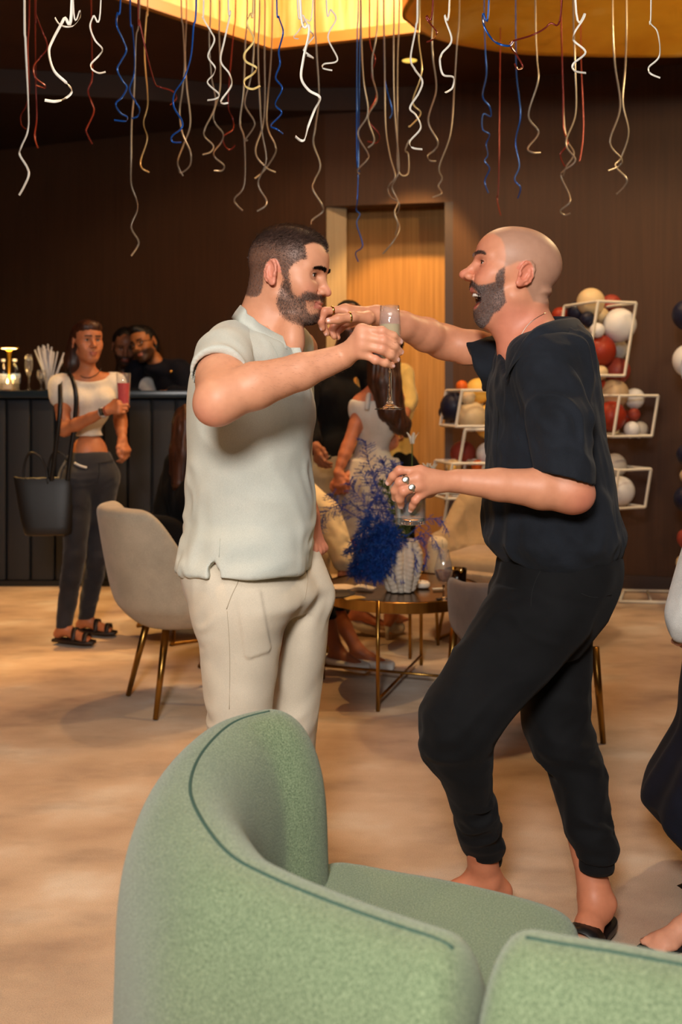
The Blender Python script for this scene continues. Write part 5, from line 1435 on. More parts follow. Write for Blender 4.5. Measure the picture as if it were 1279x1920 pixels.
def bartenders():
    Y = 7.02
    def one(label, hx, hy, tilt, body, Y, skin, beard, hf, roll):
        head = W(hx, hy, Y); neck = W(body[0], body[1], Y + .03); chest = W(body[2], body[3], Y + .10); pel = chest + V3(.02, .05, -.42)
        cf = nrm(V3(-.25, -.95, 0)); r = frame_from(cf)[:, 0]
        sh = [neck + r * .17 + V3(0, .05, -.05), neck - r * .17 + V3(0, .05, -.05)]
        el = [sh[0] + r * .08 + V3(0, -.02, -.24), sh[1] - r * .10 + V3(0, -.02, -.22)]
        wr = [el[0] + V3(.10, -.10, .06), el[1] + V3(-.12, -.10, .06)]
        hip = [pel + r * .09 + V3(0, 0, -.05), pel - r * .09 + V3(0, 0, -.05)]; kn = [hip[0] * 1 + V3(0, 0, 0), hip[1] * 1]
        kn = [np.array([h_[0], h_[1], .50]) for h_ in hip]; an = [np.array([h_[0], h_[1] + .03, .075]) for h_ in hip]
        return figure(label, head, hf, neck, chest, cf, pel, cf, sh, el, wr, hip, kn, an, [V3(0, -1, 0)] * 2, skin, hs=1.06, beard=beard, h=.011, hup=roll, hands=[(V3(1, -.2, 0), V3(0, 0, 1), V3(-.2, -1, 0)), (V3(-1, -.2, 0), V3(0, 0, 1), V3(.2, -1, 0))])
    g = one('bearded bartender in white shirt with dark straps bending behind the bar', 234, 652, 0, (230, 706, 203, 760), 7.16, srgb(128, 82, 58), (24, 17, 15), nrm(V3(.25, -.9, -.36)), (0.05, 0, 1))
    hair_build(g, hair_sdf(g, .01), M['hair_black'], h=.008)
    garment(g, 'shirt', M['white_cloth'], 1.09, sleeves=1.9, h=.011, collar=True)
    for q in (-1, 1): MB().tube([g.chest + g.Rc @ V3(q * .075, .118, .12), g.chest + g.Rc @ V3(q * .07, .125, -.05), g.chest + g.Rc @ V3(q * .07, .12, -.2)], .014, 6).build('strap', M['leather_black'], g.root)
    legwear(g, 'trousers', M['black_cloth'], 1.1, h=.014)
    g = one('bartender in glasses and navy jacket leaning over the bar', 272, 648, 0, (293, 680, 332, 722), 7.04, srgb(176, 112, 66), (30, 20, 16), nrm(V3(-.40, -.9, -.10)), (-.35, 0, 1))
    S = hair_sdf(g, .012); S.ell(g.head + g.hR @ V3(0, .05, .125), (.06, .05, .028), k=.03); hair_build(g, S, M['hair_black'], h=.008)
    garment(g, 'jacket', M['navy_cloth'], 1.14, sleeves=1.95, h=.011, sr=.066, collar=True)
    legwear(g, 'trousers', M['black_cloth'], 1.1, h=.014)
    for q in (-1, 1):
        c = g.head + g.hR @ (V3(q * .031, .094, .014) * 1.06)
        MB().tube([c + g.hR @ V3(.025 * math.cos(a), 0, .020 * math.sin(a)) for a in np.linspace(0, 2 * math.pi, 17)], .0028, 6).build('spectacle_rim', M['leather_black'], g.root)
        MB().tube([c + g.hR @ V3(q * .024, 0, .006), g.head + g.hR @ (V3(q * .078, .02, .016) * 1.06)], .0026, 6).build('spectacle_temple', M['leather_black'], g.root)
    MB().lathe([(.001, -.002), (.012, -.001), (.012, .002), (.001, .003)], W(323, 697, 6.96) + V3(0, -.06, 0), 14, R=frame_from((0, 0, 1), (0, -1, 0))).build('lapel_badge', M['gold'], g.root)

def standing_group():
    # dark-shirted man
    Y = 5.75; head = W(655, 607, Y); neck = W(640, 668, Y); chest = W(628, 750, Y); pel = W(625, 880, Y)
    cf = nrm(V3(.55, -.85, 0)); r = frame_from(cf)[:, 0]
    sh = [neck + r * .19 + V3(0, 0, -.06), neck - r * .19 + V3(0, 0, -.06)]; el = [sh[0] + r * .05 + V3(0, -.03, -.28), sh[1] - r * .04 + V3(0, -.03, -.28)]
    wr = [el[0] + V3(.06, -.16, -.16), el[1] + V3(.02, -.10, -.2)]
    hip = [pel + r * .09 + V3(0, 0, -.04), pel - r * .09 + V3(0, 0, -.04)]; kn = [np.array([h_[0], h_[1], .5]) for h_ in hip]; an = [np.array([h_[0], h_[1], .078]) for h_ in hip]
    g = figure('man in dark shirt and khaki trousers talking to the woman in white', head, nrm(V3(.3, -.95, -.1)), neck, chest, cf, pel, cf, sh, el, wr, hip, kn, an, [V3(.4, -.9, 0)] * 2, srgb(150, 96, 68), beard=(26, 18, 15), hs=.98, h=.010,
               hands=[(V3(.2, -.5, -.8), r, V3(-.5, -.7, 0)), (V3(.1, -.4, -.9), -r, V3(.5, -.7, 0))])
    hair_build(g, hair_sdf(g, .01), M['hair_black'], h=.007); garment(g, 'shirt', M['black_cloth'], 1.10, hem=float(W(0, 862, Y)[2]), sleeves=1.8, h=.010, sr=.060, collar=True); legwear(g, 'trousers', M['khaki_cloth'], 1.14, top=float(W(0, 850, Y)[2]), h=.011)
    shoes(g, M['leather_brown'])
    # woman in the white dress, back to the camera
    Y = 5.30; head = W(716, 652, Y); neck = W(714, 712, Y); chest = W(704, 785, Y); pel = W(697, 905, Y)
    cf = nrm(V3(.35, .92, 0)); r = frame_from(cf)[:, 0]; l = -r
    sL, sR = W(682, 757, Y - .01), W(740, 748, Y + .12); eL, eR = W(652, 838, Y - .06), W(735, 830, Y + .05); wL, wR = W(634, 885, Y - .10), W(650, 892, Y - .08)
    hip = [pel + r * .085 + V3(0, 0, -.04), pel - r * .085 + V3(0, 0, -.04)]; kn = [np.array([h_[0] + .01, h_[1] + .0, .52]) for h_ in hip]; an = [np.array([h_[0] + .02 * (1 - i), h_[1] - .02, .12]) for i, h_ in enumerate(hip)]
    g = figure('long-haired woman in white sleeveless dress seen from behind', head, nrm(V3(.2, .97, 0)), neck, chest, cf, pel, cf, [sR, sL], [eR, eL], [wR, wL], hip, kn, an, [V3(.45, .8, 0), V3(.9, -.2, 0)], srgb(196, 124, 92), fem=1, hs=.93, ts=.86, h=.009,
               hands=[(V3(-.5, -.3, -.7), V3(-.3, -.9, 0), V3(-.8, 0, .5), (45, 50, 40)), (V3(.1, -.2, -.97), V3(-.4, -.9, .1), V3(.9, -.2, 0), (30, 45, 35))])
    S = hair_sdf(g, .0); S.poly([g.head + V3(0, -.06, .02), W(722, 715, Y - .09), W(733, 770, Y - .10), W(748, 800, Y - .09)], [.085, .085, .070, .045], k=.04); S.poly([W(735, 770, Y - .08), W(756, 795, Y - .06), W(762, 815, Y - .06)], [.045, .04, .02], k=.03)
    hair_build(g, S, M['hair_brown'], amp=.008, freq=40)
    z = lambda y: float(W(0, y, Y)[2]); sk = [(z(1010), pel[0] + .0, Y + .02, .175, .15), (z(960), pel[0], Y + .01, .172, .15), (z(905), pel[0], Y, .168, .15), (z(860), W(700, 0, Y)[0], Y, .135, .12)]
    d = garment(g, 'dress', M['white_cloth'], 1.07, hem=z(1005), skirt=sk, top=(W(710, 752, Y), (.05, 0, 1)), h=.009, fold=.005)
    for x0, x1 in ((688, 694), (728, 722)): MB().tube([W(x0, 768, Y - .11), W((x0 + x1) / 2, 742, Y - .08), W(x1, 736, Y - .01), W(x1, 748, Y + .09)], .013, 8).build('shoulder_strap', M['white_cloth'], d)
    for i in (0, 1):
        a = np.asarray(an[i]); t = nrm(g.toes[i]); s_ = MB()
        s_.tube([a + t * .11 + V3(0, 0, -.085), a + t * .05 + V3(0, 0, -.075), a - t * .03 + V3(0, 0, -.045)], [.030, .030, .026], 10).tube([a - t * .04 + V3(0, 0, -.045), a - t * .045 + V3(0, 0, -.115)], [.013, .008], 8)
        s_.build('heeled_sandal', M['white_cloth'], g.root)
    # person in yellow behind her
    Y = 6.2; head = W(731, 640, Y); neck = W(736, 694, Y); chest = W(738, 762, Y); pel = W(738, 880, Y); cf = nrm(V3(-.5, -.85, 0)); r = frame_from(cf)[:, 0]
    sh = [neck + r * .17 + V3(0, 0, -.03), W(755, 702, Y)]; el = [sh[0] + V3(-.04, -.02, -.25), W(763, 752, Y - .06)]; wr = [el[0] + V3(0, -.12, -.15), W(758, 790, Y - .20)]
    hip = [pel + r * .085, pel - r * .085]; kn = [np.array([h_[0], h_[1], .48]) for h_ in hip]; an = [np.array([h_[0], h_[1], .075]) for h_ in hip]
    g = figure('person in loose yellow top standing behind the woman in white', head, nrm(V3(-.6, -.8, 0)), neck, chest, cf, pel, cf, sh, el, wr, hip, kn, an, [V3(-.3, -.9, 0)] * 2, srgb(170, 110, 78), fem=.6, hs=.92, ts=.86, h=.011, hands=[None, (V3(.0, -.3, -.9), V3(1, 0, 0), V3(0, -1, 0))])
    hair_build(g, hair_sdf(g, .006), M['hair_black'], h=.009); garment(g, 'top', M['yellow_cloth'], 1.12, hem=.62, sleeves=1.25, sr=.060, h=.010, fold=.006, collar=True); legwear(g, 'trousers', M['black_cloth'], 1.12, h=.012); shoes(g, M['leather_black'])

def shoes(g, m, flat=False):
    for i in (0, 1):
        a = np.asarray(g.an[i]); t = nrm(g.toes[i]); S = Sdf(); add_foot(S, a, t, 1.0); S.ell(a + t * .06 + V3(0, 0, -.035), (.05, .12, .032), frame_from(t), k=.03)
        S.half((0, 0, .001), (0, 0, -1)); S.half(a + V3(0, 0, -.005 if not flat else -.028), (0, 0, 1))
        obj_np('shoe', *S.mesh(a - (.2, .2, .1), a + V3(.2, .2, .05), .006), m, g.root)

def seated(label, seat, cf, head, kn, an, toes, skin, el, wr, hands, fem=1.0, hs=.94, hf=None, group=None, h=.010, ts=.86):
    seat = np.asarray(seat); r = frame_from(cf)[:, 0]; pel = seat + V3(0, 0, .10); head = np.asarray(head)
    neck = head + V3(0, 0, -.17) - nrm(cf) * .03; chest = pel * .42 + neck * .58 + V3(0, 0, -.04)
    sh = [neck + r * .165 + V3(0, 0, -.05), neck - r * .165 + V3(0, 0, -.05)]
    hip = [pel + r * .09 + V3(0, 0, -.02), pel - r * .09 + V3(0, 0, -.02)]
    return figure(label, head, hf if hf is not None else cf, neck, chest, cf, pel, cf, sh, el, wr, hip, kn, an, toes, skin, fem=fem, hs=hs, ts=ts, h=h, hands=hands, group=group)

def seated_guests():
    # cream jacket, seated at the low table
    cf = nrm(V3(.80, -.35, 0)); Y = 4.75
    seat = W(500, 1074, 4.83); head = W(506, 800, 4.80)
    kn = [W(588, 1085, 4.62), W(600, 1092, 4.86)]; an = [W(632, 1222, 4.60), W(672, 1222, 4.72)]
    el = [W(470, 985, 4.66), W(612, 965, 4.88)]; wr = [W(560, 1050, 4.52), W(648, 1058, 4.80)]
    g = seated('seated woman in cream jacket and white flats at the brass table', seat, cf, head, kn, an, [V3(.75, -.6, 0), V3(.9, -.4, 0)], srgb(150, 92, 66), el, wr,
               [(V3(.7, -.3, -.5), V3(.2, -.6, .7), V3(.3, .9, .1)), (V3(.15, -.2, -.97), V3(.8, -.6, .0), V3(-.6, -.7, .0), (30, 40, 30))])
    hair_build(g, hair_sdf(g, .004), M['hair_black'], h=.008)
    garment(g, 'jacket', M['cream_cloth'], 1.16, hem=float(seat[2]) + .02, sleeves=1.93, sr=.070, h=.009, fold=.006, collar=True)
    legwear(g, 'trousers', M['black_cloth'], 1.14, bottom=.25, h=.010)
    shoes(g, M['white_cloth'], True)
    # black-clad guest with long hair, seated near the bar
    cf = nrm(V3(.8, .5, 0)); Y = 5.25; Y = 5.32; seat = W(356, 1064, Y); head = W(366, 800, Y)
    kn = [seat + V3(.28, .36, .04), seat + V3(.44, .12, .04)]; an = [seat + V3(.33, .40, -.28), seat + V3(.48, .16, -.28)]
    el = [W(392, 980, Y - .1), W(306, 985, Y + .05)]; wr = [W(440, 1010, Y + .1), W(365, 1020, Y + .25)]
    g = seated('long-haired guest in black seated with back turned near the bar', seat, cf, head, kn, an, [V3(.8, .5, 0)] * 2, srgb(150, 96, 70), el, wr, [(V3(.7, .6, 0), V3(0, 0, 1), V3(-.5, .6, 0)), (V3(.7, .6, 0), V3(0, 0, 1), V3(.5, -.6, 0))], h=.010)
    S = hair_sdf(g, 0); S.poly([g.head + V3(-.03, -.02, .0), W(348, 850, Y - .05), W(338, 905, Y - .08)], [.085, .085, .05], k=.04); S.poly([W(342, 840, Y - .02), W(326, 885, Y - .03)], [.05, .03], k=.03)
    hair_build(g, S, M['hair_brown'], amp=.007, freq=40, h=.008)
    garment(g, 'jacket', M['black_cloth'], 1.20, hem=float(seat[2]), sleeves=1.9, sr=.072, h=.011, fold=.006, collar=True); legwear(g, 'trousers', M['black_cloth'], 1.15, h=.012); shoes(g, M['leather_black'])

def dancer_at_edge():
    Y = 2.5; head = W(1400, 545, Y); cf = nrm(V3(-.6, -.2, 0)); neck = W(1404, 650, Y); chest = W(1405, 770, Y); pel = W(1408, 1040, Y); r = frame_from(cf)[:, 0]
    sh = [neck + r * .16 + V3(0, 0, -.05), neck - r * .16 + V3(0, 0, -.05)]
    el = [W(1370, 900, Y + .20), W(1372, 905, Y - .16)]; wr = [W(1345, 1080, Y + .18), W(1318, 1120, Y - .18)]
    hip = [pel + r * .085, pel - r * .085]; kn = [W(1375, 1390, Y + .10), W(1345, 1390, Y - .12)]; an = [W(1390, 1640, 2.62), W(1318, 1715, 2.36)]
    g = figure('guest in loose white blouse and dark flared skirt dancing past the sofa', head, nrm(V3(-.9, -.1, 0)), neck, chest, cf, pel, cf, sh, el, wr, hip, kn, an, [V3(-.9, -.2, 0), V3(-.9, -.35, 0)], srgb(222, 160, 130), fem=1, hs=.93, ts=.86, h=.010,
               hands=[(V3(-.2, 0, -.9), r, V3(-.9, 0, 0)), (V3(-.1, 0, -1), V3(.3, -.9, 0), V3(-.9, -.2, 0))])
    S = hair_sdf(g, .004); S.poly([g.head + V3(.03, 0, .0), g.head + V3(.06, 0, -.2)], [.085, .05], k=.04); hair_build(g, S, M['hair_brown'], h=.007)
    def ex(S_):
        for i in (0, 1): S_.poly([g.sh[i], g.el[i], np.asarray(g.wr[i]) * 1.0 + V3(0, 0, -.05)], [.06, .062, .085], k=.03)
    b = garment(g, 'blouse', M['white_cloth'], 1.12, hem=float(W(0, 1203, Y - .18)[2]), extra=ex, h=.010, fold=.004,
                skirt=[(float(W(0, 1230, Y)[2]), pel[0] + .01, Y, .165, .19), (float(W(0, 1100, Y)[2]), pel[0], Y, .15, .17), (float(W(0, 950, Y)[2]), pel[0], Y, .125, .14)])
    z = lambda y: float(W(0, y, Y)[2]); ex_ = lambda xl, Y_: W(1408, 0, Y_)[0] - W(xl, 0, Y_)[0]
    S = Sdf(); loft(S, [(z(1100), pel[0], Y, .13, .13), (z(1200), pel[0], Y, .155, .15), (z(1300), pel[0], Y, .168, .20), (z(1370), pel[0], Y, ex_(1282, Y), .23), (z(1440), pel[0], Y, ex_(1246, Y), .26), (z(1500), pel[0], Y, ex_(1216, Y), .29), (z(1600), pel[0], Y, ex_(1200, Y), .31)], 0, n=2)
    S.half(W(1212, 1508, Y), nrm(V3(-.68, 0, -.62)), k=.006)
    S.half((0, 0, z(1590)), (0, 0, -1), k=.004)
    v, f = S.mesh((pel[0] - .35, Y - .4, z(1620)), (pel[0] + .35, Y + .4, z(1080)), .007); v = disp(v, f, lambda v_, n_: .008 * sstep(z(1200), z(1500), v_[:, 2]) * np.sin(np.arctan2(v_[:, 1] - Y, v_[:, 0] - pel[0]) * 11))
    obj_np('skirt', v, f, M['navy_cloth'], g.root)
    for i in (0, 1):
        a = np.asarray(g.an[i]); t = nrm(g.toes[i]); rr = frame_from(t)[:, 0]
        MB().prism([tuple((a + t * y_ + rr * x_)[:2]) for x_, y_ in [(-.028, -.06), (-.036, .04), (-.042, .11), (-.02, .17), (.02, .175), (.040, .12), (.032, .04), (.028, -.06)]], max(float(a[2]) - .066, .001), float(a[2]) - .050).build('flat_sandal', M['leather_black'], g.root)
# ================================================================ furniture and small things
def mat_boucle():
    m, nt, b = _nt('green_boucle')
    n = _noise(nt, 400, 4); n2 = _noise(nt, 5, 3)
    a = _ramp(nt, n, [(.28, srgb(86, 101, 76)), (.50, srgb(117, 134, 102)), (.72, srgb(149, 163, 129))])
    t = _ramp(nt, n2, [(.3, (.92, .92, .92)), (.7, (1.06, 1.06, 1.04))])
    nt.links.new(_mix(nt, a, t, 1.0, 'MULTIPLY'), b.inputs['Base Color']); b.inputs['Roughness'].default_value = .95
    b.inputs['Specular IOR Level'].default_value = .08; b.inputs['Sheen Weight'].default_value = .25
    _bump(nt, b, n, .6, .003); return m
M['boucle'] = mat_boucle()
M['piping'] = mat('dark_green_piping', srgb(58, 86, 74), .95, bump=(500, .4, .002))
M['chair_beige'] = mat_fabric('chair_beige', srgb(184, 172, 152), srgb(168, 157, 138), 420, bump=.5)
M['chair_grey'] = mat_fabric('chair_grey', srgb(126, 116, 112), srgb(110, 101, 98), 420, bump=.5)
M['chair_sand'] = mat_fabric('chair_sand', srgb(184, 158, 124), srgb(168, 143, 110), 300, bump=.5)
M['white_metal'] = mat('white_metal', srgb(226, 222, 212), .4)
M['dark_metal'] = mat('dark_metal', srgb(48, 36, 24), .35, .8)

def onz(px, py, z):
    Y = (z - CAMZ) * F / (HOR - py); return np.array([(px - CX) / F * Y, Y, z])

def tuft(S): return S

def sofa():
    H = .715
    t = thing('curved_sofa', 'sage green curved boucle sofa with dark seams seen over its back', 'sofa', (.1, 1.4, 0))
    ridge1 = [onz(505, 1333, H), onz(440, 1352, H), onz(388, 1398, H), onz(360, 1450, H), onz(362, 1505, H), onz(420, 1592, H), onz(500, 1640, H), onz(620, 1690, H), onz(740, 1733, H), onz(850, 1766, H), onz(960, 1786, H)]
    ridge2 = [onz(800, 1728, H), onz(940, 1746, H), onz(1030, 1765, H), onz(1150, 1784, H), onz(1279, 1808, H), onz(1420, 1835, H), onz(1600, 1868, H)]
    cut_p, cut_n = V3(onz(905, 1757, H)[0], onz(905, 1757, H)[1], 0), nrm(V3(.905, -.42, 0))
    def back(ridge, seam_from, seam_to, side):
        P = catmull(ridge, 5)[:, :2]; a_, z1 = .110, .50
        def fn(Q):
            d = line_dist(Q[:, :2].astype(float), P); z = Q[:, 2]
            w = a_ * (.90 + .10 * sstep(.02, .22, z)) - .006 * sstep(.30, .55, z); up = np.maximum(z - z1, 0) / (H - z1)
            r = (np.maximum(d, 1e-5) / w) ** 2.25 + up ** 2.25; r = r ** (1 / 2.25)
            return np.clip((r - 1) * .085, -.09, .6).astype(np.float32)
        S = Sdf(); S.fn(fn); S.half((0, 0, .022), (0, 0, -1), k=.02); S.half(cut_p + cut_n * (.0005 * side), cut_n * -side, k=.042)
        lo = np.append(P.min(0) - .14, .0); hi = np.append(np.minimum(P.max(0) + .14, (1.6, 3)), H + .03)
        v, f = S.mesh(lo, hi, .010, B=16); v = relax(v, f, 2)
        ob = obj_np('backrest', v, f, M['boucle'], t)
        L = catmull(ridge, 8); q = [p for p in L if True]; q = q[int(seam_from * len(q)):int(seam_to * len(q))]
        top = []
        for p in q:
            dd = np.hypot(v[:, 0] - p[0], v[:, 1] - p[1]); i = np.argsort(dd)[:6]; i = i[v[i, 2] > H - .2]
            top.append(V3(p[0], p[1], v[i, 2].max() - .0012) if len(i) else p)
        top = np.array(top)
        for _ in range(4): top[1:-1] = .5 * top[1:-1] + .25 * (top[:-2] + top[2:])
        MB().tube(top, .0030, 8).build('piping', M['piping'], ob)
    back(ridge1, .0, .905, -1); back(ridge2, .245, 1.0, 1)
    # seat: rounded slab inside the curve
    S = Sdf(); z = .42
    ol = [onz(612, 1604, z), onz(760, 1622, z), onz(900, 1648, z), onz(1030, 1682, z), onz(1082, 1712, z), onz(1092, 1760, z), V3(.36, 1.30, z), V3(.28, 1.10, z), V3(.05, 1.14, z), V3(-.14, 1.30, z), V3(-.16, 1.55, z), V3(-.09, 1.72, z)]
    pts = catmull([(p[0], p[1], 0) for p in ol], 4, True)[:, :2]
    def seat_fn(P):
        d = poly_sd(P[:, :2].astype(float), pts) + .035; e = np.abs(P[:, 2] - .245) - .140
        return (np.minimum(np.maximum(d, e), 0) + np.hypot(np.maximum(d, 0), np.maximum(e, 0)) - .035).astype(np.float32)
    S.fn(seat_fn); v, f = S.mesh((-.32, .95, .02), (.65, 2.0, .47), .010); v = relax(v, f, 2)
    obj_np('seat', v, f, M['boucle'], t)
    S = Sdf(); pts2 = catmull([(.42, 1.42, 0), (.62, 1.52, 0), (.95, 1.40, 0), (1.1, 1.15, 0), (.9, .98, 0), (.55, 1.0, 0), (.40, 1.12, 0)], 4, True)[:, :2]
    def seat2(P):
        d = poly_sd(P[:, :2].astype(float), pts2) + .035; e = np.abs(P[:, 2] - .235) - .130
        return (np.minimum(np.maximum(d, e), 0) + np.hypot(np.maximum(d, 0), np.maximum(e, 0)) - .035).astype(np.float32)
    S.fn(seat2); v, f = S.mesh((.3, .85, .02), (1.2, 1.65, .45), .012); obj_np('seat', relax(v, f, 2), f, M['boucle'], t)
    for x, y in ((-.12, 1.6), (.2, 1.7), (.22, 1.22), (-.1, 1.25), (.6, 1.1), (.95, 1.1), (.9, 1.3)): MB().lathe([(0, 0), (.018, 0), (.022, .075), (0, .075)], (x, y, 0), 14).build('foot', M['dark_metal'], t)
sofa()

def tub_shell(w, d, hback, harm, seat_h, lean=.05, wall=.05, channels=0, h=.008, drop=.0):
    S = Sdf(); zb = seat_h - .115
    loft(S, [(zb, 0, 0, w * .60, d * .60), (zb + .02, 0, 0, w * .74, d * .72), (zb + .06, 0, 0, w * .88, d * .86), (seat_h, 0, -.005, w * .97, d * .96), (seat_h + .16, 0, -.01 - lean * .4, w, d), (hback + .06, 0, -.02 - lean, w * 1.0, d * 1.02)], 0, n=2.35)
    loft(S, [(seat_h - .005, 0, .02, w * .74, d * .80), (seat_h + .05, 0, .03, w - wall * 1.5, d - wall * .9), (seat_h + .16, 0, .045 - lean * .3, w - wall, d - wall * .4), (hback + .12, 0, .06 - lean, w - wall, d - wall * .4)], 0, n=2.35, mode='s', k=.03)
    def hgt(P):
        y = P[:, 1]; t = sstep(d * drop, -d * .85, y)
        return (P[:, 2] - (harm + (hback - harm) * t)).astype(np.float32) * .8
    S.fn(hgt, .035, 'i')
    S.fn(lambda P: (P[:, 1] - d * .80 - .25 * np.maximum(0, seat_h + .02 - P[:, 2]) * 0).astype(np.float32) if False else np.where(P[:, 2] > seat_h - .01, P[:, 1] - d * .78, -1).astype(np.float32), .03, 'i')
    v, f = S.mesh((-w * 1.15, -d * 1.35, zb - .03), (w * 1.15, d * 1.2, hback + .1), h); v = relax(v, f, 1)
    if channels:
        n = vnormals(v, f); inn = (n[:, 0] * v[:, 0] + n[:, 1] * v[:, 1]) < 0
        a = np.arctan2(v[:, 0], -v[:, 1]); g_ = np.abs(np.sin(a * channels)) ** .5
        v = v + n * (inn * (v[:, 2] > seat_h + .05) * (g_ - .8) * .012)[:, None]
    return v, f

def chairs():
    v, f = tub_shell(.285, .29, .835, .575, .455)
    me = mesh_np('shell', v, f, M['chair_beige'])
    def chair(label, c, fwd, mesh, r, top=.62):
        t = thing('tub_chair', label, 'chair', (c[0], c[1], 0)); a = math.degrees(math.atan2(-fwd[0], fwd[1])); t.rotation_euler = (0, 0, math.radians(a))
        o = bpy.data.objects.new('shell', mesh); C.collection.objects.link(o); o.parent = t
        for sx in (-1, 1):
            for sy in (-1, 1):
                l = MB().tube([(sx * r * top, sy * r * top, .352), (sx * r, sy * r, .004)], [.0165, .0105], 14).build('leg', M['brass']); l.parent = t
        return t
    chair('pale beige upholstered tub chair with brass legs behind the man in sage', (-.66, 4.17), (.87, .48), me, .182)
    v2, f2 = tub_shell(.285, .26, .60, .585, .42, lean=.01)
    chair('low grey upholstered tub chair with brass legs behind the man in black', (.695, 3.83), (-.22, .975), mesh_np('shell', v2, f2, M['chair_grey']), .225, .90)
    # channel-tufted armchair on a brass sled base
    v3, f3 = tub_shell(.40, .36, .76, .54, .40, lean=.08, wall=.07, channels=9)
    t = thing('armchair', 'sand coloured armchair with vertical channels on a brass sled base', 'armchair', (.86, 5.28, 0)); t.rotation_euler = (0, 0, math.radians(148))
    o = bpy.data.objects.new('shell', mesh_np('shell', v3, f3, M['chair_sand'])); C.collection.objects.link(o); o.parent = t
    b = MB().box((0, .03, .405), (.27, .25, .045)).build('seat_cushion', M['chair_sand'], bevel=.03); b.parent = t
    for sx in (-1, 1):
        r = MB().tube(catmull([(sx * .22, -.20, .30), (sx * .26, -.24, .03), (sx * .26, -.22, .010), (sx * .26, .22, .010), (sx * .26, .24, .03), (sx * .22, .20, .30)], 3), .009, 8).build('sled_leg', M['brass']); r.parent = t
    c = W(818, 1046, 5.02); S = Sdf(); S.box(c, (.050, .045, .11), rot('Z', 30) @ rot('Y', 8), rad=.04)
    v, f = S.mesh(c - .2, c + .2, .008); o = obj_np('cushion', v, f, M['cream_cloth']); tag(o, 'small cream cushion propped against the arm of the sand armchair', 'cushion')
    # chair of the seated guest in black (its brass loop shows behind the man in sage)
    t = thing('sled_chair', 'dark lounge chair on a brass loop base under the guest in black', 'chair', (-.80, 5.42, 0)); t.rotation_euler = (0, 0, math.radians(-58))
    o = bpy.data.objects.new('shell', mesh_np('shell', *tub_shell(.28, .28, .66, .5, .36, channels=0, h=.012), M['black_cloth'])); C.collection.objects.link(o); o.parent = t
    for sx in (-1, 1):
        r = MB().tube(catmull([(sx * .20, -.18, .28), (sx * .24, -.22, .03), (sx * .24, -.2, .010), (sx * .24, .2, .010), (sx * .24, .22, .03), (sx * .20, .18, .28)], 3), .009, 8).build('sled_leg', M['brass']); r.parent = t
    t = thing('sled_chair', 'sand coloured lounge chair under the woman in cream jacket', 'chair', (-.36, 4.82, 0)); t.rotation_euler = (0, 0, math.radians(-112))
    o = bpy.data.objects.new('shell', mesh_np('shell', *tub_shell(.28, .28, .66, .54, .42, channels=0, h=.012), M['chair_sand'])); C.collection.objects.link(o); o.parent = t
    for sx in (-1, 1):
        r = MB().tube(catmull([(sx * .20, -.18, .28), (sx * .24, -.22, .03), (sx * .24, -.2, .010), (sx * .24, .2, .010), (sx * .24, .22, .03), (sx * .20, .18, .28)], 3), .009, 8).build('sled_leg', M['brass']); r.parent = t
chairs()

TZ = .445
def tables():
    c = V3(.265, 4.38, 0); R_ = .355
    t = thing('coffee_table', 'round brass coffee table with crossed floor bars between the two men', 'table', tuple(c))
    MB().lathe([(0, TZ - .004), (R_ - .004, TZ - .004), (R_ - .003, TZ), (R_, TZ - .001), (R_, TZ - .048), (R_ - .006, TZ - .050), (R_ - .006, TZ - .02), (0, TZ - .02)], c, 72).build('tabletop', [M['brass_top']], t, angle=30)
    MB().lathe([(R_ + .0004, TZ - .002), (R_ + .002, TZ - .003), (R_ + .002, TZ - .047), (R_ + .0004, TZ - .048)], c, 72).build('rim', M['brass'], t, angle=30)
    a0 = math.atan2(4.08 - 4.38, .165 - .265)
    for k in range(4):
        a = a0 + k * math.pi / 2; p = c + V3(math.cos(a), math.sin(a), 0) * (R_ + .010)
        MB().tube([p + V3(0, 0, .002), p + V3(0, 0, TZ + .004)], .0085, 10).build('leg', M['brass'], t)
    for k in (0, 1):
        a = a0 + k * math.pi / 2; u = V3(math.cos(a), math.sin(a), 0) * (R_ + .006); z_ = V3(0, 0, .048 + .014 * k)
        MB().tube([c - u + z_, c + u + z_], .0062, 8).build('stretcher', M['brass'], t)
    c2 = V3(.34, 5.02, 0); t2 = thing('side_table', 'dark bronze side table with raised rim behind the brass table', 'table', tuple(c2)); h2 = .385
    MB().lathe([(0, h2 - .01), (.20, h2 - .01), (.21, h2 - .004), (.21, h2 + .015), (.206, h2 + .015), (.204, h2), (0, h2)], c2, 48).build('tray_top', M['dark_metal'], t2, angle=30)
    for k in range(3):
        a = k * 2.094 + .5; MB().tube([c2 + V3(.18 * math.cos(a), .18 * math.sin(a), .002), c2 + V3(.16 * math.cos(a), .16 * math.sin(a), h2 - .01)], .008, 8).build('leg', M['brass'], t2)
tables()

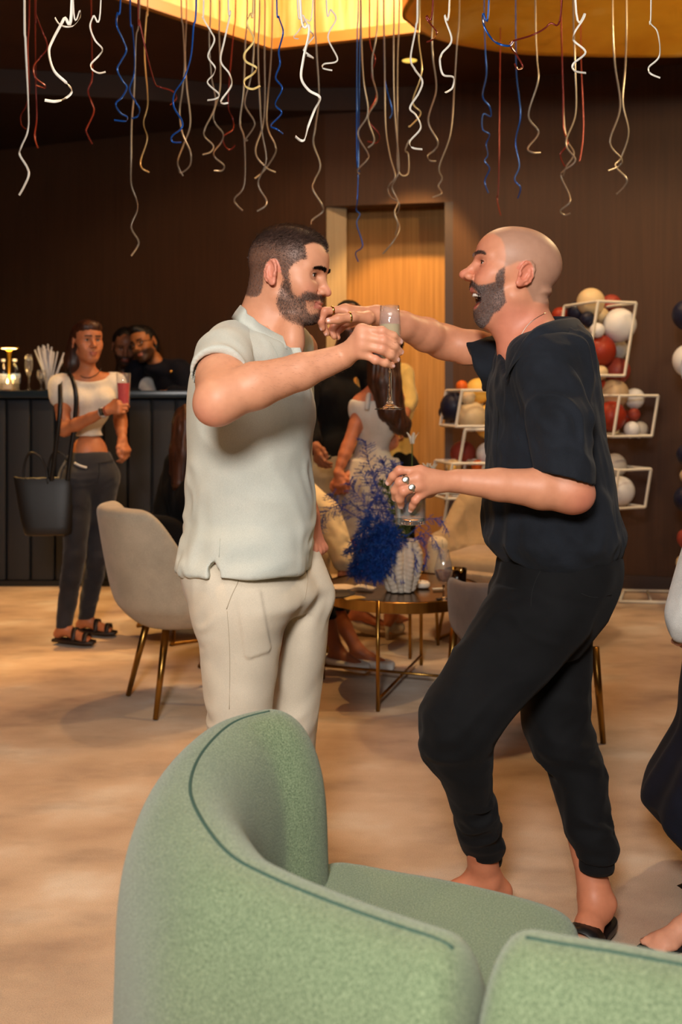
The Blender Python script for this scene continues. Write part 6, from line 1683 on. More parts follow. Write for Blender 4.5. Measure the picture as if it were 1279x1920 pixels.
M['ceramic'] = mat('cream_ceramic', srgb(236, 222, 204), .55, var=srgb(222, 204, 184), vs=14)
M['blue_leaf'] = mat('blue_dyed_leaf', srgb(52, 86, 186), .6, var=srgb(36, 60, 150), vs=30)
M['blue_deep'] = mat('deep_blue_plume', srgb(10, 82, 176), .7, var=srgb(8, 52, 140), vs=40)
M['leaf_green'] = mat('leaf_green', srgb(96, 110, 44), .6, var=srgb(66, 82, 36), vs=30)
M['petal'] = mat('white_petal', srgb(244, 240, 228), .5, sss=.1)
def flowers():
    b = W(751, 1116, 4.27); b[2] = TZ + .0005; n, m_ = 112, 60; rows = []
    hgt = .215; prof = [(0, .058), (.1, .066), (.3, .082), (.55, .092), (.75, .090), (.9, .078), (1, .074)]
    t = thing('vase', 'cream pleated ceramic vase holding blue dyed foliage on the brass table', 'vase', tuple(b))
    for i in range(m_ + 1):
        z = i / m_; r = np.interp(z, [p[0] for p in prof], [p[1] for p in prof]); row = []
        for j in range(n):
            a = 2 * math.pi * j / n; w = a * 10 + z * 1.8 + .9 * math.sin(z * 4)
            rr = r * (1 + .34 * (abs(math.sin(w * .5)) ** .6 - .75)) + .0011 * math.sin(z * 70 + 2.4 * math.sin(a * 5.0))
            row.append(b + V3(rr * math.cos(a), rr * math.sin(a), z * hgt))
        rows.append(row)
    inner = [[b + (p - b) * V3(.9, .9, 1) for p in rows[-1]], [b + (p - b) * V3(.84, .84, 0) + V3(0, 0, .05) for p in rows[-1]]]
    mb = MB().grid(rows + [np.array(r_) for r_ in inner], False, True); mb.f.append(tuple(range(n))[::-1]); mb.fm.append(0); L0 = (m_ + 2) * n; mb.f.append(tuple(range(L0, L0 + n))); mb.fm.append(0)
    mb.build('vase_body', M['ceramic'], t)
    mouth = b + V3(0, 0, hgt)
    rng = np.random.default_rng(5)
    def spray(name, label, grp, pts, nb, bl, m, mstem, nl=9, ll=.016, droop=.25, cat='flower', w=.0011):
        P = catmull([b + V3(.015 * rng.normal(), .015 * rng.normal(), .06), mouth + V3(.02 * rng.normal(), .02 * rng.normal(), -.01)] + list(pts), 8); root = thing(name, label, cat, tuple(P[0]), grp)
        MB().tube(P, np.linspace(.0022, .0008, len(P)), 5).build('stem', mstem, root)
        mb = MB(); N = len(P); V_, F_ = [], []
        for k in range(nb):
            s = .42 + .57 * (k + rng.random()) / nb; i = min(int(s * (N - 1)), N - 2); p = P[i] + (P[i + 1] - P[i]) * (s * (N - 1) - i); d = nrm(P[i + 1] - P[i])
            u = nrm(rng.normal(size=3)); u = nrm(u - d * (u @ d)); L = bl * (1.15 - .75 * (s - .4)) * rng.uniform(.6, 1.1); bd = nrm(u + d * .75 + V3(0, 0, -droop))
            for q in np.linspace(.08, 1, nl):
                c = p + bd * L * q + V3(0, 0, -droop * L * q * q * .5)
                for _ in range(3):
                    x = nrm(rng.normal(size=3) + bd * 1.1); sd = nrm(np.cross(x, rng.normal(size=3))) * w; o = len(V_)
                    V_ += [c - sd, c + sd, c + x * ll * rng.uniform(.6, 1.2)]; F_.append((o, o + 1, o + 2))
            o = len(V_); sd = nrm(np.cross(bd, V3(.3, 1, .2))) * .0006; V_ += [p - sd, p + sd, p + bd * L + V3(0, 0, -droop * L * .5)]; F_.append((o, o + 1, o + 2))
        obj_np('leaflets', np.array(V_), np.array(F_), m, root)['kind'] = 'stuff'
    Yb = 4.27
    tall = [[(742, 1000), (712, 930), (690, 860), (686, 826)], [(745, 1000), (730, 930), (722, 880), (717, 862)], [(740, 1005), (715, 960), (695, 915), (676, 880)], [(738, 1000), (700, 960), (668, 925), (655, 905)], [(748, 990), (745, 930), (735, 885), (738, 868)], [(735, 1000), (690, 965), (650, 945), (612, 960), (600, 985)],
            [(730, 1005), (680, 975), (640, 950), (622, 925)], [(742, 990), (728, 945), (702, 905), (700, 885)], [(755, 985), (760, 940), (752, 905), (745, 890)], [(745, 1000), (722, 950), (708, 930), (690, 960)]]
    TL = ['tallest blue fern spray pointing straight up in front of the white dress', 'blue fern spray just beside the tallest one', 'blue fern spray leaning towards the man in sage, third in height', 'blue fern spray arching low towards the clasped hands', 'upright blue fern spray nearest the tumbler', 'long blue fern spray bending down over the cream sleeve', 'blue fern spray fanning out over the cream sleeve', 'short blue fern spray in the middle of the fan', 'blue fern spray rising behind the tumbler', 'blue fern spray hooking over behind the deep blue plumes']
    for k, p in enumerate(tall):
        dy = rng.normal() * .05
        spray('fern_spray', TL[k], 'tall blue fern sprays', [W(x, y, Yb + dy + .01 * i) for i, (x, y) in enumerate(p)], 46, .060, M['blue_leaf'], M['blue_leaf'], 8, .013)
    dr = [[(770, 1000), (800, 975), (825, 975), (838, 995)], [(775, 1010), (800, 1000), (820, 1020), (826, 1045)], [(775, 1015), (790, 1010), (800, 1040), (796, 1062)], [(740, 1020), (765, 1020), (780, 1050), (772, 1080)], [(740, 1020), (720, 1030), (728, 1060), (750, 1088)]]
    DL = ['blue fern spray hooking out above the tulip glass', 'blue fern spray drooping towards the tulip glass', 'short blue fern spray hanging between vase and tulip glass', 'blue fern spray lying down the front of the vase', 'blue fern spray curling across the pleats of the vase']
    for k, p in enumerate(dr): spray('fern_spray', DL[k], 'drooping blue fern sprays', [W(x, y, Yb - .06 - .02 * rng.random()) for x, y in p], 26, .034, M['blue_leaf'], M['blue_leaf'], 6, .012, .5)
    for k in range(13):
        a = rng.uniform(0, 6.28); r = .062 * math.sqrt(rng.random()); cx, cy = 712 + rng.normal() * 16, 1018 + rng.normal() * 16
        spray('plume', 'dense deep blue plume massed on the side of the pleated vase', 'deep blue plumes', [W(732, 1012, Yb - .06), W(cx, cy - 10, Yb - .09 + r * math.sin(a)), W(cx - 14, cy + 22 + rng.normal() * 8, Yb - .09 + r * math.sin(a)), W(cx - 22 + rng.normal() * 12, cy + 52, Yb - .09 + r * math.sin(a))], 90, .050, M['blue_deep'], M['blue_deep'], 9, .022, .35, w=.0014)
    GL = ['olive green sprig rising among the tall blue ferns', 'small yellow green sprig beside the tumbler base', 'olive green sprig in the middle of the vase']
    for k, p in enumerate(([(752, 1000), (742, 960), (728, 925), (716, 905)], [(760, 1000), (768, 975), (775, 962)], [(752, 1000), (757, 970), (744, 935)])): spray('leaf_sprig', GL[k], 'green sprigs', [W(x, y, Yb - .05) for x, y in p], 34, .030, M['leaf_green'], M['leaf_green'], 5, .020, .0, w=.0022)
    def lily(px, py, label, s=1.0, base=(765, 1000)):
        top = W(px, py, Yb - .03); P = catmull([b + V3(.01, 0, .06), mouth + V3(.02, -.01, 0), W((base[0] + px) / 2 + 2, (base[1] + py) / 2, Yb - .03), top], 6); r = thing('white_flower', label, 'flower', tuple(P[0]))
        MB().tube(P, np.linspace(.0028, .0024, len(P)), 7).build('stem', M['leaf_green'], r)
        for k in range(5):
            a = k * 1.257; mb = MB(); rr = []
            for q in np.linspace(0, 1, 6):
                rad = (.006 + .020 * q * q) * s; wd = .010 * s * math.sin(math.pi * (q * .85 + .1)); u = V3(math.cos(a), math.sin(a), 0); v_ = V3(-math.sin(a), math.cos(a), 0); c_ = top + u * rad + V3(0, 0, .048 * s * q)
                rr.append([c_ - v_ * wd, c_ + u * .002, c_ + v_ * wd, c_ + u * .0035])
            MB().grid(rr, False, True).build('petal', M['petal'], r)
    lily(773, 832, 'single white trumpet flower standing tall above the tumbler')
    lily(800, 883, 'small white bloom low behind the knuckles of the hand', .7); lily(812, 884, 'small white bloom beside the wrist of the hand with rings', .7)
flowers()

M['candle'] = mat('candle_white', srgb(238, 226, 208), .5)
M['napkin'] = mat_fabric('napkin_white', srgb(238, 230, 214), srgb(226, 218, 202), 500, bump=.3)
M['napkin_y'] = mat_fabric('napkin_yellow', srgb(238, 196, 104), srgb(226, 182, 92), 500, bump=.3)
M['plate'] = mat('dark_plate', srgb(46, 44, 46), .3)
def on_table(px, py): 
    return onz2(px, py, TZ)
def onz2(px, py, z):
    Y = (CAMZ - z) * F / (py - HOR); return np.array([(px - CX) / F * Y, Y, z])
def table_things():
    p = on_table(792, 1101); t = thing('candle_holder', 'white round candle holder beside the pleated vase', 'candle holder', tuple(p))
    MB().lathe([(0, .0006), (.030, .0006), (.034, .006), (.033, .020), (.026, .026), (.024, .024), (.022, .014), (0, .014)], p, 28).build('holder', M['ceramic'], t); MB().lathe([(0, .0145), (.02, .0145), (.02, .026), (.003, .028), (0, .034)], p, 20).build('candle', M['candle'], t)
    # snifter with amber spirit, and the smoked tumbler behind it
    p = on_table(832, 1124); p[1] -= .0; t = thing('snifter', 'stemmed tulip glass with amber spirit at the table edge', 'glass', tuple(p)); s = 1.0
    out = [(0, 0), (.032, 0), (.033, .002), (.012, .006), (.005, .014), (.0042, .045), (.006, .060), (.022, .075), (.036, .100), (.039, .122), (.032, .150), (.024, .185), (.022, .205)]
    inn = [(.0205, .205), (.0225, .185), (.0305, .150), (.0375, .122), (.0345, .100), (.020, .077), (0, .070)]
    stem_glass(t, p, out, inn, None, M['amber'], [(0, .0706), (.0195, .0776), (.0338, .1006), (.0366, .118), (0, .118)])
    MB().tube([p + V3(.010, 0, .085), p + V3(-.006, .004, .245)], .0028, 8).build('stirrer', M['glass'], t)
    p = on_table(856, 1112); t = thing('smoked_tumbler', 'smoked dark tumbler standing behind the tulip glass', 'glass', tuple(p)); MB().lathe([(0, 0), (.036, 0), (.040, .004), (.044, .105), (.0415, .105), (.038, .010), (0, .010)], p, 28).build('glass_body', M['smoke_glass'], t)
    # plates and napkins
    for px, py, r, m, l in ((640, 1106, .062, M['ceramic'], 'white saucer near the seated woman on the brass table'), (628, 1118, .085, M['plate'], 'dark round plate at the edge of the brass table')):
        q = on_table(px, py); z0 = .0005
        o = MB().lathe([(0, z0), (r * .6, z0), (r, .012), (r * .98, .014), (r * .6, .005), (0, .005)], q, 32).build('plate', m); tag(o, l, 'plate')
    def cloth(px, py, w, d, ang, m, label, z0=.001, amp=.016, seed=0):
        q = on_table(px, py); n = 15; rows = []; R = rot('Z', ang)
        for i in range(n):
            row = []
            for j in range(n):
                x, y = (i / (n - 1) - .5) * w, (j / (n - 1) - .5) * d; z = z0 + amp * (.5 + .5 * vnoise(np.array([[x * 22 + seed, y * 22, seed]]))[0]) * (1 - .7 * max(abs(x / w), abs(y / d)) * 2) 
                row.append(q + R @ V3(x, y, max(z, z0)))
            rows.append(row)
        up = [[p + V3(0, 0, .003) for p in r] for r in rows]; mb = MB().grid(up).grid([r[::-1] for r in rows]); o = mb.build('napkin', m); tag(o, label, 'napkin')
    cloth(664, 1124, .085, .06, 20, M['napkin_y'], 'crumpled yellow napkin at the near rim of the table', .001, .03, 3); cloth(684, 1104, .09, .05, -30, M['napkin'], 'crumpled cream napkin under the blue plumes', .001, .03, 8); cloth(822, 1105, .05, .025, 10, M['napkin'], 'folded white paper slip beside the candle holder', .001, .004, 2)
table_things()

def drinks_in_hand():
    Yg = 2.10; base = W(731, 768, Yg); z = lambda y: float(W(0, y, Yg)[2] - base[2])
    t = thing('champagne_flute', 'tall champagne flute half full of sparkling wine raised by the man in sage', 'glass', tuple(base))
    out = [(0, 0), (.0315, 0), (.0325, .0012), (.022, .004), (.009, .010), (.0055, .020), (.0046, .036), (.0050, .040), (.0040, .046), (.0036, .075), (.0042, .088), (.011, .098), (.0195, .113), (.0235, .140), (.0236, .165), (.0222, .19), (.0198, z(573))]
    inn = [(.0188, z(573)), (.0212, .19), (.0226, .165), (.0225, .140), (.0186, .1145), (.0105, .101), (0, .096)]
    stem_glass(t, base, out, inn, 10, M['wine'], [(0, .0968), (.0098, .1012), (.0180, .1148), (.0219, .140), (.0220, .165), (.0216, z(608)), (0, z(608))])
    Yt = 2.222; base = W(770, 982, Yt); t = thing('tumbler', 'clear tumbler of iced water gripped from above by the man in black', 'glass', tuple(base))
    glass_cup(t, base, .0340, .0352, .098, fill=.078, liquid=M['water'], wall=.0022, bottom=.014)
drinks_in_hand()

M['label_blue'] = mat('blue_white_label', srgb(214, 226, 240), .5, var=srgb(120, 160, 214), vs=26)
M['paper'] = mat('white_paper', srgb(226, 226, 230), .7)
M['bottle'] = mat_glass('bottle_plastic', srgb(238, 244, 250), rough=.05)
M['lamp_gold'] = mat('lamp_gold', srgb(240, 180, 60), .25, .9)
def bar_things():
    zt = 1.3155; Y = 6.80
    def at(px, dy=0): p = W(px, 0, Y + dy); p[2] = zt; return p
    p = at(17, -.04); t = thing('table_lamp', 'slim brass table lamp with a flat disc head at the end of the bar', 'lamp', tuple(p))
    MB().lathe([(0, .0005), (.045, .0005), (.045, .012), (.012, .018), (0, .018)], p, 28).build('base', M['lamp_gold'], t, angle=35); MB().lathe([(.010, .018), (.010, .20), (.014, .25), (.024, .285), (0, .285)], p, 16).build('stem', M['lamp_gold'], t); MB().lathe([(0, .285), (.068, .285), (.070, .292), (.0, .298)], p, 32).build('disc_head', M['lamp_gold'], t, angle=35)
    e, nt, b_ = _nt('lamp_diffuser'); b_.inputs['Emission Color'].default_value = (1, .62, .2, 1); b_.inputs['Emission Strength'].default_value = 14
    MB().lathe([(0, .2838), (.05, .2838), (.05, .2848), (0, .2848)], p, 24).build('diffuser', e, t)
    lamp('bar_lamp_light', 'POINT', tuple(p + V3(0, -.0, .25)), 1.6, AMBER, size=.03)
    for px, dy, w_ in ((6, .06, 'nearest the wall end'), (28, .05, 'beside the flute')):
        p = at(px, dy); t = thing('water_bottle', 'clear water bottle with blue and white label ' + ('behind the brass lamp' if px < 10 else 'beside the champagne glass'), 'bottle', tuple(p))
        MB().lathe([(0, .0005), (.034, .0005), (.036, .006), (.036, .13), (.030, .155), (.014, .185), (.013, .20), (0, .20)], p, 24).build('bottle_body', M['bottle'], t); MB().lathe([(.0365, .05), (.0368, .05), (.0368, .115), (.0365, .115)], p, 24).build('label', M['label_blue'], t); MB().lathe([(0, .20), (.0145, .20), (.0145, .217), (0, .217)], p, 16).build('cap', M['paper'], t, angle=30)
    p = at(14, -.12); t = thing('glass_candle_box', 'square glass box with a lit candle in front of the bottles', 'candle holder', tuple(p))
    for sx, sy in ((-1, 0), (1, 0), (0, -1), (0, 1)): MB().box(p + V3(sx * .058, sy * .058, .052), (.002 if sx else .058, .002 if sy else .058, .05)).build('pane', M['glass'], t, smooth=False)
    MB().box(p + V3(0, 0, .004), (.058, .058, .0035)).build('base', M['glass'], t, smooth=False)
    MB().lathe([(0, .008), (.03, .008), (.03, .045), (0, .045)], p, 20).build('candle', M['candle'], t, angle=30)
    e2, nt, b_ = _nt('candle_flame'); b_.inputs['Emission Color'].default_value = (1, .55, .15, 1); b_.inputs['Emission Strength'].default_value = 30
    MB().lathe([(0, .046), (.005, .052), (.006, .060), (.002, .075), (0, .082)], p, 10).build('flame', e2, t)
    lamp('candle_light', 'POINT', tuple(p + V3(0, 0, .09)), .8, AMBER, size=.015)
    p = at(54, -.05); t = thing('champagne_flute', 'empty champagne flute on the bar beside the paper straws', 'glass', tuple(p))
    stem_glass(t, p, [(0, 0), (.034, 0), (.035, .0015), (.010, .006), (.0045, .02), (.004, .09), (.012, .105), (.024, .14), (.027, .17), (.025, .21), (.021, .245)], [(.020, .245), (.024, .21), (.026, .17), (.023, .14), (.011, .108), (0, .103)], None)
    p = at(78, -.06); t = thing('wine_glass', 'low stemmed glass on the bar half hidden by straws', 'glass', tuple(p))
    stem_glass(t, p, [(0, 0), (.036, 0), (.037, .0015), (.010, .006), (.0045, .02), (.004, .05), (.014, .062), (.030, .085), (.032, .11), (.028, .14)], [(.027, .14), (.031, .11), (.029, .086), (.013, .065), (0, .06)], None)
    # paper straws fanned out of a glass
    p = at(93, .03); t = thing('straw_glass', 'glass cup holding a fan of white paper straws on the bar', 'glass', tuple(p)); glass_cup(t, p, .030, .036, .10)
    rng = np.random.default_rng(8)
    for k in range(26):
        a = rng.uniform(0, 6.28); r0 = .022 * math.sqrt(rng.random()); tx = rng.uniform(-1, 1); top = p + V3(tx * .11, rng.normal() * .025, .285 + rng.uniform(-.02, .04) - .03 * abs(tx)); bot = p + V3(r0 * math.cos(a) * .8 + tx * .006, r0 * math.sin(a) * .8, .010)
        o = MB().tube([bot, top], .0052, 7).build('paper_straw', M['paper']); tag(o, 'white paper straw standing in the fan of straws on the bar', 'straw', 'paper straws in the glass on the bar')
bar_things()

# ---------------------------------------------------------------- gold ceiling canopy
def mat_goldleaf():
    m, nt, b = _nt('gold_leaf'); n = _noise(nt, 2.2, 5); n2 = _noise(nt, 14, 3)
    a = _ramp(nt, n, [(.3, srgb(206, 138, 30)), (.55, srgb(226, 164, 48)), (.75, srgb(240, 204, 120))])
    nt.links.new(a, b.inputs['Base Color']); b.inputs['Metallic'].default_value = .55; b.inputs['Roughness'].default_value = .38
    _bump(nt, b, n2, .25, .01); return m
M['gold_leaf'] = mat_goldleaf()
def canopy():
    z = 3.05; far = [onz(757, 22, z), onz(768, 45, z), onz(800, 67, z), onz(850, 83, z), onz(905, 93, z), onz(970, 102, z), onz(1060, 106, z), onz(1170, 108, z), onz(1290, 107, z), onz(1400, 96, z)]
    ol = [p[:2] for p in far] + [np.array(q) for q in ((2.75, 4.55), (2.95, 4.0), (2.7, 3.5), (2.1, 3.25), (1.5, 3.35), (1.1, 3.7), (.75, 3.85), (.42, 4.15))]
    P = catmull([(x, y, 0) for x, y in ol], 5, True)[:, :2]; hc = np.array((1.95, 3.92)); n = len(P); rows = []
    t = thing('gold_canopy', 'cloud shaped gold leaf canopy with a dark round opening hanging under the ceiling', 'ceiling canopy', (1.7, 4.2, z))
    for s, dz in ((0, .03), (0, 0), (.02, -.004), (.06, .005), (.2, .045), (.4, .085), (.6, .11), (.8, .125), (1.0, .13), (1.0, .22)):
        row = []
        for x, y in P:
            d = np.array((x, y)) - hc; a = math.atan2(d[1], d[0]); hole = hc + np.array((.62 * math.cos(a), .52 * math.sin(a))); q = np.array((x, y)) * (1 - s) + hole * s; row.append(V3(q[0], q[1], z + dz))
        rows.append(row)
    rows = [[V3(p[0], p[1], z + .24) for p in rows[-1]], ] + rows[::-1] + [[V3(p[0], p[1], z + .24) for p in rows[0]]]
    MB().grid(rows[1:], False, True).build('gold_shell', M['gold_leaf'], t)
    MB().lathe([(0, 0), (.63, 0), (.63, .02), (0, .02)], (hc[0], hc[1], z + .235), 40).build('opening_disc', M['jamb'], t, smooth=False)
    for x, y in ((1.0, 4.5), (2.5, 4.4), (2.2, 3.5), (1.3, 3.75)): MB().tube([(x, y, z + .10), (x, y, CEIL if (x > 1.35) else 4.5)], .006, 6).build('suspension_rod', M['brass'], t)
canopy()

# ---------------------------------------------------------------- balloon towers
BC = dict(white=srgb(222, 222, 226), cream=srgb(214, 190, 150), rust=srgb(150, 46, 24), brick=srgb(146, 60, 48), navy=srgb(20, 24, 50), orange=srgb(226, 104, 28), yellow=srgb(240, 196, 96), sand=srgb(190, 164, 132), grey=srgb(196, 190, 184))
for k_, c_ in BC.items(): M['b_' + k_] = mat('balloon_' + k_, c_, .52, spec=.35, coat=.05)
def balloon(px, py, r, Y, colr, label):
    c = W(px, py, Y); R = r / F * Y; t = thing('balloon', label, 'balloon', tuple(c)); n, m_ = 24, 14; rows = []; u = nrm(V3(.3 * math.sin(px), .4, -1)); q = frame_from(u)
    for i in range(m_ + 1):
        th = math.pi * i / m_; rr = R * math.sin(th); z = R * math.cos(th); z = -z; z = z * (1.0 if z < 0 else 1.0 + .10 * (z / R) ** 2)
        rows.append([c + q @ V3(max(rr, 1e-4) * math.cos(a), z, max(rr, 1e-4) * math.sin(a)) for a in np.linspace(0, 2 * math.pi, n, endpoint=False)])
    b = MB().grid(rows, False, True).build('balloon_body', M['b_' + colr], t)
    MB().tube([c + u * R * 1.09, c + u * R * 1.13, c + u * R * 1.17], [.003, .005, .009], 8).build('knot', M['b_' + colr], t)
def wire_cube(t, c, e, yaw, lean, rollx=0):
    R = rot('Z', yaw) @ rot('X', rollx) ; sh = np.array([[1, 0, lean], [0, 1, 0], [0, 0, 1]]); v = {}
    for x in (-1, 1):
        for y in (-1, 1):
            for z in (-1, 1): v[x, y, z] = np.asarray(c) + sh @ (R @ (V3(x, y, z) * np.asarray(e) / 2))
    for a in v:
        for i in range(3):
            b = list(a); b[i] = -b[i]; b = tuple(b)
            if a < b: MB().tube([v[a], v[b]], .0085, 4).build('bar', M['white_metal'], t, smooth=False)
def towers():
    Y = 6.05
    t = thing('balloon_stand', 'tall white wire cube stand for balloons behind the man in black', 'balloon stand', (float(W(1140, 0, Y)[0]), Y, 0))
    k = lambda px, py, w, h, yaw, Y_=Y: wire_cube(t, W(px, py, Y_), (w / F * Y_, .34, h / F * Y_), yaw, .16)
    k(1114, 638, 84, 134, 22); k(1160, 779, 84, 74, 20); k(1150, 912, 74, 70, 24); k(1088, 1000, 60, 110, 18); k(1078, 1080, 60, 70, 18)
    b = W(1222, 1120, 6.28); b[2] = .012; MB().tube([b + V3(-.24, -.14, 0), b + V3(.42, -.20, 0), b + V3(.40, .16, 0), b + V3(-.12, .20, 0), b + V3(-.24, -.14, 0)], .010, 6).build('base_frame', M['white_metal'], t); MB().tube([b + V3(-.05, -.16, 0), b + V3(.03, .19, 0)], .008, 6).build('base_frame', M['white_metal'], t)
    B = [(1108, 566, 26, 0, 'cream', 'large cream balloon on top of the stand behind the man in black'), (1146, 572, 20, .2, 'brick', 'dusty red balloon behind the top bar of the wire cube'), (1083, 585, 20, .15, 'navy', 'navy balloon inside the top wire cube by the black collar'), (1102, 598, 14, -.05, 'navy', 'small bright navy balloon in front of the cream ones'),
         (1127, 591, 15, .05, 'cream', 'small cream balloon between the navy and the big white balloon'), (1162, 609, 31, -.02, 'white', 'biggest white balloon at the side of the top wire cube'), (1120, 619, 14, -.08, 'white', 'small white balloon touching the biggest white balloon'), (1096, 625, 20, .05, 'cream', 'cream balloon tucked behind the black collar'),
         (1157, 655, 20, .18, 'grey', 'pale grey balloon half hidden under the biggest white balloon'), (1126, 657, 29, -.02, 'rust', 'large rust red balloon in the middle of the top wire cube'), (1157, 695, 25, .05, 'brick', 'dusty red balloon under the rust red one'), (1127, 698, 13, -.06, 'cream', 'little cream balloon in front of the dusty red balloon'),
         (1122, 720, 13, .02, 'rust', 'small rust balloon at the edge of the black sleeve'), (1152, 738, 27, .02, 'sand', 'sand coloured balloon above the rust ball in the lower cube'), (1190, 747, 19, .06, 'white', 'white balloon at the side of the lower wire cube'), (1146, 780, 28, -.04, 'rust', 'big rust red balloon filling the lower wire cube'),
         (1189, 777, 12, .0, 'brick', 'small brick red balloon beside the lower cube'), (1185, 805, 15, -.04, 'white', 'small white balloon hanging at the corner of the lower cube'), (1200, 805, 15, .05, 'grey', 'small grey balloon behind the small white corner balloon'), (1176, 782, 13, .16, 'rust', 'rust balloon peeping out behind the lower cube'),
         (1152, 873, 23, .06, 'grey', 'grey balloon above the white one near the elbow'), (1163, 920, 27, -.02, 'white', 'white balloon lowest on the stand near the elbow'), (1050, 592, 16, .25, 'rust', 'dark rust balloon behind the neck of the man in black')]
    for px, py, r, dy, c, l in B: balloon(px, py, r, Y + dy, c, l)
    Y2 = 6.0
    t = thing('balloon_stand', 'white wire cube stand with balloons between the doorway and the man in black', 'balloon stand', (float(W(890, 0, Y2)[0]), Y2, 0))
    k2 = lambda px, py, w, h, yaw: wire_cube(t, W(px, py, Y2), (w / F * Y2, .30, h / F * Y2), yaw, .17)
    k2(882, 765, 76, 66, 12); k2(898, 835, 60, 62, -8); k2(856, 898, 62, 64, 14); k2(880, 965, 70, 60, 6); k2(890, 1040, 80, 90, 10)
    B = [(866, 724, 11, 0, 'orange', 'small orange balloon above the cube by the doorway'), (897, 733, 24, .05, 'yellow', 'warm yellow balloon over the top of the doorway cube'), (878, 745, 14, -.08, 'cream', 'small pale balloon in front of the warm yellow one'), (852, 762, 27, .06, 'navy', 'dark navy balloon inside the cube by the doorway'), (836, 773, 14, .18, 'navy', 'navy balloon at the far edge of the doorway cube'),
         (884, 780, 28, -.06, 'cream', 'big cream balloon lit from one side in the doorway cube'), (918, 790, 32, .02, 'yellow', 'big golden balloon touching the black shirt'), (915, 851, 22, .0, 'white', 'white balloon between the cubes beside the black shirt'), (850, 876, 15, .02, 'cream', 'pale balloon in the low cube above the wrist'), (848, 878, 8, -.09, 'yellow', 'tiny yellow balloon in the low cube above the wrist'),
         (896, 874, 12, -.05, 'orange', 'small orange balloon just above the forearm'), (868, 850, 24, .2, 'brick', 'dark red balloon deep behind the doorway cubes'), (880, 945, 22, .1, 'navy', 'navy balloon under the forearm beside the armchair'), (893, 925, 14, .0, 'brick', 'small red balloon under the forearm')]
    for px, py, r, dy, c, l in B: balloon(px, py, r, Y2 + dy, c, l)
    Y3 = 5.7; t = thing('balloon_stand', 'white wire stand with balloons at the picture edge by the wall', 'balloon stand', (float(W(1310, 0, Y3)[0]), Y3, 0))
    for cy in (600, 750, 900, 1040): wire_cube(t, W(1352, cy, Y3), (.26, .26, .40), 12, .06)
    B = [(1290, 590, 29, 'navy', 'navy balloon uppermost at the picture edge'), (1292, 675, 30, 'white', 'white balloon at the picture edge under the navy one'), (1289, 852, 20, 'navy', 'navy balloon at the picture edge halfway down'), (1289, 892, 14, 'sand', 'small sand balloon between two navy ones at the picture edge'), (1288, 935, 24, 'navy', 'navy balloon at the picture edge above the red one'), (1290, 1010, 20, 'brick', 'brick red balloon low at the picture edge'), (1284, 1056, 16, 'cream', 'cream balloon lowest at the picture edge')]
    for px, py, r, c, l in B: balloon(px, py, r, Y3, c, l)
towers()

def ceiling_downlight():
    p = W(768, 112, 6.43); p[2] = CEIL; t = thing('ceiling_downlight', 'small glowing round downlight in the dark ceiling near the gold canopy', 'ceiling light', tuple(p))
    MB().lathe([(.048, 0), (.062, -.001), (.064, -.006), (.050, -.008), (.048, -.004)], p, 28).build('trim_ring', M['brass'], t)
    e, nt, b_ = _nt('downlight_glow'); b_.inputs['Emission Color'].default_value = (1, .62, .10, 1); b_.inputs['Emission Strength'].default_value = 1.1
    MB().lathe([(0, -.0045), (.049, -.0045), (.049, -.001), (0, -.001)], p, 24).build('lens', e, t)
ceiling_downlight()
woman_with_bag()
bartenders()
standing_group()
seated_guests()
dancer_at_edge()
# ================================================================ curling ribbons hanging from the ceiling
def mat_ribbon(name, c, metal=0.0, rough=.35):
    return mat(name, c, rough, metal, spec=.5)
RM = dict(white=mat_ribbon('ribbon_white', srgb(238, 234, 222)), grey=mat_ribbon('ribbon_silver', srgb(152, 140, 124), .35), red=mat_ribbon('ribbon_red', srgb(126, 44, 36), .4, .25), blue=mat_ribbon('ribbon_blue', srgb(24, 84, 170), .4, .22), gold=mat_ribbon('ribbon_gold', srgb(206, 176, 118), .4, .3), cream=mat_ribbon('ribbon_cream', srgb(240, 214, 140)))
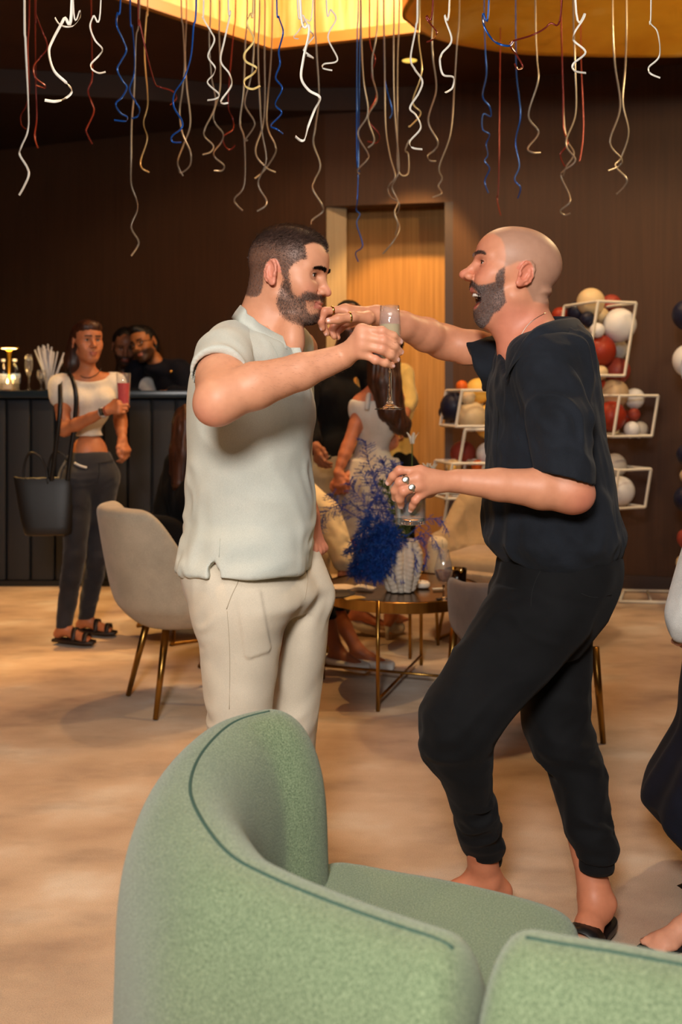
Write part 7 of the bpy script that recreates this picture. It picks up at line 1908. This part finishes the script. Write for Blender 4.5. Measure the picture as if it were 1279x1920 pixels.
# colour, depth, width in mm, pixel path from top to tip
RB = [
 ('white', 3.3, 8.5, [(46, 0), (48, 80), (53, 200), (52, 245), (40, 275), (37, 290), (50, 312), (54, 328), (45, 350), (36, 366)]),
 ('red', 4.2, 7, [(55, 0), (52, 90), (54, 170), (48, 200), (39, 216), (40, 234), (49, 243)]),
 ('red', 3.4, 6, [(67, 0), (68, 28), (80, 60), (89, 88), (75, 108), (63, 125), (66, 145), (84, 160), (83, 165), (67, 160)]),
 ('red', 4.6, 6, [(66, 0), (66, 60), (67, 160), (69, 220), (65, 255), (71, 278)]),
 ('white', 2.35, 8.5, [(135, 0), (120, 35), (99, 75), (92, 98), (101, 132), (124, 155), (135, 170), (125, 183), (105, 190), (84, 188)]),
 ('white', 2.5, 5, [(137, 0), (150, 20), (150, 33), (138, 48), (122, 50), (110, 44), (103, 33)]),
 ('white', 2.5, 5.5, [(189, 0), (175, 30), (169, 50), (178, 75), (192, 92), (185, 105), (171, 120), (173, 130), (185, 137), (198, 135)]),
 ('red', 4.3, 7, [(171, 0), (172, 90), (173, 145), (165, 170), (171, 190), (176, 210), (163, 240), (162, 248), (173, 270)]),
 ('blue', 3.2, 7, [(226, 0), (220, 25), (219, 48), (231, 75), (237, 95), (227, 115), (220, 130), (229, 150), (238, 164), (229, 182), (217, 195), (226, 212), (238, 219), (236, 227), (214, 225)]),
 ('blue', 3.6, 7.5, [(244, 0), (248, 50), (252, 100), (251, 140), (243, 168), (254, 190), (262, 205), (258, 218), (247, 222)]),
 ('grey', 4.0, 8, [(262, 0), (255, 70), (253, 130), (251, 180), (247, 230), (246, 300), (246, 345), (256, 375), (257, 395), (246, 425), (259, 450), (258, 462), (246, 480)]),
 ('red', 3.4, 6, [(259, 0), (262, 40), (275, 100), (290, 155), (300, 163), (323, 171), (331, 184), (319, 197)]),
 ('gold', 4.2, 7, [(277, 0), (275, 25), (271, 100), (277, 190), (269, 230), (276, 260), (264, 300), (266, 315), (280, 323)]),
 ('blue', 3.0, 7, [(368, 0), (363, 50), (358, 105), (345, 147), (327, 175), (326, 200), (341, 226), (340, 241), (323, 255), (324, 266), (340, 267)]),
 ('grey', 4.2, 7.5, [(340, 0), (343, 50), (346, 120), (342, 170), (337, 210), (342, 250), (357, 285), (356, 310), (340, 324), (334, 318)]),
 ('grey', 4.5, 7.5, [(350, 0), (347, 100), (350, 160), (357, 230), (344, 272), (333, 305), (343, 330)]),
 ('white', 2.9, 6, [(382, 0), (381, 32), (395, 58), (402, 76), (390, 105), (403, 126), (400, 140), (389, 155), (410, 176), (405, 185), (389, 188)]),
 ('grey', 4.0, 7.5, [(395, 0), (392, 70), (396, 140), (404, 195), (385, 240), (384, 256), (400, 273), (395, 285), (380, 290)]),
 ('white', 2.9, 6.5, [(428, 0), (432, 22), (421, 75), (414, 114), (430, 138), (434, 160), (415, 188), (418, 194), (428, 193)]),
 ('grey', 4.1, 7.5, [(412, 0), (411, 60), (413, 160), (400, 220), (418, 250), (414, 268), (401, 285), (404, 296), (420, 310), (416, 320), (401, 320)]),
 ('red', 4.3, 6.5, [(442, 0), (438, 60), (430, 150), (428, 200), (436, 222), (437, 242), (419, 256), (421, 272), (431, 281), (441, 272)]),
 ('cream', 2.8, 7.5, [(475, 0), (470, 25), (463, 44), (476, 75), (459, 100), (461, 115), (481, 127), (474, 139), (459, 150), (461, 162), (474, 167), (488, 161)]),
 ('grey', 4.1, 8, [(464, 0), (460, 80), (457, 170), (450, 230), (458, 262), (458, 345), (440, 372), (444, 384), (455, 395)]),
 ('grey', 3.9, 7.5, [(478, 0), (474, 120), (468, 155), (459, 195), (476, 226), (475, 240), (460, 262), (465, 263)]),
 ('grey', 4.2, 8, [(497, 0), (496, 90), (495, 220), (479, 283), (498, 313), (517, 323)]),
 ('grey', 4.4, 8, [(511, 0), (508, 110), (500, 226), (516, 272), (515, 290), (495, 320), (478, 335)]),
 ('grey', 4.0, 8, [(487, 0), (484, 100), (490, 235), (499, 300), (484, 343), (499, 374), (498, 386), (482, 396)]),
 ('blue', 3.0, 6.5, [(519, 0), (523, 32), (531, 60), (523, 95), (525, 120), (517, 146), (529, 166), (516, 195), (528, 212), (508, 235), (519, 242), (531, 251)]),
 ('white', 2.75, 6, [(558, 0), (569, 30), (582, 58), (588, 68), (574, 86), (570, 95), (588, 109), (576, 104)]),
 ('white', 2.35, 7.5, [(563, 0), (580, 50), (569, 110), (565, 146), (579, 169), (600, 183), (590, 206), (578, 237), (571, 261), (563, 263), (554, 256)]),
 ('white', 2.8, 4.5, [(587, 0), (572, 38), (560, 58), (551, 70), (560, 73)]),
 ('grey', 4.0, 8.5, [(590, 0), (593, 85), (598, 180), (591, 240), (588, 270), (601, 310), (590, 338), (587, 355), (604, 384), (605, 397), (586, 412), (583, 421)]),
 ('white', 2.8, 5.5, [(612, 0), (621, 18), (630, 36), (615, 70), (633, 112), (608, 120), (606, 128), (623, 132)]),
 ('grey', 4.0, 8, [(677, 0), (678, 80), (682, 150), (690, 212), (671, 250), (690, 288), (688, 300), (671, 318), (674, 327)]),
 ('red', 4.2, 7, [(693, 0), (694, 80), (704, 110), (697, 140), (706, 178), (689, 220), (711, 252), (706, 268), (689, 265)]),
 ('grey', 4.1, 8, [(708, 0), (705, 70), (698, 110), (699, 145), (707, 185), (690, 220), (702, 262), (690, 277)]),
 ('grey', 4.3, 8, [(720, 0), (721, 100), (723, 230), (731, 290), (741, 330), (731, 345), (727, 355), (733, 370), (748, 380), (746, 398), (742, 404), (749, 428), (738, 452), (718, 476)]),
 ('grey', 4.2, 8, [(739, 0), (738, 90), (740, 205), (748, 310), (742, 335), (735, 352), (746, 378), (740, 398), (746, 420), (741, 441)]),
 ('grey', 4.5, 8, [(749, 0), (746, 110), (745, 250), (747, 320), (765, 326), (766, 290), (760, 282), (768, 262)]),
 ('white', 2.9, 7, [(783, 0), (780, 50), (770, 108), (778, 130), (792, 152), (785, 175), (769, 202), (780, 216), (789, 240), (769, 265), (774, 277), (792, 280)]),
 ('gold', 3.4, 7, [(787, 0), (785, 70), (791, 135), (774, 190), (789, 212), (770, 236), (766, 236)]),
 ('white', 2.6, 6.5, [(843, 0), (834, 30), (847, 75), (829, 100), (825, 116), (831, 140), (850, 145), (848, 165), (835, 174)]),
 ('grey', 4.0, 8, [(812, 0), (810, 70), (812, 110), (818, 168), (803, 226), (821, 265), (815, 281), (802, 292), (807, 301), (818, 302)]),
 ('grey', 4.3, 8, [(862, 0), (857, 80), (852, 160), (845, 250), (824, 312), (829, 334), (822, 349), (828, 362), (811, 370)]),
 ('red', 2.7, 6, [(812, 0), (800, 30), (806, 43), (819, 60), (813, 73), (800, 79)]),
 ('blue', 4.3, 7, [(672, 0), (670, 60), (669, 200), (669, 300), (674, 322)]),
 ('blue', 4.6, 7, [(676, 0), (673, 200), (671, 360), (668, 392), (675, 402), (669, 420), (680, 460), (667, 474), (672, 491)]),
 ('blue', 4.5, 6.5, [(719, 0), (720, 80), (722, 150), (735, 205), (731, 222)]),
 ('blue', 2.5, 6.5, [(917, 0), (906, 25), (907, 46), (920, 70), (935, 82), (955, 86), (962, 78)]),
 ('red', 2.55, 5.5, [(1054, 0), (1030, 45), (1000, 65), (960, 78), (958, 88), (968, 102), (980, 124), (971, 130), (965, 119)]),
 ('blue', 4.4, 7, [(908, 0), (910, 90), (912, 140), (905, 180), (918, 200), (920, 218), (906, 214), (905, 242), (918, 252), (912, 270), (915, 290), (909, 302), (918, 316), (909, 340), (916, 362)]),
 ('blue', 4.6, 7, [(967, 0), (968, 130), (973, 180), (976, 220), (967, 265), (974, 310), (965, 336), (976, 352), (971, 372)]),
 ('grey', 3.9, 8, [(1004, 0), (1007, 105), (1009, 152), (991, 216), (1010, 248), (990, 277), (999, 286), (1014, 286)]),
 ('white', 2.4, 6, [(1079, 0), (1097, 26), (1078, 60), (1076, 76), (1098, 98), (1075, 120), (1078, 133), (1099, 137)]),
 ('red', 4.2, 8, [(1052, 0), (1054, 110), (1056, 180), (1057, 240), (1065, 268), (1051, 290), (1059, 312)]),
 ('grey', 4.1, 8, [(1075, 0), (1078, 110), (1080, 210), (1061, 268), (1079, 300), (1057, 320), (1052, 331), (1067, 364), (1068, 380), (1051, 395), (1059, 403), (1070, 400)]),
 ('grey', 4.5, 8, [(1052, 0), (1055, 140), (1060, 250), (1076, 287), (1062, 312), (1056, 330)]),
 ('grey', 4.0, 8, [(1149, 0), (1152, 110), (1163, 200), (1144, 266), (1166, 298), (1160, 312), (1141, 320)]),
 ('grey', 4.2, 8, [(1175, 0), (1173, 115), (1168, 190), (1179, 248), (1165, 295), (1154, 311), (1175, 335), (1170, 350), (1156, 364)]),
 ('white', 2.5, 5.5, [(1221, 0), (1219, 40), (1233, 60), (1237, 104), (1217, 126), (1220, 138), (1238, 146)]),
 ('red', 4.9, 6, [(938, 0), (938, 100), (935, 340), (932, 372), (939, 404)]),
 ('red', 4.9, 6, [(1089, 0), (1090, 110), (1094, 240), (1087, 302)]),
]
ORD = ['first', 'second', 'third', 'fourth', 'fifth', 'sixth', 'seventh', 'eighth', 'ninth', 'tenth', 'eleventh', 'twelfth', 'thirteenth', 'fourteenth', 'fifteenth', 'sixteenth', 'seventeenth', 'eighteenth', 'nineteenth', 'twentieth', 'twenty-first', 'twenty-second', 'twenty-third', 'twenty-fourth', 'twenty-fifth', 'twenty-sixth', 'twenty-seventh', 'twenty-eighth']
CN = dict(white='white', grey='silver grey', red='metallic red', blue='metallic blue', gold='pale gold', cream='cream yellow')
def top_z(x, y):
    """height of what the ribbon hangs from"""
    hole = [(-.43, 6.23), (.40, 5.96), (1.35, 5.65), (1.35, 3.3), (-2.75, 3.3), (-2.75, 3.85)]
    return 4.5 if poly_sd(np.array([[x, y]]), hole)[0] < 0 else CEIL
def ribbons():
    rank = {}
    for c in CN:
        idx = sorted([i for i, r in enumerate(RB) if r[0] == c], key=lambda i: RB[i][3][-1][0])
        for k, i in enumerate(idx): rank[i] = (k, len(idx))
    for i, (c, Y, w, path) in enumerate(RB):
        pts = []; n = len(path); x0 = None
        for k, (px, py) in enumerate(path):
            ph = k * 1.57 + i; pts.append(W(px, py, Y + (.022 * math.sin(ph) if k > 1 else 0)))
        p0 = pts[0]; zt = top_z(p0[0], p0[1]); pts = [V3(p0[0], p0[1], zt - .001), V3(p0[0], p0[1], p0[2] * .5 + zt * .5)] + pts
        P = catmull(pts, 8); T = np.gradient(P, axis=0); T /= np.linalg.norm(T, axis=1, keepdims=True)
        s = np.concatenate([[0], np.cumsum(np.linalg.norm(np.diff(P, axis=0), axis=1))])
        rows = []; ww = w / 1000 * .82
        for k in range(len(P)):
            curl = min(1, max(0, 1.3 * (1 - abs(T[k][2])) )) ; tw = .55 * math.sin(s[k] * 9 + i * 1.7)
            a = np.cross(T[k], (math.sin(tw), math.cos(tw), 0)); a = nrm(a); ax = V3(0, 0, 1) - T[k] * T[k][2]
            if np.linalg.norm(ax) > .05:
                ax = nrm(ax); ax = ax if ax @ a > 0 else -ax; a = nrm(a * (1 - .6 * curl) + ax * .6 * curl)
            nn = nrm(np.cross(T[k], a)) * .00035; h = a * ww / 2
            rows.append([P[k] - h - nn, P[k] + h - nn, P[k] + h + nn, P[k] - h + nn])
        k, m = rank[i]; tip = path[-1][1]; size = 'long' if tip > 300 else ('short' if tip < 200 else 'mid-length')
        where = ' between the gold canopy and the bar' if m == 1 else f', {ORD[k]} of the {m} {CN[c]} ones from the bar'
        o = MB().grid(rows, False, True).build('curling_ribbon', RM[c]); tag(o, f'{size} {CN[c]} curling ribbon{where}', 'ribbon', 'curling ribbons hanging from the ceiling')
ribbons()
